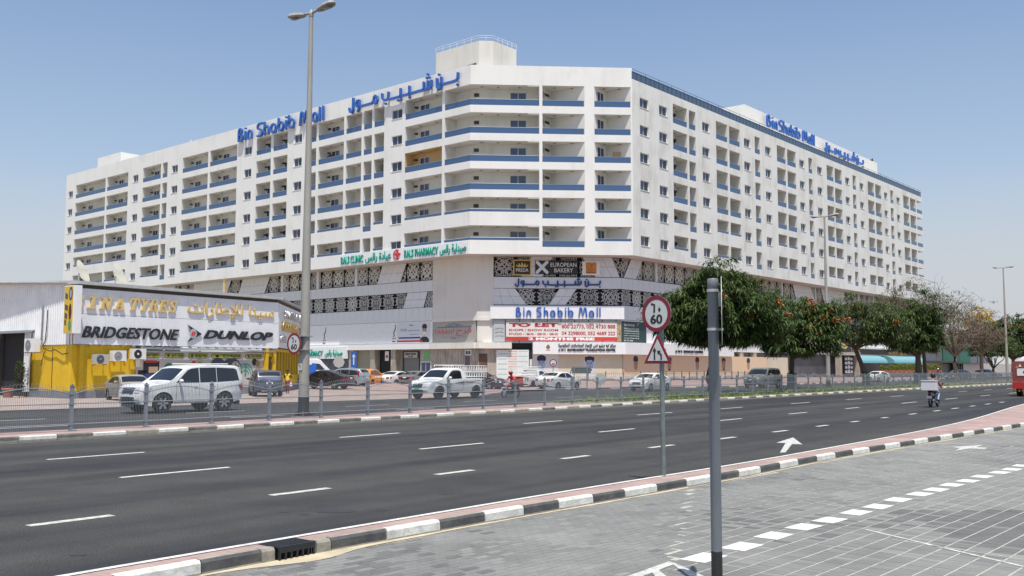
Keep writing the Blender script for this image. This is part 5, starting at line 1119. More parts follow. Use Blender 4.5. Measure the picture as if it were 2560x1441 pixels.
mb = MB(); SF.box(mb, 0, 16.36, 3.3, 6.98, -.4, .05); SG.box(mb, 0, 18, 3.3, 6.98, -.4, .05); part('upper_wall', mb, mat('shadow_gap', (.12, .11, .09), .9), shop, world=True)
# back and rear walls close the volume
mb = MB()
for f_, x0, x1 in ((Face(SO - SF.n*12, SX), 0, 17), ): f_.rect(mb, x0, x1, 0, 7)
part('rear_wall', mb, CORR, shop, world=True)
# letter board, panel by panel
lb = thing('letter_board', 'long white board with gold SINA TYRES letters and black brand names over the yellow wall', 'sign', SF.p(8, 3.35, .3))
for i in range(8):
    for z0, z1 in ((3.32, 5.18), (5.2, 6.75)):
        mb = MB(); SF.box(mb, .02+i*2.045, 2.05+i*2.045, z0, z1, .05, .22); part('panel', mb, mat('board_white', (.78, .79, .80), .4, var=.1, vs=.8), lb, world=True)
GL = mat('gold_letter_face', (.66, .47, .18), .5); BL3 = mat('black_letter_face', (.022, .022, .025), .5)
def slab_letter(ch):   # polygons in a unit box, heavy slab serif capitals
    b = lambda x0, x1, z0, z1: [(x0, z0), (x1, z0), (x1, z1), (x0, z1)]
    s = .11
    if ch == 'I': return [b(.36, .64, s, 1-s), b(.12, .88, 0, s), b(.12, .88, 1-s, 1)]
    if ch == 'N': return [b(.12, .32, s, 1-s), b(.0, .42, 0, s), b(.0, .3, 1-s, 1), [(.1, 1), (.36, 1), (.86, 0), (.66, 0)], b(.7, .86, s, 1-s), b(.58, 1, 1-s, 1)]
    if ch == 'A': return [[(.38, 1), (.62, 1), (.30, s), (.14, s)], [(.42, 1), (.62, 1), (.92, s), (.64, s)], b(.3, .7, .30, .42), b(0, .40, 0, s), b(.56, 1, 0, s)]
    if ch == 'T': return [b(.36, .64, s, 1-s), b(.2, .8, 0, s), b(0, 1, .84, 1), b(0, .13, .62, .84), b(.87, 1, .62, .84)]
    if ch == 'Y': return [[(.1, .9), (.38, .9), (.62, .42), (.42, .42)], [(.7, .9), (.88, .9), (.62, .42), (.5, .42)], b(.38, .64, s, .46), b(.24, .78, 0, s), b(0, .46, .89, 1), b(.6, 1, .89, 1)]
    if ch == 'R': return [b(.1, .34, s, 1-s), b(0, .44, 0, s), b(0, .7, 1-s, 1), [(.34, .5), (.34, .6), (.62, .6), (.62, .89), (.7, .89), (.86, .8), (.86, .62), (.72, .5)], [(.5, .5), (.68, .5), (1, 0), (.72, 0)]]
    if ch == 'E': return [b(.1, .34, s, 1-s), b(0, .95, 0, .13), b(0, .95, .87, 1), b(.34, .7, .44, .57), b(.82, .95, .13, .34), b(.82, .95, .66, .87), b(.6, .7, .34, .66)]
    if ch == 'S': return [[(.1, .0), (.1, .32), (.22, .32), (.26, .13), (.62, .13), (.66, .3), (.5, .4), (.2, .52), (.1, .68), (.14, .9), (.36, 1), (.66, 1), (.72, .93), (.84, 1), (.84, .68), (.72, .68), (.66, .87), (.4, .87), (.36, .72), (.5, .62), (.82, .5), (.92, .32), (.88, .1), (.66, 0), (.4, 0), (.22, .07)]]
def slab(face, word, x0, x1, z0, z1, d0, d1, m, parent, sh=.22, gap=.16):
    n = sum(1.0 if c != ' ' else .45 for c in word); lw = (x1-x0 - sh*(z1-z0))/(n*(1+gap)); x = x0
    for c in word:
        if c == ' ': x += lw*.55; continue
        mb = MB()
        for k, pl in enumerate(slab_letter(c)): face.poly(mb, [(x + a*lw + sh*b*(z1-z0), z0+b*(z1-z0)) for a, b in pl], d0, d1 + .001*k)
        part('letter', mb, m, parent, world=True); x += lw*(1+gap)
slab(SF, 'SINA', -.35, 3.6, 5.52, 6.28, .24, .32, GL, lb); slab(SF, 'TYRES', 3.6, 7.45, 5.56, 6.36, .24, .32, GL, lb)
text_on(SF, 'سينا للإطارات', 8.15, 15.85, 5.3, 6.42, .24, GL, lb, ar=True, bold=.012, depth=.08)
text_on(SF, 'BRIDGESTONE', .45, 7.5, 3.72, 4.45, .24, BL3, lb, bold=.018, shear=.3, depth=.08); text_on(SF, 'DUNLOP', 9.5, 15.8, 3.88, 4.5, .24, BL3, lb, bold=.035, shear=.35, depth=.08)
mb = MB(); SF.poly(mb, [(8.2, 4.78), (9.35, 4.2), (8.2, 3.62), (8.55, 4.0), (8.55, 4.42)], .24, .32); part('emblem', mb, BL3, lb, world=True)
mb = MB(); mb.poly([SF.p(8.62+.3*math.cos(a), 4.2+.33*math.sin(a), .325) for a in np.linspace(0, 6.28, 21)[:-1]]); part('emblem', mb, SILVER, lb, world=True); text_on(SF, 'D', 8.45, 8.8, 4.08, 4.34, .33, REDP, lb, bold=.05, shear=.3)
mb = MB()
for i in range(22): SF.box(mb, .3+i*.74, .42+i*.74, 3.24, 3.32, .1, .3)
part('bracket', mb, GALV, lb, world=True)
# boxed picture sign on the corner
pb_ = thing('box_sign', 'yellow picture box sign of oil and tyres fixed on edge at the shop corner', 'sign', SF.p(.5, 3.9, 1))
x0 = -.15; mb = MB(); SW.box(mb, -.28, 1.05, 3.95, 6.85, .05, .45); part('case', mb, SIGNW, pb_, world=True)
mb = MB(); SW.box(mb, -.22, .78, 4.0, 6.8, .45, .47); part('picture', mb, mat('picture_yellow', (.62, .42, .02), .5), pb_, world=True)
def disc(face, cx, cz, rx, rz, d, m_, par, nm='print'): mb = MB(); mb.poly([face.p(cx+rx*math.cos(a), cz+rz*math.sin(a), d) for a in np.linspace(0, 2*math.pi, 23)[:-1]]); part(nm, mb, m_, par, world=True)
disc(SW, .52, 6.35, .22, .42, .475, mat('print_tyre', (.06, .07, .09), .6), pb_); disc(SW, .52, 6.35, .12, .26, .479, mat('print_rim', (.3, .35, .4), .6), pb_); disc(SW, .5, 5.25, .17, .5, .475, mat('print_oil', (.08, .012, .012), .6), pb_); disc(SW, .5, 4.42, .17, .35, .475, mat('print_gas_green', (.06, .26, .16), .6), pb_)
for z, w_ in ((6.1, .3), (5.4, .36), (4.9, .3), (4.5, .2)): mb = MB(); SW.poly(mb, [(-.12, z), (-.12+w_, z-.1), (-.12+w_, z+.22), (-.12, z+.34)], .47, .476); part('print', mb, MT['print_tyre'], pb_, world=True)
# picture wall of tyres and batteries
pw = thing('picture_wall', 'pale printed wall panel showing a battery gas bottle brake and tyres', 'hoarding', SF.p(10, .8, .1))
mb = MB(); SF.box(mb, 4.45, 15.15, .5, 3.0, -.1, .04); part('panel', mb, mat('panel_pale', (.50, .46, .42), .7, var=.15, vs=1), pw, world=True)
for bd, a, b in (('BATTERY', 4.65, 6.25), ('A/C GAS', 6.55, 8.22), ('BRAKE PAD', 8.46, 10.15), ('TYRES', 10.38, 13.1), ('OIL & FILTER', 13.4, 15.05)):
    mb = MB(); stroke(SF, mb, [(a+.16, 2.7), (b-.16, 2.7)], .32, .04, .055); part('print', mb, BLK, pw, world=True); mb = MB(); stroke(SF, mb, [(a+.16, 2.7), (b-.16, 2.7)], .26, .055, .06); part('print', mb, mat('olive_label', (.34, .36, .04), .6), pw, world=True)
    text_on(SF, bd, a+.34*(b-a), b-.14, 2.62, 2.79, .062, BLK, pw, bold=.03, depth=.004)
    mb = MB(); SF.box(mb, a+.14*(b-a), a+.25*(b-a), 2.62, 2.78, .06, .066); part('print', mb, BLK, pw, world=True)
PT = MT['print_tyre']
for x0, x1, z0, z1, m_ in ((5.0, 6.2, 1.5, 2.3, BLK), (5.15, 6.0, 2.2, 2.36, REDP), (5.4, 6.1, 1.55, 1.95, mat('print_label', (.42, .30, .2), .6)), (4.62, 5.85, 1.05, 1.72, BLK), (4.9, 5.7, 1.25, 1.5, NAVY), (13.4, 13.55, 1.3, 2.2, GREENL)):
    mb = MB(); SF.box(mb, x0, x1, z0, z1, .04, .05 + (.01 if m_ is not BLK else 0)); part('print', mb, m_, pw, world=True)
disc(SF, 6.95, 1.7, .42, .5, .05, mat('print_bottle', (.02, .20, .09), .6), pw)
disc(SF, 9.45, 2.0, .45, .5, .05, mat('print_brake', (.42, .40, .20), .6), pw); disc(SF, 8.95, 1.95, .24, .42, .055, REDP, pw); disc(SF, 9.45, 1.9, .3, .36, .057, BLK, pw); disc(SF, 9.5, 1.85, .12, .14, .06, SIGNW, pw)
disc(SF, 11.0, 1.75, .75, .85, .05, PT, pw); disc(SF, 12.2, 1.65, .95, .95, .054, PT, pw); disc(SF, 12.55, 1.6, .5, .75, .058, mat('print_wheel', (.46, .43, .34), .6), pw)
for k in range(8): mb = MB(); a = k*math.pi/4; stroke(SF, mb, [(12.55, 1.6), (12.55+.4*math.cos(a), 1.6+.65*math.sin(a))], .06, .058, .062); part('print', mb, PT, pw, world=True)
for r_ in (.3, .5, .7): mb = MB(); stroke(SF, mb, [(13.45+r_*math.cos(a), 1.4+r_*1.1*math.sin(a)) for a in np.linspace(.1, 2.6, 12)], .07, .05, .056); part('print', mb, GREENL, pw, world=True)
disc(SF, 14.3, 2.3, .24, .26, .05, BLK, pw); disc(SF, 14.6, 2.2, .2, .22, .052, mat('print_tan', (.3, .18, .1), .6), pw); disc(SF, 14.7, 1.6, .35, .4, .05, mat('print_metal', (.3, .27, .2), .6), pw)
# conduit pipes along the top of the wall
mb = MB()
for z, d in ((3.18, .25), (3.1, .3)): mb.tube([SF.p(4.6, z+.03, d), SF.p(8, z-.02, d), SF.p(11, z+.02, d), SF.p(16, z-.05, d)], .035, 6)
for x in (6.3, 9.2, 12.5): mb.ball(SF.p(x, 3.02, .34), .08)
part('conduit', mb, GALV, shop, world=True)
# side board with faded brand names
sb_ = thing('letter_board', 'white side board with silver and gold brand names facing the lamp', 'sign', SG.p(7, 3.4, .3))
for i in range(6): mb = MB(); SG.box(mb, .02+i*3, 3+i*3-.02, 3.4, 6.7, .05, .2); part('panel', mb, MT['board_white'], sb_, world=True)
text_on(SG, 'SINA TYRES', 2.3, 10.2, 5.75, 6.35, .22, SILVER, sb_, bold=.03, depth=.12); text_on(SG, 'GOODYEAR', 1.4, 10.5, 4.7, 5.45, .22, GOLD, sb_, bold=.05, depth=.12); text_on(SG, 'YOKOHAMA', 11.5, 17.5, 4.7, 5.3, .22, REDP, sb_, bold=.04, depth=.1); text_on(SG, 'GENERAL', .6, 3.4, 3.8, 4.35, .22, SILVER, sb_, bold=.03, depth=.1); text_on(SG, 'FIRESTONE', 7, 14, 3.75, 4.3, .22, BL3, sb_, bold=.04, depth=.1)
text_on(SG, 'سينا', 11, 16.5, 5.5, 6.4, .22, SILVER, sb_, ar=True, bold=.03, depth=.12)
# outdoor air conditioners
def aircon(face, x, z, d0, w_, h_, label, face_m, fan_m):
    t = thing('air_conditioner', label, 'air conditioner', face.p(x+w_/2, z, d0+.2), face.rz, 'outdoor air conditioners on the tyre shop wall')
    mb = MB(); mb.box(-w_/2, w_/2, -.18, .18, 0, h_); part('casing', mb, face_m, t)
    mb = MB(); n = 20; cx = -w_*.12; mb.lathe([(0.001, .02), (h_*.40, .02), (h_*.42, 0)], n, Matrix.Translation((cx, -.182, h_/2)) @ Matrix.Rotation(R(90), 4, 'X')); part('fan_guard', mb, fan_m, t)
    mb = MB(); mb.lathe([(0.001, .03), (h_*.1, .03), (h_*.11, 0)], 12, Matrix.Translation((cx, -.19, h_/2)) @ Matrix.Rotation(R(90), 4, 'X')); part('hub', mb, SIGNW if fan_m is BLK else GREYP, t)
    mb = MB()
    for s_ in (-1, 1): mb.box(s_*w_*.42-.02, s_*w_*.42+.02, -.22, .38, -.05, 0); mb.tube([(s_*w_*.42, .36, -.02), (s_*w_*.42, .36, h_*.9)], .02, 4); mb.tube([(s_*w_*.42, -.2, -.02), (s_*w_*.42, .36, h_*.5)], .015, 4)
    part('bracket', mb, MT['yellow_wall'] if face is SF else GALV, t)
    return t
aircon(SF, 1.15, 2.1, .3, .9, .62, 'grey outdoor air conditioner lowest on the yellow wall', mat('ac_grey', (.42, .42, .40), .6), mat('ac_dark_guard', (.08, .09, .09), .7))
aircon(SF, 2.35, 2.3, .3, .95, .66, 'white outdoor air conditioner with grey fan in the middle of the yellow wall', WPL, GREYP); aircon(SF, 3.75, 2.42, .3, .98, .68, 'white outdoor air conditioner with black fan beside the picture wall', WPL, BLK)
aircon(SW, -4.6, 2.85, .3, 1.3, .85, 'old outdoor air conditioner on the corrugated wall above the potted plant', WPL, mat('ac_side_fan', (.2, .21, .22), .6))
t = thing('wall_cables', 'loose cables and pipes hanging on the corrugated wall above the air conditioner', 'cable', SW.p(-3, 3.5, .1))
for pts, r_ in (([(-3.6, 3.6), (-3.55, 5.8)], .05), ([(-2.9, 5.5), (-2.95, 4.5), (-3.1, 3.5), (-3.4, 3.2)], .03), ([(-3.3, 3.1), (-2.4, 2.9), (-1.8, 3.0), (-.9, 2.7), (-.3, 2.75)], .03), ([(-3.1, 2.9), (-3.5, 2.0)], .02)):
    mb = MB(); mb.tube([SW.p(a, b, .12) for a, b in pts], r_, 5); part('cable', mb, GALV if r_ > .035 else DARK, t, world=True)
# roof things: dishes, pole, pipes
for (px_, py_, rr, lab) in ((-1.2, .2, .85, 'tilted white satellite dish nearer the gable on the shop roof'), (1.6, .1, .9, 'tilted white satellite dish nearer the pole on the shop roof')):
    q = SF.p(5.2+px_, 7.3, -6); t = thing('satellite_dish', lab, 'satellite dish', q, .3, 'satellite dishes on the tyre shop roof')
    mb = MB(); prof = [(rr*k/7, .32*(k/7)**2) for k in range(8)]; prof[0] = (.01, 0); mb.lathe(prof, 20, Matrix.Translation((0, 0, 1.0)) @ Matrix.Rotation(R(62), 4, 'Y') @ Matrix.Rotation(R(-20), 4, 'X')); part('dish', mb, mat('dish_cream', (.62, .58, .48), .6), t, smooth=True)
    mb = MB(); mb.tube([(0, 0, 0), (0, 0, 1.0)], .05, 6); mb.tube([(0, 0, .9), (.7, .1, 1.35)], .025, 5); part('mount', mb, GALV, t)
t = thing('roof_pole', 'thin ochre pole standing on the shop roof', 'pole', SF.p(12.2, 7.1, -1.0)); mb = MB(); mb.tube([(0, 0, 0), (0, 0, 1.35)], .03, 5); mb.tube([(0, 0, 0), (.02, 0, .9)], .07, 5); part('pole', mb, mat('ochre', (.55, .36, .10), .7), t)
# potted plant by the gable
pp = thing('potted_plant', 'leafy green shrub in a terracotta pot by the yellow gable wall', 'plant', SW.p(-4.4, 0, .9), 0)
mb = MB(); mb.lathe([(.01, 0), (.26, 0), (.36, .5), (.40, .52), (.38, .58), (.3, .5), (.01, .48)], 16, Matrix.Translation((-.75, 0, 0))); part('pot', mb, mat('terracotta', (.36, .13, .07), .8), pp)
LEAFD = leaf_mat('shrub_leaf', (.02, .045, .012), (.06, .12, .03))
mb = MB()
for k in range(420):
    h = random.random(); a = random.random()*6.28; r_ = .42*(.4+.6*math.sin(math.pi*min(1, h*1.05)))*math.sqrt(random.random()); c = Vector((r_*math.cos(a)-.05, r_*math.sin(a), .3+h*1.95)); d = Vector((random.uniform(-1, 1), random.uniform(-1, 1), random.uniform(-.2, 1))).normalized(); e = d.cross(Vector((random.random(), random.random(), random.random()))).normalized()
    mb.quad(c, c+d*.09+e*.035, c+d*.19, c+d*.09-e*.035)
part('foliage', mb, LEAFD, pp)
mb = MB()
for k in range(5): a = k*1.25; mb.tube([(-.05, 0, 0), (.1*math.cos(a), .1*math.sin(a), .9), (.22*math.cos(a), .2*math.sin(a), 1.9)], .02, 5)
part('stem', mb, BARK, pp)
# ---------------------------------------------------------------- median fence
fence = thing('median_fence', 'long grey steel fence with hooped wire panels along the median', 'fence', RD(14, 27.1, .142))
fn_ = curve([(-30, 26.9), (14, 26.95), (25, 27.1), (47, 27.35), (73, 26.9), (124, 25.2), (200, 22.8)])
m = MB(); m.box(-.045, .045, -.045, .045, 0, 1.27); m.mi = 0; m.box(-.055, .055, -.055, .055, 1.27, 1.30); m.ball(Vector((0, 0, 1.33)), .035, n=8, m=4); m.box(-.1, .1, -.09, .09, 0, .012)
for z in (.2, .78, 1.06): m.box(-.06, .06, -.055, .055, z-.03, z+.03)
postm = m.mesh('post', GALVD)
PW = 2.33
m = MB()
for z in (.2, .78): m.tube([(.04, 0, z), (PW-.04, 0, z)], .016, 5)
arc = lambda x: 1.06 + .17*math.sin(math.pi*x/PW)
m.tube([(.04 + (PW-.08)*i/10, 0, arc((PW)*i/10)) for i in range(11)], .014, 5)
railm = m.mesh('rail', GALVD)
m = MB(); nW = 46
for i in range(1, nW): x = PW*i/nW; m.box(x-.0035, x+.0035, -.0035, .0035, .02, arc(x)+.05)
for i in range(1, nW-1, 2):
    x = PW*(i+1)/nW; z = arc(x)+.03; m.tube([(x-.05, 0, z), (x-.048, 0, z+.07), (x, 0, z+.12), (x+.048, 0, z+.07), (x+.05, 0, z)], .004, 3, cap=False)
wirem = m.mesh('wire_panel', GALVD)
s = 14.05 - 2.33*4
while s < 190:
    p, q = RD(s, fn_(s), .142), RD(s+PW, fn_(s+PW), .142); rz = math.atan2((q-p).y, (q-p).x); base = fence.location
    put('post', postm, fence, loc=p, rot=(0, 0, rz), world=True); o = put('rail', railm, fence, loc=p, rot=(0, 0, rz), world=True); put('wire_panel', wirem, fence, loc=p, rot=(0, 0, rz), world=True)
    s += PW
# low fence in front of the hoardings
lf = thing('pavement_fence', 'low dark post fence with thin wires in front of the hoardings', 'fence', PF.p(10, .4, 3))
fa, fb = PF.p(6.5, .4, 3.2), corner(-1.2)[1]; fb = Z(fb, .4); fc = PR.p(33, .4, 3.4)
m = MB(); m.box(-.06, .06, -.06, .06, 0, 1.1); lpm = m.mesh('post', mat('dark_post', (.12, .115, .11), .6))
for a, b in ((fa, fb), (fb, fc)):
    n = int((b-a).length/1.75)
    for i in range(n): put('post', lpm, lf, loc=a+(b-a)*i/n, world=True)
    mb = MB(); mb.tube([a+Vector((0, 0, .12)), b+Vector((0, 0, .12))], .05, 4); part('rail', mb, DARK, lf, world=True)
    mb = MB(); mb.tube([a+Vector((0, 0, .85)), b+Vector((0, 0, .85))], .012, 3)
    for i in range(n*9):
        p = a+(b-a)*(i/(n*9)); z = .85+.18*math.sin(math.pi*((i % 9)/9)); mb.box(p.x-.008, p.x+.008, p.y-.008, p.y+.008, p.z+.1, p.z+z)
    part('wire_panel', mb, MT['dark_post'], lf, world=True)

# ---------------------------------------------------------------- street lamps
LAMPG = mat('lamp_pole_grey', (.36, .34, .30), .6, .1, var=.2, vs=1.2, stretch=(1, 1, .4))
def street_lamp(pos, label, h=15.2, band=.72, rot=0.0):
    t = thing('street_lamp', label, 'street lamp', pos, RZ+rot, 'tall double street lamps on the median')
    mb = MB(); mb.lathe([(.19, 0), (.19, .9), (.175, 3.5), (.135, 8), (.10, 12), (.075, h)], 10); part('pole', mb, LAMPG, t, smooth=True)
    mb = MB(); mb.lathe([(.20, 0), (.20, band), (.19, band)], 10); part('base_band', mb, BLACK, t)
    mb = MB(); mb.box(-.32, .32, -.32, .32, 0, .03)
    part('base_plate', mb, GALV, t)
    for k in range(4): mb = MB(); a = R(45+90*k); c = Vector((.26*math.cos(a), .26*math.sin(a), 0)); mb.prism([c*.6+Vector((0, 0, .28)), c*.6+Vector((0, 0, .03)), c*1.35+Vector((0, 0, .03))], Vector((-.02*math.sin(a), .02*math.cos(a), 0))); part('gusset', mb, BLACK, t)
    mb = MB(); mb.lathe([(.085, h-.1), (.10, h+.02), (.06, h+.12), (.01, h+.2)], 10); mb.tube([(0, .0, h+.05), (0, -.35, h+.08)], .05, 6); mb.tube([(0, 0, h+.05), (0, .35, h+.08)], .05, 6); part('bracket', mb, LAMPG, t)
    for sgn in (-1, 1):
        mb = MB(); T = Matrix.Translation((0, sgn*.78, h+.12)) @ Matrix.Rotation(R(7)*sgn, 4, 'X')
        rings = []
        for (y, w_, zt_, zb) in ((-.42, .09, .05, -.04), (-.25, .15, .09, -.06), (.1, .2, .12, -.07), (.38, .18, .10, -.07), (.55, .06, .03, -.04)):
            rings.append([T @ Vector((w_*cx, sgn*y, z)) for cx, z in ((-1, -.02), (-.7, zt_*.8), (0, zt_), (.7, zt_*.8), (1, -.02), (.85, zb), (-.85, zb))])
        for r0, r1 in zip(rings, rings[1:]):
            for i in range(7): mb.quad(r0[i], r0[(i+1) % 7], r1[(i+1) % 7], r1[i])
        mb.ngon(rings[0]); mb.ngon(rings[-1]); o = part('lamp_head', mb, LAMPG, t)
        mb = MB(); mb.ball(Vector(T @ Vector((0, sgn*.17, -.075))), .15, .26, .07, 10, 6); part('lens', mb, glass_mat('lamp_lens', (.16, .16, .15), .15), o)
    return t
lp1 = Vector((-7.66, 35.75, .142)); street_lamp(lp1, 'tall grey double street lamp nearest the camera with a 60 sign and number plate')
street_lamp(Vector((28.05, 85.9, .142)), 'tall double street lamp among the red flowering trees', h=15.3); street_lamp(Vector((67.0, 131.0, .142)), 'farthest double street lamp near the right edge', h=15.4)
# ---------------------------------------------------------------- traffic signs
SWH = mat('sign_face_white', (.55, .56, .54), .5); SRED = mat('sign_border_red', (.20, .015, .03), .5, var=.15, vs=8)
def disc_part(t, f, cx, cz, r0, r1, d0, d1, m_, nm, n=28):
    mb = MB(); o = [f.p(cx+r1*math.cos(a), cz+r1*math.sin(a), d1) for a in np.linspace(0, 2*math.pi, n+1)[:-1]]
    if r0 == 0: mb.prism(o, f.n*(d0-d1))
    else:
        i_ = [f.p(cx+r0*math.cos(a), cz+r0*math.sin(a), d1) for a in np.linspace(0, 2*math.pi, n+1)[:-1]]
        for k in range(n): l = (k+1) % n; mb.quad(o[k], o[l], i_[l], i_[k]); mb.quad(o[k], o[l], o[l]+f.n*(d0-d1), o[k]+f.n*(d0-d1))
    return part(nm, mb, m_, t, world=True)
def speed_disc(t, f, cx, cz, r, d, num='60', arn='٦٠'):
    disc_part(t, f, cx, cz, 0, r, d-.01, d, GALVD, 'plate'); disc_part(t, f, cx, cz, 0, r*.8, d, d+.003, SWH, 'sign_face'); disc_part(t, f, cx, cz, r*.78, r, d, d+.006, SRED, 'border')
    text_on(f, num, cx-r*.42, cx+r*.42, cz-r*.56, cz-r*.03, d+.004, BLK, t, bold=.03, depth=.003)
    if arn:
        mb = MB(); stroke(f, mb, [(cx-r*.32, cz+r*.54), (cx-r*.12, cz+r*.5), (cx-r*.14, cz+r*.1)], r*.12, d+.004, d+.007); mb.poly([f.p(cx+r*.22+.1*r*a, cz+r*.22+.13*r*b, d+.007) for a, b in ((1, 0), (0, 1), (-1, 0), (0, -1))]); part('lettering', mb, BLK, t, world=True)
fR = Matrix.Rotation(R(-9), 3, 'Z')
t = thing('road_sign', 'round 60 limit sign above a triangular merging lane sign on one grey post', 'road sign', (2.60, 16.72, .142))
f = Face((2.60, 16.72), fR @ (-N2)); mb = MB(); mb.tube([(2.60, 16.72, .14), (2.585, 16.72, 3.15)], .042, 10); part('post', mb, mat('green_grey_post', (.16, .19, .19), .5, .1, var=.35, vs=5), t, world=True)
speed_disc(t, f, -.06, 2.92, .315, .075)
tri = lambda s_: [(-.045+s_*math.cos(R(90+120*k))*1.0, 2.23+s_*math.sin(R(90+120*k))) for k in range(3)]
mb = MB(); f.poly(mb, tri(.345), .06, .075); part('plate', mb, SRED, t, world=True); mb = MB(); f.poly(mb, tri(.25), .075, .08); part('sign_face', mb, SWH, t, world=True)
cx, cz = -.045, 2.19; mb = MB(); f.poly(mb, [(cx-.075, cz-.07), (cx-.045, cz-.07), (cx-.045, cz+.08), (cx-.02, cz+.08), (cx-.06, cz+.15), (cx-.10, cz+.08), (cx-.075, cz+.08)], .08, .084); part('symbol', mb, BLK, t, world=True)
mb = MB(); f.poly(mb, [(cx+.07, cz-.07), (cx+.10, cz-.07), (cx+.10, cz+.02), (cx+.055, cz+.065), (cx+.072, cz+.085), (cx+.0, cz+.095), (cx+.012, cz+.02), (cx+.035, cz+.042), (cx+.07, cz+.008)], .08, .084); part('symbol', mb, BLK, t, world=True)
mb = MB()
for z in (2.75, 3.05, 2.12, 2.3): mb.box(2.54, 2.66, 16.66, 16.78, z-.012, z+.012)
part('clamp', mb, GALV, t, world=True)
f = Face((lp1.x, lp1.y), -N2); t = thing('road_sign', 'round 60 limit sign clamped to the nearest street lamp', 'road sign', lp1 + Vector((0, 0, 2.3)))
speed_disc(t, f, -.22, 2.83, .40, .32); mb = MB()
for z in (2.6, 3.1): f.box(mb, -.3, .2, z-.02, z+.02, .2, .31); f.box(mb, -.21, .21, z-.02, z+.02, -.2, .2)
part('clamp', mb, GALV, t, world=True)
t = thing('number_plate_tag', 'small white plate reading 73 on the nearest street lamp', 'number plate', lp1 + Vector((0, 0, 1.8))); mb = MB(); f.box(mb, -.12, .10, 1.86, 2.10, .185, .2); part('plate', mb, SWH, t, world=True); text_on(f, '73', -.07, .05, 1.92, 2.04, .201, BLK, t, depth=.003)
# post in the foreground with its sign seen edge on
pp_ = Vector((1.82, 8.72, 0)); t = thing('road_sign', 'tall grey post with black foot and a sign seen exactly edge on in the foreground', 'road sign', pp_)
mb = MB(); mb.lathe([(.0485, .0), (.0485, 2.72), (.05, 2.722), (.05, 2.79), (.044, 2.80), (.001, 2.80)], 20); part('post', mb, mat('foreground_post', (.165, .185, .205), .42, .0, var=.18, vs=3, stretch=(1, 1, .25)), t, smooth=True)
mb = MB(); mb.lathe([(.0495, 0), (.0495, .375), (.0485, .376)], 20); part('base_band', mb, mat('black_foot', (.01, .01, .01), .5, var=.9, vs=30, var2=(.03, .03, .03)), t, smooth=True)
vd = Vector((1.82+.1, 8.72, 0)).normalized(); f = Face((pp_ + Vector((vd.y, -vd.x, 0))*.078).to_2d(), vd)
disc_part(t, f, 0, 2.51, 0, .31, -.004, .0, SWH, 'plate', 32)
mb = MB()
for z in (2.69, 2.34): mb.lathe([(.05, z-.012), (.056, z-.012), (.056, z+.012), (.05, z+.012)], 16); mb.box(.04, .085, -.02, .02, z-.01, z+.01)
mb.box(.045, .075, -.02, .02, 2.55, 2.70); part('clamp', mb, mat('clamp_steel', (.5, .5, .48), .4, .5), t)
# small far signs
def far_sign(label, x, y, zc, shape):
    t = thing('road_sign', label, 'road sign', (x, y, .1)); f = Face((x, y), Vector((y, -x, 0)) if False else Vector((1, -.02, 0)))
    mb = MB(); mb.tube([(x, y, .1), (x, y, zc)], .035, 6); part('post', mb, GALVD, t, world=True)
    if shape == 'disc': disc_part(t, f, 0, zc, 0, .34, .04, .05, SRED, 'border'); disc_part(t, f, 0, zc, 0, .26, .05, .055, SWH, 'sign_face'); text_on(f, '40', -.14, .14, zc-.18, zc+.0, .056, BLK, t)
    if shape == 'blue': mb = MB(); f.box(mb, -.28, .28, zc-.75, zc+.75, .04, .06); part('plate', mb, mat('sign_blue', (.02, .10, .36), .5), t, world=True); mb = MB(); f.poly(mb, [(-.06, zc-.5), (.06, zc-.5), (.06, zc+.25), (.18, zc+.25), (0, zc+.55), (-.18, zc+.25), (-.06, zc+.25)], .06, .07); part('symbol', mb, SWH, t, world=True)
    if shape == 'oct': disc_part(t, f, 0, zc, 0, .55, .03, .05, mat('sign_back', (.42, .42, .40), .5), 'plate', 8)
    return t
far_sign('small round 40 sign in front of the cream hoarding', (1383-1280)/2413*88, 88, 2.35, 'disc')
far_sign('blue one way arrow sign between the parked cars and the pillars', (886-1280)/2413*93, 93, 2.65, 'blue')
far_sign('back of a round stop sign before the dark poster', (849-1280)/2413*92, 92, 2.4, 'oct')
far_sign('small grey sign back low at the end of the access island', (1500-1280)/2413*86, 86, .9, 'oct').scale = (1, 1, 1)
t = thing('road_sign', 'grey back of an arrow shaped direction sign on two posts', 'road sign', (6.0, 84, .1)); f = Face((6.0, 84), (1, 0))
mb = MB(); f.poly(mb, [(-.75, 1.45), (.85, 1.45), (.85, 2.0), (-.75, 2.0), (-.9, 1.72)], 0, .04); part('plate', mb, mat('sign_back_green', (.17, .19, .17), .5), t, world=True)
for z in (1.55, 1.72, 1.9): mb = MB(); f.box(mb, -.75, .85, z-.02, z+.02, .04, .07); part('stiffener', mb, GALVD, t, world=True)
for x in (-.6, .5): mb = MB(); mb.tube([(6+x, 83.92, .1), (6+x, 83.92, 2.0)], .05, 6); part('post', mb, GALV, t, world=True)

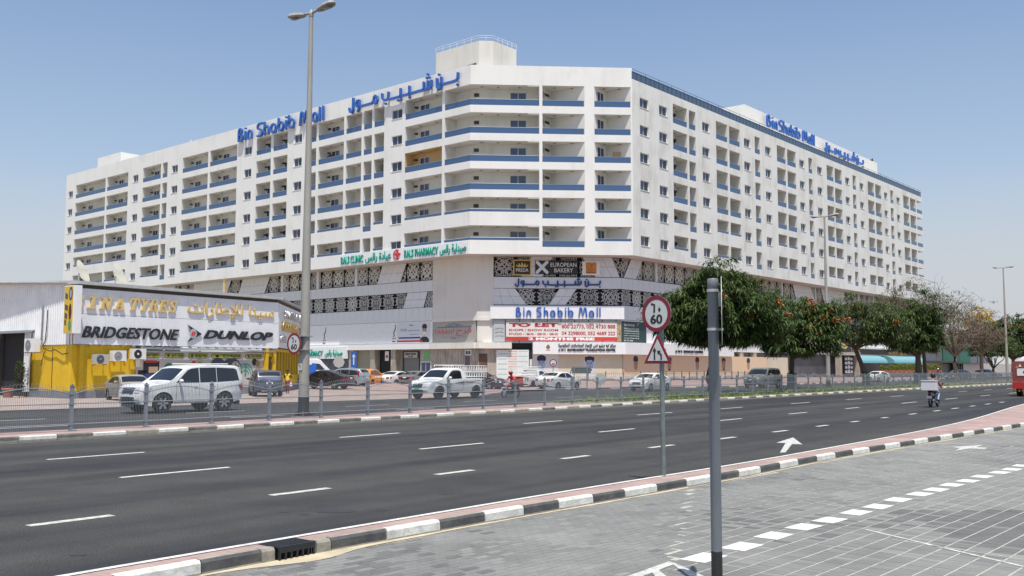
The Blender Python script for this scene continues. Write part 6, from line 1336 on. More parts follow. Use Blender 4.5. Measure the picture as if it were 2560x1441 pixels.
# ---------------------------------------------------------------- vehicles
def wheel_mesh(r, wd, spokes=5, steel=False):
    T = Matrix.Rotation(R(90), 4, 'X'); m = MB(); m.lathe([(r*.66, -wd/2), (r*.9, -wd/2), (r*.985, -wd*.36), (r, -wd*.1), (r, wd*.1), (r*.985, wd*.36), (r*.9, wd/2), (r*.66, wd/2)], 26, T); ty = m.mesh('wheel', RUBBER, True)
    m = MB(); m.lathe([(r*.67, -wd*.46), (r*.62, -wd*.40), (r*.60, wd*.0)], 26, T)
    m.mi = 1; m.lathe([(.001, -wd*.05), (r*.6, -wd*.05)], 26, T); m.mi = 0
    if steel: m.lathe([(.001, -wd*.2), (r*.2, -wd*.3), (r*.3, -wd*.12), (r*.52, -wd*.2), (r*.62, -wd*.34)], 22, T)
    else:
        m.lathe([(.001, -wd*.42), (r*.12, -wd*.40), (r*.16, -wd*.2)], 12, T)
        for k in range(spokes):
            a = 2*math.pi*k/spokes; u = Vector((math.cos(a), 0, math.sin(a))); v = Vector((-math.sin(a), 0, math.cos(a))); y0, y1 = -wd*.38, -wd*.44
            p = [u*r*.08 - v*r*.09, u*r*.63 - v*r*.12, u*r*.63 + v*r*.12, u*r*.08 + v*r*.09]
            m.hexa([q + Vector((0, y0+.05, 0)) for q in p] + [q + Vector((0, y1+.01, 0)) for q in p])
    return ty, m.mesh('rim', [ALU if not steel else mat('steel_rim', (.38, .38, .37), .45, .3), BLACK])
WHM = {}
LAMP = glass_mat('headlight_glass', (.45, .47, .50), .08); TAIL = glass_mat('taillight_red', (.30, .012, .015), .12); PLATE = mat('plate_white', (.6, .6, .58), .5); TRIM = mat('black_trim', (.02, .02, .02), .5); CHROME = mat('chrome', (.6, .6, .62), .12, 1.0)
def vehicle(name, label, cat, pos, head, sp, paint, rear_dark=False, plate_m=PLATE, scale=1.0):
    """sp: L W H top[] wheels(x,x) r belt ws(i) rw(i) glass[[..]] ..."""
    L, W, Ht = sp['L'], sp['W'], sp['H']; top = sp['top']; wr = sp['r']; wx = sp['wheels']; zb = sp.get('zb', .22); ar_ = wr*1.16; belt = sp['belt']
    t = thing(name, label, cat, pos, math.atan2(head[1], head[0])); t.scale = (scale, scale, scale)
    out = list(top); kinds = [0]*(len(top)-1)
    for x in sorted(wx, reverse=True):
        zc = wr; a0 = math.asin(max(-1, min(1, (zb-zc)/ar_))); xs_ = [(x+ar_*math.cos(a), zc+ar_*math.sin(a)) for a in np.linspace(a0, math.pi-a0, 11)]
        kinds.append(1); out += xs_; kinds += [1]*(len(xs_)-1)
    kinds.append(1)
    n = len(out); hwb = W/2
    xmin = min(p[0] for p in out); xmax = max(p[0] for p in out)
    tumble = sp.get('tumble', .20)
    def hw(x, z):
        u = (x-(xmin+xmax)/2)/((xmax-xmin)/2); k = 1 - .13*abs(u)**5 - (.05*max(0, (abs(u)-.8)/.2)**2)
        if z > belt: k *= 1 - tumble*(z-belt)/(Ht-belt)
        else: k *= 1 - .07*((belt-z)/belt)**2
        k *= 1 + .018*math.exp(-((z-(wr*2.0))/.09)**2)
        for w_ in wx: k *= 1 + .018*math.exp(-((x-w_)**2+(z-wr)**2)/(ar_*1.15)**2)
        return hwb*k
    bm = bmesh.new(); va = [bm.verts.new((x, -hwb, z)) for x, z in out]; vb = [bm.verts.new((x, hwb, z)) for x, z in out]
    bm.faces.new(va); bm.faces.new(list(reversed(vb))); eds = []
    for i in range(n):
        j = (i+1) % n; f_ = bm.faces.new((va[j], va[i], vb[i], vb[j])); f_.material_index = kinds[i] if i < len(kinds) else 1
    bm.edges.ensure_lookup_table()
    for i in range(len(top)-1):
        for vv in (va, vb):
            e = bm.edges.get((vv[i], vv[i+1]))
            if e: eds.append(e)
    bmesh.ops.bevel(bm, geom=eds, offset=sp.get('bev', .07), segments=3, profile=.6, affect='EDGES')
    bmesh.ops.triangulate(bm, faces=bm.faces[:])
    for k in np.arange(xmin+.15, xmax, .22): bmesh.ops.bisect_plane(bm, geom=bm.verts[:]+bm.edges[:]+bm.faces[:], plane_co=(k, 0, 0), plane_no=(1, 0, 0))
    for k in np.arange(.35, Ht, .17): bmesh.ops.bisect_plane(bm, geom=bm.verts[:]+bm.edges[:]+bm.faces[:], plane_co=(0, 0, k), plane_no=(0, 0, 1))
    for k in (-.55*hwb, 0, .55*hwb): bmesh.ops.bisect_plane(bm, geom=bm.verts[:]+bm.edges[:]+bm.faces[:], plane_co=(0, k, 0), plane_no=(0, 1, 0))
    for v in bm.verts:
        y = v.co.y/hwb; v.co.y = y*hw(v.co.x, v.co.z)
        if v.co.z > belt-.12 and abs(v.co.x) < xmax*.93: v.co.z += .035*(1-y*y)
        if v.co.z < belt: v.co.x += (-.09 if v.co.x > 0 else .07)*(abs(y)**3)*max(0, (abs(v.co.x)/xmax - .86)/.14)
    me = bpy.data.meshes.new('body'); bm.to_mesh(me); bm.free(); me.materials.append(paint); me.materials.append(TRIM)
    me.polygons.foreach_set('use_smooth', [True]*len(me.polygons)); me.set_sharp_from_angle(angle=R(32)); put('body', me, t)
    def side(pts, m_, nm, off=.006, sides=(-1, 1), th=.02):
        for sg_ in sides:
            b = bmesh.new(); vv = [b.verts.new((x, 0, z)) for x, z in pts]; b.faces.new(vv); bmesh.ops.triangulate(b, faces=b.faces[:])
            for k in np.arange(xmin, xmax, .3): bmesh.ops.bisect_plane(b, geom=b.verts[:]+b.edges[:]+b.faces[:], plane_co=(k, 0, 0), plane_no=(1, 0, 0))
            for k in np.arange(.3, Ht, .2): bmesh.ops.bisect_plane(b, geom=b.verts[:]+b.edges[:]+b.faces[:], plane_co=(0, 0, k), plane_no=(0, 0, 1))
            for v in b.verts: v.co.y = sg_*(hw(v.co.x, v.co.z)+off)
            me = bpy.data.meshes.new(nm); b.to_mesh(me); b.free(); me.materials.append(m_); put(nm, me, t)
    for g_ in sp['glass']: side(g_, CARG, 'window')
    def cross(p, q, m_, nm, mg=.09, off=.012):
        (x0, z0), (x1, z1) = p, q; d = Vector((x1-x0, 0, z1-z0)); nn = Vector((-d.z, 0, d.x)).normalized()
        if nn.z < 0: nn = -nn
        mb = MB(); N_ = 6
        for i in range(N_):
            ya, yb = -1+2*i/N_, -1+2*(i+1)/N_; P = lambda x, z, y: Vector((x, y*(hw(x, z)-mg), z + .035*(1-y*y))) + nn*off
            mb.quad(P(x0, z0, ya), P(x1, z1, ya), P(x1, z1, yb), P(x0, z0, yb))
        part(nm, mb, m_, t)
    lerp = lambda p, q, u: (p[0]+(q[0]-p[0])*u, p[1]+(q[1]-p[1])*u)
    i = sp['ws']; cross(lerp(top[i], top[i+1], .08), lerp(top[i], top[i+1], .93), CARG, 'windshield')
    if sp.get('rw') is not None: i = sp['rw']; cross(lerp(top[i], top[i+1], .1), lerp(top[i], top[i+1], .9), CARG, 'rear_window')
    def xat(z, front):
        best = None
        for (x0, z0), (x1, z1) in zip(out[:len(top)], out[1:len(top)]):
            if min(z0, z1) <= z <= max(z0, z1) and abs(z1-z0) > 1e-6:
                x = x0+(x1-x0)*(z-z0)/(z1-z0)
                if (front and x > 0) or (not front and x < 0): best = x if best is None else (max(best, x) if front else min(best, x))
        return best if best is not None else (xmax if front else xmin)
    def face_patch(front, z0, z1, y0, y1, m_, nm, off=.015):   # y as fraction of half width, both given sides
        mb = MB(); sgf = 1 if front else -1; ys_ = np.linspace(y0, y1, 5); zs_ = np.linspace(z0, z1, 4)
        def P(y, z):
            x = xat(z, front); w_ = hw(x, z); return Vector((x + (-.09 if front else .07)*abs(y)**3 + sgf*off, y*w_*.985, z))
        for a, b in zip(ys_, ys_[1:]):
            for c, d in zip(zs_, zs_[1:]): mb.quad(P(a, c), P(b, c), P(b, d), P(a, d))
        return part(nm, mb, m_, t)
    hl = sp.get('hl', (.62, .76, .55, .97)); tl = sp.get('tl', (.72, .92, .62, .97))
    for sg_ in (-1, 1):
        face_patch(True, hl[0], hl[1], sg_*hl[2], sg_*hl[3], LAMP, 'headlight'); face_patch(False, tl[0], tl[1], sg_*tl[2], sg_*tl[3], TAIL, 'taillight')
        xf_ = xat(hl[1], True); side([(xf_-.42, hl[1]+.0), (xf_-.12, hl[1]-.02), (xf_-.10, hl[0]+.02), (xf_-.2, hl[0]+.03)], LAMP, 'headlight', .01, (sg_,))
        xr_ = xat(tl[1], False); side([(xr_+.08, tl[0]+.01), (xr_+.16, tl[0]), (xr_+.36, tl[1]-.02), (xr_+.1, tl[1])], TAIL, 'taillight', .01, (sg_,))
    face_patch(True, hl[0]-.04, hl[1]-.0, -.5, .5, sp.get('grille_m', TRIM), 'grille'); face_patch(True, .26, hl[0]-.16, -.62, .62, TRIM, 'air_intake')
    g2 = hl[0]+(hl[1]-hl[0])*.5; face_patch(True, g2-.012, g2+.012, -.5, .5, CHROME, 'grille_bar', .03)
    face_patch(True, hl[0]-.15, hl[0]-.05, -.26, .26, plate_m, 'number_plate', .035); pz = sp.get('pz', (tl[0]-.05, tl[0]+.06)); face_patch(False, pz[0], pz[1], -.27, .27, plate_m, 'number_plate', .03)
    face_patch(False, .24, .40, -.7, .7, TRIM, 'rear_bumper')
    if rear_dark: face_patch(False, tl[0]-.04, tl[1], -.6, .6, TRIM, 'grille')
    # door shut lines, handles, mirrors
    for x in sp['doors']: side([(x-.007, zb+.14), (x+.007, zb+.14), (x+.007, belt-.02), (x-.007, belt-.02)], TRIM, 'door_seam', .003)
    side([(min(sp['doors']), zb+.13), (max(sp['doors']), zb+.13), (max(sp['doors']), zb+.145), (min(sp['doors']), zb+.145)], TRIM, 'door_seam', .003)
    for x in sp['handles']: side([(x-.09, belt-.16), (x+.09, belt-.16), (x+.09, belt-.125), (x-.09, belt-.125)], CHROME if paint.name != 'x' else paint, 'door_handle', .02)
    mx_ = sp['mirror']
    for sg_ in (-1, 1): mb = MB(); mb.ball(Vector((mx_, sg_*(hw(mx_, belt)+.13), belt+.10)), .07, .12, .085, 10, 6); mb.box(mx_-.03, mx_+.03, min(sg_*hw(mx_, belt), sg_*(hw(mx_, belt)+.1)), max(sg_*hw(mx_, belt), sg_*(hw(mx_, belt)+.1)), belt+.02, belt+.06); part('mirror', mb, paint, t, smooth=True)
    key = (wr, sp.get('steel', False), sp.get('spokes', 5))
    if key not in WHM: WHM[key] = wheel_mesh(wr, .225, key[2], key[1])
    for x in wx:
        for sg_ in (-1, 1):
            w_ = put('wheel', WHM[key][0], t, loc=(x, sg_*(hwb-.115), wr), rot=(0, 0, 0 if sg_ < 0 else math.pi)); put('rim', WHM[key][1], w_)
    return t
SUV = dict(L=4.9, W=1.87, H=1.86, r=.385, wheels=(1.42, -1.38), zb=.36, belt=1.14, bev=.07, tumble=.13,
    top=[(-2.36, .50), (-2.42, .72), (-2.40, 1.12), (-2.30, 1.45), (-2.16, 1.77), (-1.98, 1.84), (-.6, 1.87), (.20, 1.82), (.42, 1.75), (1.06, 1.21), (1.24, 1.165), (1.98, 1.11), (2.28, 1.03), (2.38, .84), (2.42, .55), (2.34, .36)],
    ws=8, rw=3, glass=[[(-2.12, 1.24), (-2.0, 1.68), (-1.86, 1.74), (-1.00, 1.77), (-1.00, 1.19)], [(-.975, 1.19), (-.975, 1.77), (-.20, 1.76), (-.20, 1.18)], [(-.165, 1.18), (-.165, 1.76), (.16, 1.73), (.34, 1.66), (.88, 1.18)]],
    doors=(-1.0, -.18, .86), handles=(-.80, .02), mirror=.74, hl=(.80, 1.0, .55, .97), tl=(.85, 1.1, .8, .97), pz=(.95, 1.07), spokes=6)
CRV = dict(SUV, L=4.5, W=1.80, H=1.66, r=.345, wheels=(1.30, -1.28), zb=.28, belt=1.02, top=[(-2.2, .40), (-2.25, .62), (-2.22, .98), (-2.08, 1.28), (-1.82, 1.55), (-1.55, 1.62), (-.4, 1.66), (.2, 1.63), (.5, 1.54), (1.12, 1.08), (1.3, 1.02), (1.85, .93), (2.1, .82), (2.2, .66), (2.22, .45), (2.16, .3)],
    glass=[[(-1.85, 1.10), (-1.6, 1.46), (-.9, 1.53), (-.9, 1.07)], [(-.86, 1.07), (-.86, 1.53), (-.08, 1.54), (-.08, 1.06)], [(-.03, 1.06), (-.03, 1.54), (.22, 1.50), (.42, 1.43), (.95, 1.06)]], ws=8, rw=3, doors=(-.95, -.05, .95), handles=(-.7, .2), mirror=.82, hl=(.66, .82, .55, .97), tl=(.95, 1.42, .84, .97), pz=(.8, .92), spokes=5, tumble=.18)
SED = dict(L=4.6, W=1.77, H=1.46, r=.315, wheels=(1.38, -1.28), zb=.22, belt=.96, bev=.08, tumble=.22,
    top=[(-2.24, .32), (-2.30, .55), (-2.27, .88), (-2.18, 1.0), (-1.72, 1.06), (-1.50, 1.09), (-.86, 1.38), (-.45, 1.45), (.12, 1.46), (.48, 1.38), (1.14, 1.03), (1.30, .98), (1.80, .88), (2.12, .76), (2.26, .60), (2.28, .42), (2.22, .24)],
    ws=9, rw=5, glass=[[(-1.38, 1.03), (-.90, 1.28), (-.50, 1.355), (-.18, 1.37), (-.20, 1.0)], [(-.14, 1.0), (-.12, 1.37), (.14, 1.37), (.42, 1.30), (.92, .99)]], doors=(-1.02, -.17, .88), handles=(-.85, .0), mirror=.80, hl=(.58, .74, .5, .97), tl=(.72, .92, .6, .97), pz=(.80, .9), spokes=5)
COUPE = dict(SED, H=1.40, W=1.82, top=[(-2.24, .32), (-2.30, .55), (-2.26, .84), (-2.14, .98), (-1.75, 1.04), (-1.6, 1.06), (-.78, 1.33), (-.35, 1.39), (.05, 1.39), (.42, 1.31), (1.08, 1.0), (1.25, .95), (1.80, .85), (2.12, .74), (2.26, .60), (2.28, .42), (2.22, .24)],
    glass=[[(-1.3, 1.02), (-.85, 1.24), (-.4, 1.32), (.1, 1.32), (.36, 1.25), (.90, .98)]], tl=(.68, .86, .55, .95), pz=(.74, .84))
HATCH = dict(CRV, L=4.0, W=1.72, H=1.52, belt=.98, top=[(-1.92, .36), (-1.98, .6), (-1.93, .95), (-1.82, 1.15), (-1.55, 1.44), (-1.3, 1.50), (-.3, 1.53), (.25, 1.49), (.5, 1.42), (1.12, 1.0), (1.28, .95), (1.65, .88), (1.88, .76), (1.98, .6), (1.98, .42), (1.92, .28)], wheels=(1.22, -1.18), r=.31, zb=.24,
    glass=[[(-1.5, 1.06), (-1.35, 1.36), (-.75, 1.41), (-.75, 1.03)], [(-.7, 1.03), (-.7, 1.42), (-.02, 1.42), (-.02, 1.02)], [(.03, 1.02), (.03, 1.42), (.24, 1.39), (.42, 1.33), (.92, 1.01)]], doors=(-.8, 0, .9), tl=(.82, 1.08, .8, .97), pz=(.72, .84), hl=(.6, .76, .55, .97))
PICK = dict(L=5.2, W=1.80, H=1.72, r=.355, wheels=(1.62, -1.50), zb=.34, belt=1.08, bev=.07, tumble=.16, steel=True,
    top=[(-2.50, .45), (-2.55, .60), (-2.55, 1.10), (-.52, 1.10), (-.50, 1.52), (-.40, 1.66), (-.10, 1.72), (.42, 1.71), (.68, 1.62), (1.28, 1.15), (1.45, 1.10), (2.12, 1.0), (2.42, .88), (2.52, .70), (2.54, .50), (2.46, .36)],
    ws=8, rw=4, glass=[[(-.24, 1.14), (-.22, 1.52), (-.05, 1.60), (.40, 1.60), (.60, 1.53), (1.10, 1.12)]], doors=(-.36, 1.02), handles=(-.2,), mirror=.92, hl=(.70, .90, .55, .97), tl=(.72, 1.02, .85, .97), pz=(.5, .6))
BIG = dict(SUV, L=5.2, W=1.98, H=1.93, r=.41, wheels=(1.52, -1.50), belt=1.22, top=[(-2.5, .50), (-2.56, .75), (-2.54, 1.15), (-2.42, 1.5), (-2.2, 1.80), (-2.0, 1.88), (-.6, 1.94), (.35, 1.90), (.65, 1.80), (1.28, 1.27), (1.45, 1.22), (2.1, 1.16), (2.42, 1.05), (2.53, .85), (2.56, .55), (2.46, .38)],
    glass=[[(-2.1, 1.3), (-2.0, 1.66), (-1.8, 1.73), (-1.02, 1.77), (-1.02, 1.27)], [(-.96, 1.27), (-.96, 1.77), (-.06, 1.78), (-.06, 1.26)], [(0, 1.26), (0, 1.78), (.36, 1.75), (.58, 1.68), (1.08, 1.26)]], hl=(.92, 1.06, .6, .97), grille_m=mat('dark_chrome_grille', (.12, .12, .13), .25, .8))
WP = paint_mat('car_paint_white', (.66, .67, .66)); SIL = paint_mat('car_paint_silver', (.42, .43, .42), .4); DKB = paint_mat('car_paint_blue_grey', (.085, .10, .135), .4); PUR = paint_mat('car_paint_dark_violet', (.04, .04, .055), .4)
PBL = paint_mat('car_paint_pale_blue', (.30, .38, .42), .4); ORG = paint_mat('car_paint_orange', (.72, .26, .03)); GRY = paint_mat('car_paint_grey', (.22, .23, .24), .4); BRZ = paint_mat('car_paint_bronze_grey', (.20, .195, .175), .5); BLKP = paint_mat('car_paint_black', (.012, .013, .018)); DUSTY = mat('dusty_silver_paint', (.30, .28, .24), .6, .2, var=.25, vs=3)
BK = (-T2.x, -T2.y)
def at_sn(s, n): q = RD(s, n, .004); return q
paj = vehicle('suv_car', 'white seven seat SUV driving left behind the fence before the yellow shop', 'SUV', at_sn(24.75, 37.9), BK, SUV, WP, scale=1.09)
vehicle('suv_car', 'dark blue grey SUV parked with its tail to us beside the traffic cone', 'SUV', (-16.6, 65.3, .012), (-.36, .93), CRV, DKB, scale=1.03)
vehicle('sedan_car', 'dusty silver sedan parked by the yellow wall behind the white SUV', 'car', (-22.3, 56.6, .012), (.62, -.78), SED, DUSTY, scale=1.0)
vehicle('sedan_car', 'dark violet grey sedan with chrome wheels parked beside the lamp post', 'car', (-16.5, 85.6, .012), (-.93, .30), SED, PUR, scale=1.12)
vehicle('suv_car', 'pale blue and black SUV behind the dark violet sedan', 'SUV', (-16.0, 92.6, .012), (-.95, .30), CRV, PBL, scale=1.08)
vehicle('hatchback_car', 'orange hatchback parked tail first with dented bumper', 'car', (-14.4, 97.5, .012), (.22, .97), HATCH, ORG, scale=1.12)
vehicle('coupe_car', 'white coupe parked tail first beside the orange hatchback', 'car', (-11.9, 100.5, .012), (.50, .86), COUPE, WP, scale=1.06)
vehicle('sedan_car', 'grey sedan parked tail first between the white coupe and the pickup', 'car', (-9.6, 98.5, .012), (.45, .89), SED, GRY, scale=1.04, rear_dark=True)
vehicle('sedan_car', 'white saloon half hidden behind the lamp post under the white van', 'car', (-20.5, 92, .012), (.3, .95), SED, WP)
pk = vehicle('pickup_truck', 'white pickup with steel lattice rack driving left behind the fence', 'pickup', at_sn(45.6, 40.9), BK, PICK, WP, scale=1.10, plate_m=mat('plate_green', (.05, .35, .25), .5))
vehicle('sedan_car', 'black sedan with maroon bonnet half hidden behind the white pickup', 'car', (-2.9, 83.5, .012), (.88, -.40), SED, paint_mat('car_paint_maroon_black', (.035, .012, .014)), scale=1.08)
pk2 = vehicle('pickup_truck', 'white pickup with rack seen from behind beside the white saloon', 'pickup', (1.9, 89.0, .012), (.50, .86), PICK, WP)
vehicle('sedan_car', 'white saloon seen from behind leaving the parking court', 'car', (4.1, 84.6, .012), (.62, .78), SED, WP, scale=1.06)
vehicle('sedan_car', 'white saloon with bright headlights driving left under the triangular sign', 'car', at_sn(71.1, 41.0), BK, SED, WP, scale=1.02)
vehicle('suv_car', 'bronze grey large SUV driving left under the first flowering trees', 'SUV', at_sn(87.9, 38.4), BK, BIG, BRZ, scale=1.0)
vehicle('sedan_car', 'small white saloon in front of the restaurant awning', 'car', (50.2, 133.0, .01), (-.75, -.66), SED, WP, scale=1.0)
vehicle('sedan_car', 'black saloon behind the bare tree trunk near the right edge', 'car', (67.3, 146.0, .01), (-.80, -.60), SED, BLKP, scale=1.12)
vehicle('suv_car', 'white SUV beyond the small tree near the right edge', 'SUV', (85.0, 173.0, .01), (.80, -.60), CRV, WP, scale=1.05)
# racks
def rack(t, x0, x1, w, z0, z1, cab=True):
    mb = MB(); r_ = .022
    for z in (z0+.12, z1, (z0+z1)/2):
        for sg_ in (-1, 1): mb.tube([(x0, sg_*w, z), (x1, sg_*w, z)], r_, 5)
        for x in (x0, x1): mb.tube([(x, -w, z), (x, w, z)], r_, 5)
    n = 9
    for i in range(n+1):
        x = x0+(x1-x0)*i/n
        for sg_ in (-1, 1):
            mb.tube([(x, sg_*w, z0), (x, sg_*w, z1)], r_*.8, 4)
            if i < n: mb.tube([(x, sg_*w, z0+.12), (x+(x1-x0)/n, sg_*w, z1)], r_*.6, 4); mb.tube([(x, sg_*w, z1), (x+(x1-x0)/n, sg_*w, z0+.12)], r_*.6, 4)
    if cab:
        for sg_ in (-1, 1): mb.tube([(x1, sg_*w, z1+.02), (x1+.9, sg_*w*.85, z1+.04), (x1+.95, sg_*w*.85, z1-.05)], r_, 5)
        for k in range(4): mb.tube([(x1+.25*k, -w*.9, z1+.03), (x1+.25*k, w*.9, z1+.03)], r_, 5)
    part('cargo_rack', mb, WPL, t)
for sg_ in (-1, 1):
    mb = MB(); mb.box(-.95, .95, sg_*.93-.05, sg_*.93+.05, .40, .45); part('running_board', mb, ALU, paj)
mb = MB()
for sg_ in (-1, 1): mb.tube([(-1.7, sg_*.62, 1.92), (.1, sg_*.62, 1.92)], .02, 5)
part('roof_rail', mb, WP, paj)
rack(pk, -2.50, -.55, .80, 1.12, 1.86); rack(pk2, -2.50, -.55, .80, 1.12, 1.95)
mb = MB()
for sg_ in (-1, 1):
    y = sg_*.925; 
    for k, (a, b) in enumerate((((1.9, .86), (.9, .78)), ((.9, .78), (-.4, .92)), ((-.4, .92), (-1.8, 1.0)), ((1.7, .80), (.6, .84)), ((.6, .84), (-1.2, .90)))): mb.quad((a[0], y, a[1]), (b[0], y, b[1]), (b[0], y, b[1]+.04), (a[0], y, a[1]+.015))
part('side_stripe', mb, mat('stripe_dark', (.07, .02, .03), .5), pk)
# delivery van with blue swoosh
VAN = dict(SUV, L=5.6, W=1.95, H=2.45, r=.36, wheels=(1.75, -1.6), zb=.3, belt=1.3, tumble=.08, top=[(-2.75, .5), (-2.8, .8), (-2.78, 2.2), (-2.7, 2.42), (-1.0, 2.47), (.9, 2.44), (1.15, 2.35), (1.85, 1.5), (2.1, 1.3), (2.55, 1.1), (2.75, .85), (2.78, .5), (2.7, .34)], ws=6, rw=None, glass=[[(.35, 1.45), (.4, 2.05), (1.05, 2.0), (1.6, 1.45)]], doors=(.25, 1.5), handles=(.4,), mirror=1.45, hl=(.8, 1.02, .6, .97), tl=(.9, 1.5, .85, .97), steel=True)
vn = vehicle('delivery_van', 'white high roof delivery van with blue swoosh behind the lamp post', 'van', (-21.0, 99.5, .012), (.97, .22), VAN, WP, scale=1.12)
mb = MB()
for sg_ in (-1, 1): mb.poly([Vector((x, sg_*1.0, z)) for x, z in ((-2.5, 1.0), (-2.5, 1.35), (-1.6, 1.55), (-.6, 1.4), (.1, 1.35), (-.4, 1.75), (.8, 2.05), (.75, 1.2), (.2, .85), (-.8, 1.15), (-1.7, 1.25))])
part('swoosh', mb, mat('swoosh_blue', (.02, .12, .50), .4), vn)
# red tanker lorry leaving at the right edge
TRD = paint_mat('lorry_red', (.22, .045, .035)); tk = thing('tanker_lorry', 'red brown tanker lorry seen from behind cut by the right edge', 'lorry', RD(76.5, 13.0, 0), RZ)
mb = MB(); mb.box(-1.6, 4.5, -1.25, 1.25, 1.02, 2.45); part('body', mb, TRD, tk)
mb = MB(); mb.lathe([(.01, -1.2), (.7, -1.2), (.95, -1.1), (1.0, -.9), (1.0, 4), (.9, 4.2), (.01, 4.3)], 22, Matrix.Translation((-.2, 0, 2.35)) @ Matrix.Rotation(R(90), 4, 'Y') @ Matrix.Diagonal((.55, 1, 1, 1))); part('tank', mb, WPL, tk, smooth=True)
mb = MB(); mb.box(-1.85, -1.6, -1.25, 1.25, .55, 1.0); part('bumper', mb, mat('lorry_bumper_red', (.40, .02, .02), .5), tk)
mb = MB(); mb.box(-1.75, -1.65, -1.2, 1.2, .38, .46); part('underrun_bar', mb, BLACK, tk)
for k in range(10): mb = MB(); mb.box(-1.80, -1.74, -1.15+k*.24, -1.04+k*.24, .36, .47); part('reflector', mb, mat('reflector_yellow', (.6, .42, .05), .5), tk)
fb_ = MB(); fb_.box(-1.63, -1.6, .35, .95, 1.45, 1.95); part('warning_panel', fb_, SIGNW, tk)
for y, z, m_ in ((.75, 2.15, SIGNW), (.95, 2.05, mat('hazard_orange', (.5, .2, .05), .5)), (.5, 1.72, BLK)): mb = MB(); mb.prism([(-1.64, y-.1, z-.08), (-1.64, y+.1, z-.08), (-1.64, y, z+.12)], (.02, 0, 0)); part('warning_print', mb, m_, tk)
for k in range(6): mb = MB(); mb.box(-1.63, -1.6, -.9, .15-.12*(k % 2), 1.3+.13*k, 1.36+.13*k); part('warning_print', mb, SIGNW, tk)
wt, wrm = wheel_mesh(.5, .3, 6, True)
for x in (-.4, 3.6):
    for sg_ in (-1, 1): w_ = put('wheel', wt, tk, loc=(x, sg_*1.05, .5), rot=(0, 0, 0 if sg_ < 0 else math.pi)); put('rim', wrm, w_)
mb = MB(); mb.box(-1.4, 4.4, -.5, .5, .6, 1.02); part('chassis', mb, BLACK, tk); mb = MB(); mb.box(4.7, 6.6, -1.2, 1.2, .6, 2.8); part('cab', mb, TRD, tk)

# ---------------------------------------------------------------- people and motorcycles
def skin_body(name, joints, edges, mats, region, parent=None, world=False, loc=(0, 0, 0), rz=0, sub=2):
    me = bpy.data.meshes.new('skeleton'); names = list(joints); idx = {k: i for i, k in enumerate(names)}
    me.from_pydata([joints[k][0] for k in names], [(idx[a], idx[b]) for a, b in edges], []); o = bpy.data.objects.new('tmp', me); COL.objects.link(o)
    md = o.modifiers.new('skin', 'SKIN'); md.use_smooth_shade = True; md.branch_smoothing = .4
    for i, k in enumerate(names):
        r_ = joints[k][1]; sv = me.skin_vertices[0].data[i]; sv.radius = (r_, r_) if not isinstance(r_, tuple) else r_; sv.use_root = (k == 'pelvis')
    ms = o.modifiers.new('s', 'SUBSURF'); ms.levels = sub; ms.render_levels = sub
    dg = bpy.context.evaluated_depsgraph_get(); nm = bpy.data.meshes.new_from_object(o.evaluated_get(dg)); bpy.data.objects.remove(o)
    for m_ in mats: nm.materials.append(m_)
    seg = [(Vector(joints[a][0]), Vector(joints[b][0]), region(a, b)) for a, b in edges]
    for p in nm.polygons:
        c = p.center; best = None
        for a, b, rg in seg:
            d = b-a; u = max(0, min(1, (c-a).dot(d)/max(1e-9, d.length_squared))); q = (c-(a+d*u)).length
            if best is None or q < best[0]: best = (q, rg)
        p.material_index = best[1]
    nm.name = name; return put(name, nm, parent, world=world)
SKIN = mat('skin_brown', (.24, .13, .085), .6); HAIR = mat('hair_black', (.012, .01, .01), .8)
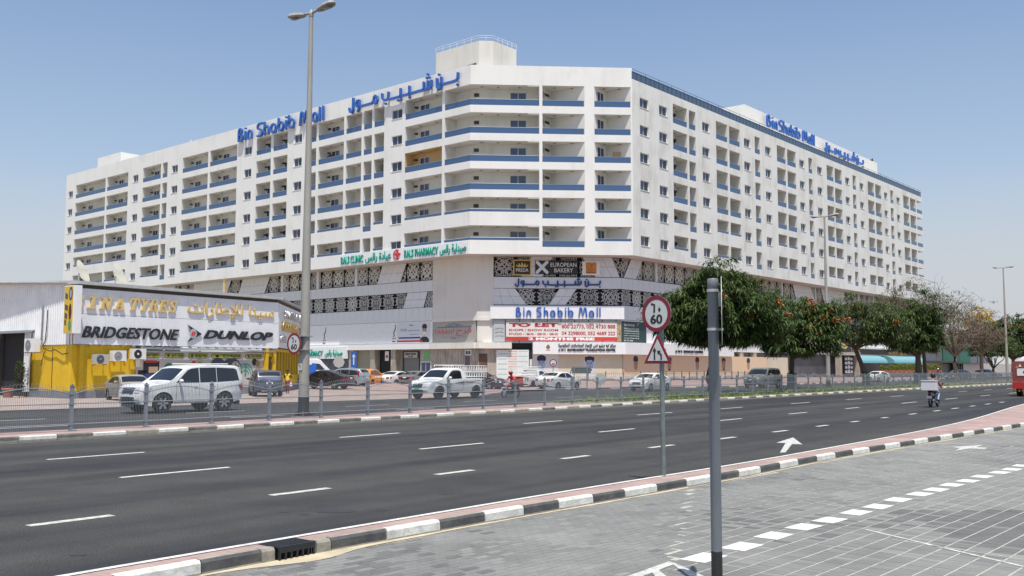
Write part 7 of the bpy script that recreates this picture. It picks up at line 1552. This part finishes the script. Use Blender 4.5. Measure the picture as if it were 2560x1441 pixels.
def human(t, J, mats, rg, hat=None, face_dir=Vector((1, 0, 0))):
    E_ = [('pelvis', 'spine'), ('spine', 'chest'), ('chest', 'neck'), ('neck', 'chin'), ('chin', 'head'), ('chest', 'shl'), ('shl', 'ell'), ('ell', 'wrl'), ('wrl', 'hal'), ('chest', 'shr'), ('shr', 'elr'), ('elr', 'wrr'), ('wrr', 'har'),
          ('pelvis', 'hpl'), ('hpl', 'knl'), ('knl', 'anl'), ('anl', 'tol'), ('pelvis', 'hpr'), ('hpr', 'knr'), ('knr', 'anr'), ('anr', 'tor')]
    Rr = dict(pelvis=.135, spine=.125, chest=.14, neck=.055, chin=.075, head=.095, shl=.07, ell=.045, wrl=.032, hal=.035, shr=.07, elr=.045, wrr=.032, har=.035, hpl=.095, knl=.06, anl=.045, tol=.04, hpr=.095, knr=.06, anr=.045, tor=.04)
    joints = {k: (tuple(v), Rr[k]) for k, v in J.items()}
    b = skin_body('body', joints, E_, mats, rg, t)
    hd = Vector(J['head']); fd = face_dir.normalized(); sd_ = Vector((-fd.y, fd.x, 0))
    mb = MB(); mb.ball(hd + fd*.098 + Vector((0, 0, -.02)), .014, .014, .022, 6, 4)
    for s_ in (-1, 1): mb.ball(hd + sd_*s_*.094 + Vector((0, 0, -.01)), .018, .012, .03, 6, 4)
    part('face_features', mb, SKIN, t)
    mb = MB()
    for s_ in (-1, 1): mb.ball(hd + fd*.086 + sd_*s_*.034 + Vector((0, 0, .015)), .011, .011, .008, 6, 4)
    mb.ball(hd + fd*.085 + Vector((0, 0, -.06)), .012, .02, .006, 6, 4)
    part('eyes', mb, HAIR, t)
    # fingers: four unequal curled fingers and a thumb on each hand
    for wr_, ha in (('wrl', 'hal'), ('wrr', 'har')):
        a, h_ = Vector(J[wr_]), Vector(J[ha]); d = (h_-a).normalized(); s0 = d.cross(Vector((0, 0, 1))); s0 = s0.normalized() if s0.length > .1 else Vector((0, 1, 0)); dn = d.cross(s0).normalized()
        for k, ln in enumerate((.07, .08, .075, .058)):
            p0 = h_ + s0*(k-1.5)*.02; mb = MB(); mb.tube([p0, p0+d*ln*.55+dn*.008, p0+d*ln+dn*.03, p0+d*ln*.9+dn*.055], [.010, .0095, .008, .006], 5); part('finger', mb, mats[2], t)
        mb = MB(); p0 = h_ - s0*.035 - d*.03; mb.tube([p0, p0 - s0*.03 + d*.035, p0 - s0*.02 + d*.07 + dn*.02], [.012, .011, .008], 5); part('thumb', mb, mats[2], t)
    return b
def region_std(a, b):
    k = b
    if k in ('neck', 'chin', 'head'): return 2
    if k in ('wrl', 'hal', 'wrr', 'har'): return 2
    if k[:2] in ('an', 'kn', 'hp'): return 1
    if k[:2] == 'to': return 3
    return 0
# man walking by the yellow shop
mp_ = Vector(((722-1280)/2413*70.5, 70.5, .012)); t = thing('person', 'man in yellow vest and maroon trousers walking past the yellow shop with a white bag', 'person', mp_, R(-95))
J = dict(pelvis=(0, 0, .93), spine=(0, 0, 1.10), chest=(.01, 0, 1.33), neck=(.01, 0, 1.47), chin=(.03, 0, 1.54), head=(.03, 0, 1.63), shl=(.0, .19, 1.38), ell=(-.05, .27, 1.12), wrl=(.03, .29, .90), hal=(.06, .29, .82),
         shr=(.0, -.19, 1.38), elr=(-.02, -.26, 1.11), wrr=(.10, -.27, .90), har=(.13, -.27, .82), hpl=(0, .10, .86), knl=(.16, .11, .50), anl=(.10, .11, .09), tol=(.25, .12, .04), hpr=(0, -.10, .86), knr=(.02, -.11, .48), anr=(-.18, -.11, .12), tor=(-.06, -.12, .04))
def rg_man(a, b):
    return {'ell': 4, 'elr': 4, 'shl': 0, 'shr': 0}.get(b, region_std(a, b))
human(t, J, [mat('vest_yellow', (.66, .50, .04), .7), mat('trousers_maroon', (.18, .015, .03), .8), SKIN, BLACK, mat('sleeve_black', (.02, .02, .02), .8)], rg_man, face_dir=Vector((1, 0, 0)))
mb = MB(); mb.ball(Vector((.02, 0, 1.70)), .11, .105, .07, 12, 6); mb.box(.08, .2, -.07, .07, 1.665, 1.68); part('cap', mb, BLACK, t, smooth=True)
bg_ = thing('carrier_bag', 'small white carrier bag in the hand of the walking man', 'bag', mp_ + Vector((.28, -.1, .55))); mb = MB(); mb.hexa([(-.09, -.05, 0), (.09, -.05, 0), (.09, .05, 0), (-.09, .05, 0), (-.05, -.02, .26), (.05, -.02, .26), (.05, .02, .26), (-.05, .02, .26)]); part('bag', mb, SIGNW, bg_)
def motorcycle(label, rlabel, pos, head, paint, boxm, shirt, trs, helm, lean=0, helm2=None):
    rz = math.atan2(head[1], head[0]); t = thing('motorcycle', label, 'motorcycle', pos, rz)
    mt_ = MB(); T = Matrix.Rotation(R(90), 4, 'X')
    def torus(rr, r_, x, w_=1):
        m_ = MB(); m_.lathe([(rr+r_*math.cos(a), r_*math.sin(a)*w_) for a in np.linspace(0, 2*math.pi, 9)], 24, Matrix.Translation((x, 0, rr+r_)) @ T); return m_
    for x, nm in ((.66, 'wheel'), (-.62, 'wheel')):
        o = put(nm, torus(.25, .045, x, 1.1).mesh('wheel', RUBBER, True), t); m_ = MB(); m_.lathe([(.21, -.02), (.22, -.01), (.22, .01), (.21, .02)], 20, Matrix.Translation((x, 0, .295)) @ T)
        for k in range(6): a = k*math.pi/3; m_.tube([(x, 0, .295), (x+.21*math.cos(a), 0, .295+.21*math.sin(a))], .012, 4)
        part('rim', m_, ALU, o)
    m_ = MB(); m_.hexa([(-.15, -.12, .3), (.22, -.12, .28), (.22, .12, .28), (-.15, .12, .3), (-.1, -.1, .58), (.18, -.1, .6), (.18, .1, .6), (-.1, .1, .58)]); m_.lathe([(.05, -.16), (.09, -.14), (.09, .14), (.05, .16)], 12, Matrix.Translation((0, 0, .36)) @ T); part('engine', m_, mat('engine_grey', (.08, .08, .085), .4, .5), t)
    m_ = MB(); m_.ball(Vector((.16, 0, .78)), .25, .14, .12, 14, 8); part('fuel_tank', m_, paint, t, smooth=True)
    m_ = MB(); m_.hexa([(-.62, -.12, .76), (-.02, -.13, .72), (-.02, .13, .72), (-.62, .12, .76), (-.62, -.1, .84), (-.02, -.11, .80), (-.02, .11, .80), (-.62, .1, .84)]); part('seat', m_, BLACK, t)
    m_ = MB(); m_.tube([(.44, .07, .88), (.66, .08, .30)], .022, 6); m_.tube([(.44, -.07, .88), (.66, -.08, .30)], .022, 6); part('fork', m_, ALU, t)
    m_ = MB(); m_.tube([(.30, .36, .98), (.40, .2, 1.0), (.43, 0, .95), (.40, -.2, 1.0), (.30, -.36, .98)], .016, 6); part('handlebar', m_, BLACK, t)
    for s_ in (-1, 1): m_ = MB(); m_.tube([(.36, s_*.28, 1.0), (.38, s_*.34, 1.14)], .008, 4); m_.ball(Vector((.38, s_*.36, 1.17)), .02, .055, .035, 8, 4); part('mirror', m_, BLACK, t)
    m_ = MB(); m_.ball(Vector((.56, 0, .84)), .08, .1, .1, 12, 6); part('headlight', m_, LAMP, t); m_ = MB(); m_.box(.5, .82, -.06, .06, .60, .63); part('mudguard', m_, paint, t)
    m_ = MB(); m_.hexa([(-.75, -.09, .60), (-.3, -.11, .55), (-.3, .11, .55), (-.75, .09, .60), (-.78, -.06, .76), (-.3, -.08, .74), (-.3, .08, .74), (-.78, .06, .76)]); part('tail_fairing', m_, paint, t)
    m_ = MB(); m_.box(-.80, -.77, -.05, .05, .66, .72); part('taillight', m_, TAIL, t); m_ = MB(); m_.box(-.86, -.84, -.13, .13, .44, .58); part('number_plate', m_, PLATE, t); m_ = MB(); m_.box(-.85, -.6, -.06, .06, .40, .60); m_.tube([(-.62, 0, .30), (-.1, .1, .38)], .03, 5); m_.tube([(-.62, 0, .30), (-.1, -.1, .38)], .03, 5); part('swing_arm', m_, BLACK, t)
    m_ = MB(); m_.tube([(.1, -.14, .26), (-.2, -.16, .24), (-.75, -.17, .38)], [.025, .04, .05], 8); part('exhaust', m_, ALU, t)
    for s_ in (-1, 1): m_ = MB(); m_.tube([(-.1, 0, .30), (-.1, s_*.24, .30)], .014, 4); part('foot_peg', m_, BLACK, t)
    r = thing('person', rlabel, 'person', pos, rz)
    J = dict(pelvis=(-.22, 0, .93), spine=(-.18, 0, 1.08), chest=(-.10, 0, 1.30), neck=(-.05, 0, 1.43), chin=(-.01, 0, 1.49), head=(.0, 0, 1.57), shl=(-.10, .19, 1.34), ell=(.05, .30, 1.12), wrl=(.24, .30, 1.02), hal=(.31, .30, 1.01),
             shr=(-.10, -.19, 1.34), elr=(.05, -.30, 1.12), wrr=(.24, -.30, 1.02), har=(.31, -.30, 1.01), hpl=(-.20, .12, .88), knl=(.18, .21, .72), anl=(-.05, .22, .36), tol=(.08, .23, .31), hpr=(-.20, -.12, .88), knr=(.18, -.21, .72), anr=(-.05, -.22, .36), tor=(.08, -.23, .31))
    human(r, J, [shirt, trs, SKIN, BLACK, shirt], lambda a, b: 4 if b in ('ell', 'elr', 'wrl', 'wrr') else region_std(a, b))
    m_ = MB(); m_.ball(Vector((.0, 0, 1.60)), .145, .13, .145, 16, 10); part('helmet', m_, helm, r, smooth=True); m_ = MB(); m_.lathe([(.137, -.05), (.15, .0), (.137, .05)], 18, Matrix.Translation((.015, 0, 1.585)) @ Matrix.Diagonal((1, .93, 1, 1))); part('visor', m_, CARG, r)
    if boxm:
        b_ = thing('delivery_box', boxm[1], 'box', pos, rz); m_ = MB(); m_.box(-.98, -.45, -boxm[2], boxm[2], .86, 1.32); o = part('box', m_, boxm[0], b_); m_ = MB(); m_.box(-1.0, -.43, -boxm[2]-.02, boxm[2]+.02, 1.32, 1.36); part('lid', m_, boxm[0], b_)
    return t
motorcycle('red and black delivery motorcycle riding left behind the fence', 'courier in red shirt and red helmet on the motorcycle behind the fence', at_sn(49.0, 38.5), BK, mat('bike_red', (.25, .02, .02), .3), (mat('box_red_orange', (.55, .07, .02), .5, var=.2), 'red orange delivery box on the motorcycle behind the fence', .26), mat('shirt_red', (.55, .04, .04), .8), BLACK, mat('helmet_red', (.5, .06, .03), .3))
motorcycle('dark delivery motorcycle seen from behind on the near carriageway', 'rider in red jacket pale jeans and dark helmet on the near carriageway', at_sn(52.2, 13.6), (T2.x, T2.y), mat('bike_dark_red', (.07, .01, .02), .3), (mat('box_white', (.62, .62, .63), .5), 'large white delivery box on the back of the near motorcycle', .33), mat('jacket_red', (.40, .02, .03), .8), mat('jeans_pale', (.25, .36, .55), .8), mat('helmet_dark', (.015, .02, .04), .3))
t = motorcycle('dark scooter parked on the pavement behind the near rider', 'rider in dark shirt waiting on the pavement scooter', (62.5, 142.0, .15), (.6, -.8), BLACK, None, mat('shirt_dark', (.02, .025, .05), .8), BLACK, SIGNW)
# traffic cone
t = thing('traffic_cone', 'orange and white traffic cone beside the walking man', 'traffic cone', ((705-1280)/2413*68.5, 68.5, .012)); CO = mat('cone_orange', (.62, .10, .04), .6)
mb = MB(); mb.box(-.2, .2, -.2, .2, 0, .04); mb.mi = 0; mb.lathe([(.16, .04), (.12, .25)], 16); mb.lathe([(.085, .45), (.065, .55), ], 16); part('cone', mb, CO, t); mb = MB(); mb.lathe([(.12, .25), (.085, .45)], 16); mb.lathe([(.065, .55), (.03, .75), (.01, .76)], 16); part('sleeve', mb, SIGNW, t)
# ---------------------------------------------------------------- trees
GR1 = leaf_mat('poinciana_leaf', (.018, .036, .010), (.095, .145, .034)); GR2 = leaf_mat('poinciana_leaf_dull', (.035, .050, .014), (.115, .135, .04)); FLW = mat('flame_flower', (.62, .13, .02), .6, var=.3, vs=2); FLY = mat('yellow_blossom', (.55, .36, .03), .7)
DEADL = leaf_mat('dry_leaf', (.07, .045, .025), (.16, .11, .07), .15)
def quads_mesh(name, P, mats, mi=None):   # P (n,4,3)
    n = len(P); me = bpy.data.meshes.new(name); me.vertices.add(n*4); me.vertices.foreach_set('co', P.astype('f').ravel()); me.loops.add(n*4); me.loops.foreach_set('vertex_index', np.arange(n*4, dtype='i'))
    me.polygons.add(n); me.polygons.foreach_set('loop_start', np.arange(0, n*4, 4, dtype='i'))
    for m_ in mats: me.materials.append(m_)
    if mi is not None: me.polygons.foreach_set('material_index', mi.astype('i'))
    me.update(calc_edges=True); return me
def fronds(C, N_, ln, wd, droop, spread, flat=.35):
    """clusters of drooping leaf fronds round the points C, N_ each"""
    n = len(C)*N_; c = np.repeat(C, N_, 0) + rng.normal(0, spread, (len(C)*N_, 3))*np.array([1, 1, flat]); a = rng.uniform(0, 2*np.pi, n); el = rng.uniform(-.5, .55, n)
    d = np.stack([np.cos(a)*np.cos(el), np.sin(a)*np.cos(el), np.sin(el)], 1); s_ = np.stack([-np.sin(a), np.cos(a), rng.uniform(-.5, .5, n)], 1); s_ /= np.linalg.norm(s_, axis=1)[:, None]
    L = (ln*rng.uniform(.6, 1.25, n))[:, None]; Wd = (wd*rng.uniform(.7, 1.2, n))[:, None]; z = np.array([0, 0, 1.])
    m1 = c + d*L*.5; e1 = c + d*L - z*droop*L
    return np.stack([c - s_*Wd*.2, m1 - s_*Wd, e1, m1 + s_*Wd], 1)
def tree(label, pos, cc, rr, trunk_pts, r0, ncl=520, per=22, m_=GR1, flower=0.0, fl_dir=None, ln=.52, wd=.050, droop=.55, hollow=.55, limbs=12, twig=0, bare=0.0, group='flame trees planted along the median', m2=None, frac2=0.0, cut=None):
    t = thing('flame_tree' if m_ is not DEADL else 'bare_tree', label, 'tree', pos, 0, group)
    cc = np.array(cc, float); rr = np.array(rr, float); mb = MB(); tp = [Vector(p) for p in trunk_pts]; fork = tp[-1]
    mb.tube([Vector((0, 0, -.1))] + tp, [r0*1.35, r0*1.05] + [r0*(.95-.35*i/len(tp)) for i in range(1, len(tp))] , 9)
    o = part('trunk', mb, BARK if m_ is not DEADL else TWIG, t, smooth=True)
    def shell(n, lo):
        u = rng.normal(size=(n*3, 3)); u /= np.linalg.norm(u, axis=1)[:, None]; q = u*(rng.uniform(lo**3, 1, (n*3, 1))**(1/3)); wob = 1 + .16*np.sin(u[:, :1]*5+pos[0]) + .14*np.sin(u[:, 1:2]*7+u[:, 2:3]*4+pos[1])
        q = q*wob; keep = (q[:, 2] > -.55)
        if cut is not None: keep &= cut(q)
        return q[keep][:n]
    tips = shell(limbs, .6)*rr*.85 + cc
    mbs = MB()
    for p in tips:
        p = Vector(p); k = (p-fork); mid = fork + k*.5 + Vector((random.uniform(-.5, .5), random.uniform(-.5, .5), -.15*k.length*random.random())); 
        mbs.tube([fork, fork+(mid-fork)*.55+Vector((0, 0, .1)), mid, p], [r0*.5, r0*.36, r0*.26, r0*.08], 6)
        for j in range(3 + twig):
            a = mid + (p-mid)*random.random(); b = a + Vector((random.gauss(0, 1), random.gauss(0, 1), random.gauss(.5, .6)))*rr[0]*.24; mbs.tube([a, (a+b)/2 + Vector((0, 0, random.uniform(-.1, .25))), b], [r0*.16, r0*.09, r0*.03], 4, cap=False)
            for l in range(3 if twig else 1):
                c_ = a + (b-a)*random.uniform(.4, 1); d_ = c_ + Vector((random.gauss(0, 1), random.gauss(0, 1), random.gauss(.3, .7)))*rr[0]*.12; mbs.tube([c_, d_], [r0*.06, .012], 3, cap=False)
    part('branches', mbs, BARK if m_ is not DEADL else TWIG, t)
    q = shell(ncl, hollow); C = q*rr + cc
    P = [fronds(C, per, ln, wd, droop, .26 if rr[0] > 3 else .2)]; mi = [np.full(len(P[0]), 0)]
    if frac2: mi[0] = (np.repeat(rng.random(len(C)), per) < frac2).astype(int)*2
    if flower:
        top = C[(q[:, 2] > -.1) & ((q @ np.array(fl_dir or (0, -1, .3))) > .25)]
        if len(top): sel = top[rng.permutation(len(top))[:int(flower)]] + rr*.07*np.array(fl_dir or (0, -1, .3)); f_ = fronds(sel, 55, .17, .08, .1, .17, .8); P.append(f_); mi.append(np.full(len(f_), 1))
    P = np.concatenate(P); mi = np.concatenate(mi); c_ = put('crown', quads_mesh('crown', P, [m_, FLW, m2 or m_], mi), t); 
    return t
def gp(px, Y): return (px-1280)/F_PX*Y
Y = 69.5; tree('big round dark green flame tree behind the foreground post', (gp(1772, Y), Y, .14), (gp(1802, Y)-gp(1772, Y), -.3, 5.35), (4.75, 4.4, 3.4), [(-.1, 0, 1.0), (.15, 0, 2.1), (.3, 0, 3.0)], .21, 760, 44, flower=7, fl_dir=(.5, -.8, .3), limbs=16, cut=lambda q: q[:, 2] > -.62 + .25*np.abs(q[:, 0]))
Y = 78.5; tree('dark flame tree with clusters of orange flowers left of the second lamp', (gp(1977, Y), Y, .14), (gp(1992, Y)-gp(1977, Y), 0, 4.6), (3.3, 3.1, 3.0), [(0, 0, .9), (0, 0, 1.8), (.05, 0, 2.6)], .27, 420, 40, flower=20, fl_dir=(.75, -.5, .45), limbs=13)
Y = 93.5; tree('green flame tree with leaning trunk right of the second lamp', (gp(2162, Y), Y, .14), (gp(2140, Y)-gp(2162, Y), 0, 5.7), (4.6, 3.8, 2.85), [(-.1, 0, 1.2), (-.5, 0, 2.4), (-.95, 0, 3.6)], .26, 400, 34, m_=GR1, m2=GR2, frac2=.6, flower=4, ln=.46)
Y = 105; tree('dense dark flame tree with forked trunk behind the near rider', (gp(2293, Y), Y, .14), (gp(2288, Y)-gp(2293, Y), 0, 5.7), (3.0, 3.0, 3.7), [(0, 0, 1.2), (0, 0, 2.2), (0, 0, 3.0)], .38, 420, 36, m_=GR1, ln=.5)
Y = 108; tree('tall thin leaved flame tree rising above its neighbours before the wing end', (gp(2310, Y), Y, .14), (gp(2296, Y)-gp(2310, Y), 0, 8.3), (6.0, 4.0, 3.0), [(0, 0, 1.2), (-.1, 0, 3.2), (-.2, 0, 5.0)], .22, 300, 15, m_=GR2, m2=DEADL, frac2=.35, hollow=.35, ln=.36, wd=.04, limbs=26, twig=5)
Y = 120; tree('nearly bare twiggy tree with a forked trunk right of the dense dark tree', (gp(2387, Y), Y, .14), (gp(2392, Y)-gp(2387, Y), 0, 7.4), (5.2, 4.0, 3.2), [(.0, 0, 1.2), (-.2, 0, 2.4), (-.1, 0, 3.2)], .26, 320, 12, m_=DEADL, m2=GR2, frac2=.5, hollow=.3, ln=.30, wd=.035, limbs=30, twig=6)
Y = 130; tree('reddish brown dry tree crown beyond the bare tree', (gp(2452, Y), Y, .14), (gp(2455, Y)-gp(2452, Y), 0, 5.9), (3.4, 3.0, 1.7), [(.0, 0, 1.0), (0, 0, 2.4), (0, 0, 3.6)], .2, 260, 16, m_=DEADL, hollow=.2, ln=.26, wd=.045, limbs=22, twig=5)
Y = 136; tree('small spreading green tree by the white SUV near the right edge', (gp(2478, Y), Y, .14), (gp(2482, Y)-gp(2478, Y), 0, 4.5), (3.7, 3.0, 1.7), [(0, 0, .8), (.1, 0, 1.7)], .2, 330, 22, m_=GR1, ln=.34, limbs=10)
Y = 170; tree('large flame tree with rusty top behind the farthest lamp', (gp(2530, Y), Y, .14), (0, 0, 7.0), (5.8, 4, 4.0), [(0, 0, 1.4), (0, 0, 3.2)], .35, 520, 22, m_=GR1, m2=GR2, frac2=.3, flower=18, fl_dir=(.2, -.4, .8), ln=.65, wd=.075)
Y = 172; tree('broad green tree running out of the right edge', (gp(2600, Y), Y, .14), (0, 0, 6.2), (6.0, 4, 4.2), [(0, 0, 1.4), (0, 0, 3.2)], .35, 420, 22, m_=GR1, m2=GR2, frac2=.4, flower=20, fl_dir=(.2, -.4, .8), ln=.55, wd=.10)
Y = 210; t = tree('yellow blossomed tree top far behind the bare twigs', (gp(2450, Y), Y, 0), (0, 0, 10), (4.2, 4, 4.6), [(0, 0, 2), (0, 0, 5)], .3, 200, 16, m_=leaf_mat('yellow_leaf', (.35, .20, .02), (.60, .42, .06)), ln=.6, wd=.12, group='trees beyond the road')
# green painted guards round the trunks
TG = mat('trunk_net_green', (.04, .09, .07), .8, var=.3, vs=6)
for px, Y, r_ in ((1977, 78.5, .40), (2162, 93.5, .36), (2293, 105, .52)):
    p = thing('trunk_guard', {1977: 'dark green guard netting round the foot of the orange flowered tree', 2162: 'dark green guard netting round the foot of the leaning tree', 2293: 'dark green guard netting round the foot of the dense forked tree'}[px], 'tree guard', (gp(px, Y), Y, .14))
    mb = MB(); mb.lathe([(r_*1.25, 0), (r_, .35), (r_*.95, 1.35), (r_*.9, 1.4)], 14); part('netting', mb, TG, p, smooth=True)
# ground cover of the median
n = 26000; s_ = rng.uniform(40.5, 150, n)**1.0; s_ = 40.5 + (s_-40.5)*rng.uniform(.2, 1, n); f0 = np.array([med_f(a) for a in s_]); f1_ = np.array([med_b(a) for a in s_]); u = rng.random(n); nn_ = f0 + .35 + (f1_-f0-.7)*u
keep = ((np.sin(s_*1.3)*np.sin(nn_*1.7+s_*.4) + rng.normal(0, .35, n)) > -.35) & ((s_ > 47) | (nn_ > 26.9 + (47-s_)*.28)); s_, nn_ = s_[keep], nn_[keep]; n = len(s_)
c = np.stack([T2.x*s_+N2.x*nn_, T2.y*s_+N2.y*nn_, .15 + rng.uniform(0, .13, n)*(1-np.exp(-(s_-39)/3))], 1); a = rng.uniform(0, 6.28, n); el = rng.uniform(-.2, .9, n); d = np.stack([np.cos(a)*np.cos(el), np.sin(a)*np.cos(el), np.sin(el)], 1); sd2 = np.stack([-np.sin(a), np.cos(a), rng.uniform(-.4, .4, n)], 1)
L = rng.uniform(.08, .16, n)[:, None]; P = np.stack([c, c+d*L*.5-sd2*L*.42, c+d*L, c+d*L*.5+sd2*L*.42], 1)
o = put('ground_cover', quads_mesh('ground_cover', P, [leaf_mat('ground_cover_leaf', (.045, .085, .015), (.17, .24, .05))])); tag(o, 'low bright green creeping plants along the median', 'plants', kind='stuff')
# planters in front of the restaurant
PLG = leaf_mat('planter_leaf', (.07, .12, .015), (.28, .30, .03)); PT_ = mat('planter_brick', (.34, .13, .07), .8, var=.25)
pl_me = MB(); pl_me.box(-.8, .8, -.3, .3, 0, .55); pl_me = pl_me.mesh('planter_box', PT_)
c = np.stack([rng.uniform(-.75, .75, 260), rng.uniform(-.28, .28, 260), rng.uniform(.5, 1.35, 260)], 1); a = rng.uniform(0, 6.28, 260); d = np.stack([np.cos(a), np.sin(a), rng.uniform(.2, 1.4, 260)], 1); sd2 = np.stack([-np.sin(a), np.cos(a), np.zeros(260)], 1)
fol = quads_mesh('foliage', np.stack([c, c+d*.11-sd2*.05, c+d*.24, c+d*.11+sd2*.05], 1), [PLG])
q0, q1 = PR.at(2130, 935)[0], PR.at(2345, 935)[0]; nP = 15
for i in range(nP):
    x = q0 + (min(q1, 103)-q0)*i/nP; lab = ('first' if i == 0 else 'last' if i == nP-1 else '%d%s' % (i+1, 'nd' if i == 1 else 'rd' if i == 2 else 'th')) + ' brick planter from the left along the restaurant front'
    t = thing('planter', lab, 'planter', PR.p(x+.5, 1.0, 5.0), PR.rz, 'brick planters along the restaurant'); put('planter_box', pl_me, t); f_ = put('foliage', fol, t, scale=(1, 1, random.uniform(.75, 1.15)))
mb = MB(); PR.box(mb, q0-1, 103, .3, 1.0, 4.2, 5.6); setting('low_wall', mb, mat('low_wall_dark', (.10, .11, .12), .8)).pop('kind') if False else tag(part('low_wall', mb, mat('low_wall_dark', (.10, .11, .12), .8)), 'low dark wall carrying the row of planters', 'wall')
# bird by the roof
t = thing('bird', 'small dark bird flying above the right end of the roof', 'bird', (gp(2193, 150), 150, 2 + (917-394)/2413*150)); mb = MB(); mb.ball(Vector((0, 0, 0)), .22, .08, .08, 8, 6); mb.mi = 0; mb.prism([(.05, 0, .03), (-.12, 0, .03), (-.25, .45, .28), (.0, .42, .30)], (0, 0, .01)); mb.prism([(.05, 0, .03), (-.12, 0, .03), (-.25, -.45, .2), (.0, -.42, .22)], (0, 0, .01)); mb.prism([(-.18, -.04, 0), (-.18, .04, 0), (-.36, .08, 0), (-.36, -.08, 0)], (0, 0, .01)); part('body', mb, mat('bird_grey', (.06, .06, .07), .8), t)
# things kept on balconies
def on_balcony(name, label, cat, face, x, z, d, build):
    t = thing(name, label, cat, face.p(x, z, d), face.rz); build(t); return t
def b_plant(t):
    c = np.stack([rng.normal(0, .22, 300), rng.normal(0, .15, 300), rng.uniform(.2, 1.7, 300)], 1); a = rng.uniform(0, 6.28, 300); d = np.stack([np.cos(a), np.sin(a), rng.uniform(-.3, .8, 300)], 1); s_ = np.stack([-np.sin(a), np.cos(a), np.zeros(300)], 1)
    put('foliage', quads_mesh('foliage', np.stack([c, c+d*.08-s_*.04, c+d*.16, c+d*.08+s_*.04], 1), [LEAFD]), t); mb = MB(); mb.lathe([(.01, -.1), (.18, -.1), (.24, .25), (.01, .25)], 12); part('pot', mb, CONC, t)
zf = lambda k: zr('b', k)[0] + (-.15 if k > 1 else -.75)
on_balcony('potted_plant', 'tall dark climbing plant on a narrow balcony near the yellow painted one', 'plant', FL, -15.6, zf(3)+.15, -.5, b_plant)
on_balcony('potted_plant', 'bushy plant on a balcony of the left wing left end', 'plant', FL, -80, zf(4)+.1, -.5, b_plant)
on_balcony('potted_plant', 'leaning plant at the left corner of a top floor balcony', 'plant', FL, -53.4, zf(5)+.1, -.5, b_plant)
def b_boxes(t):
    for x, w_, h_, m_ in ((0, .9, .95, mat('cupboard_tan', (.46, .30, .13), .7)), (1.05, .5, 1.05, WPL)): mb = MB(); mb.box(x, x+w_, 0, .4, 0, .7+h_); part('cupboard', mb, m_, t)
on_balcony('cupboard', 'tan and white cupboards stored on the front corner balcony', 'cupboard', FF, 16.8, zf(3), -.9, b_boxes)
def b_sheet(t):
    mb = MB(); mb.ball(Vector((0, 0, .75)), .8, .35, .75, 14, 8); part('covered_heap', mb, mat('maroon_cloth', (.10, .02, .025), .9), t, smooth=True)
on_balcony('covered_furniture', 'dark maroon covered furniture heap on a wide balcony behind the lamp', 'furniture', FL, -26.2, zf(4), -.7, b_sheet)
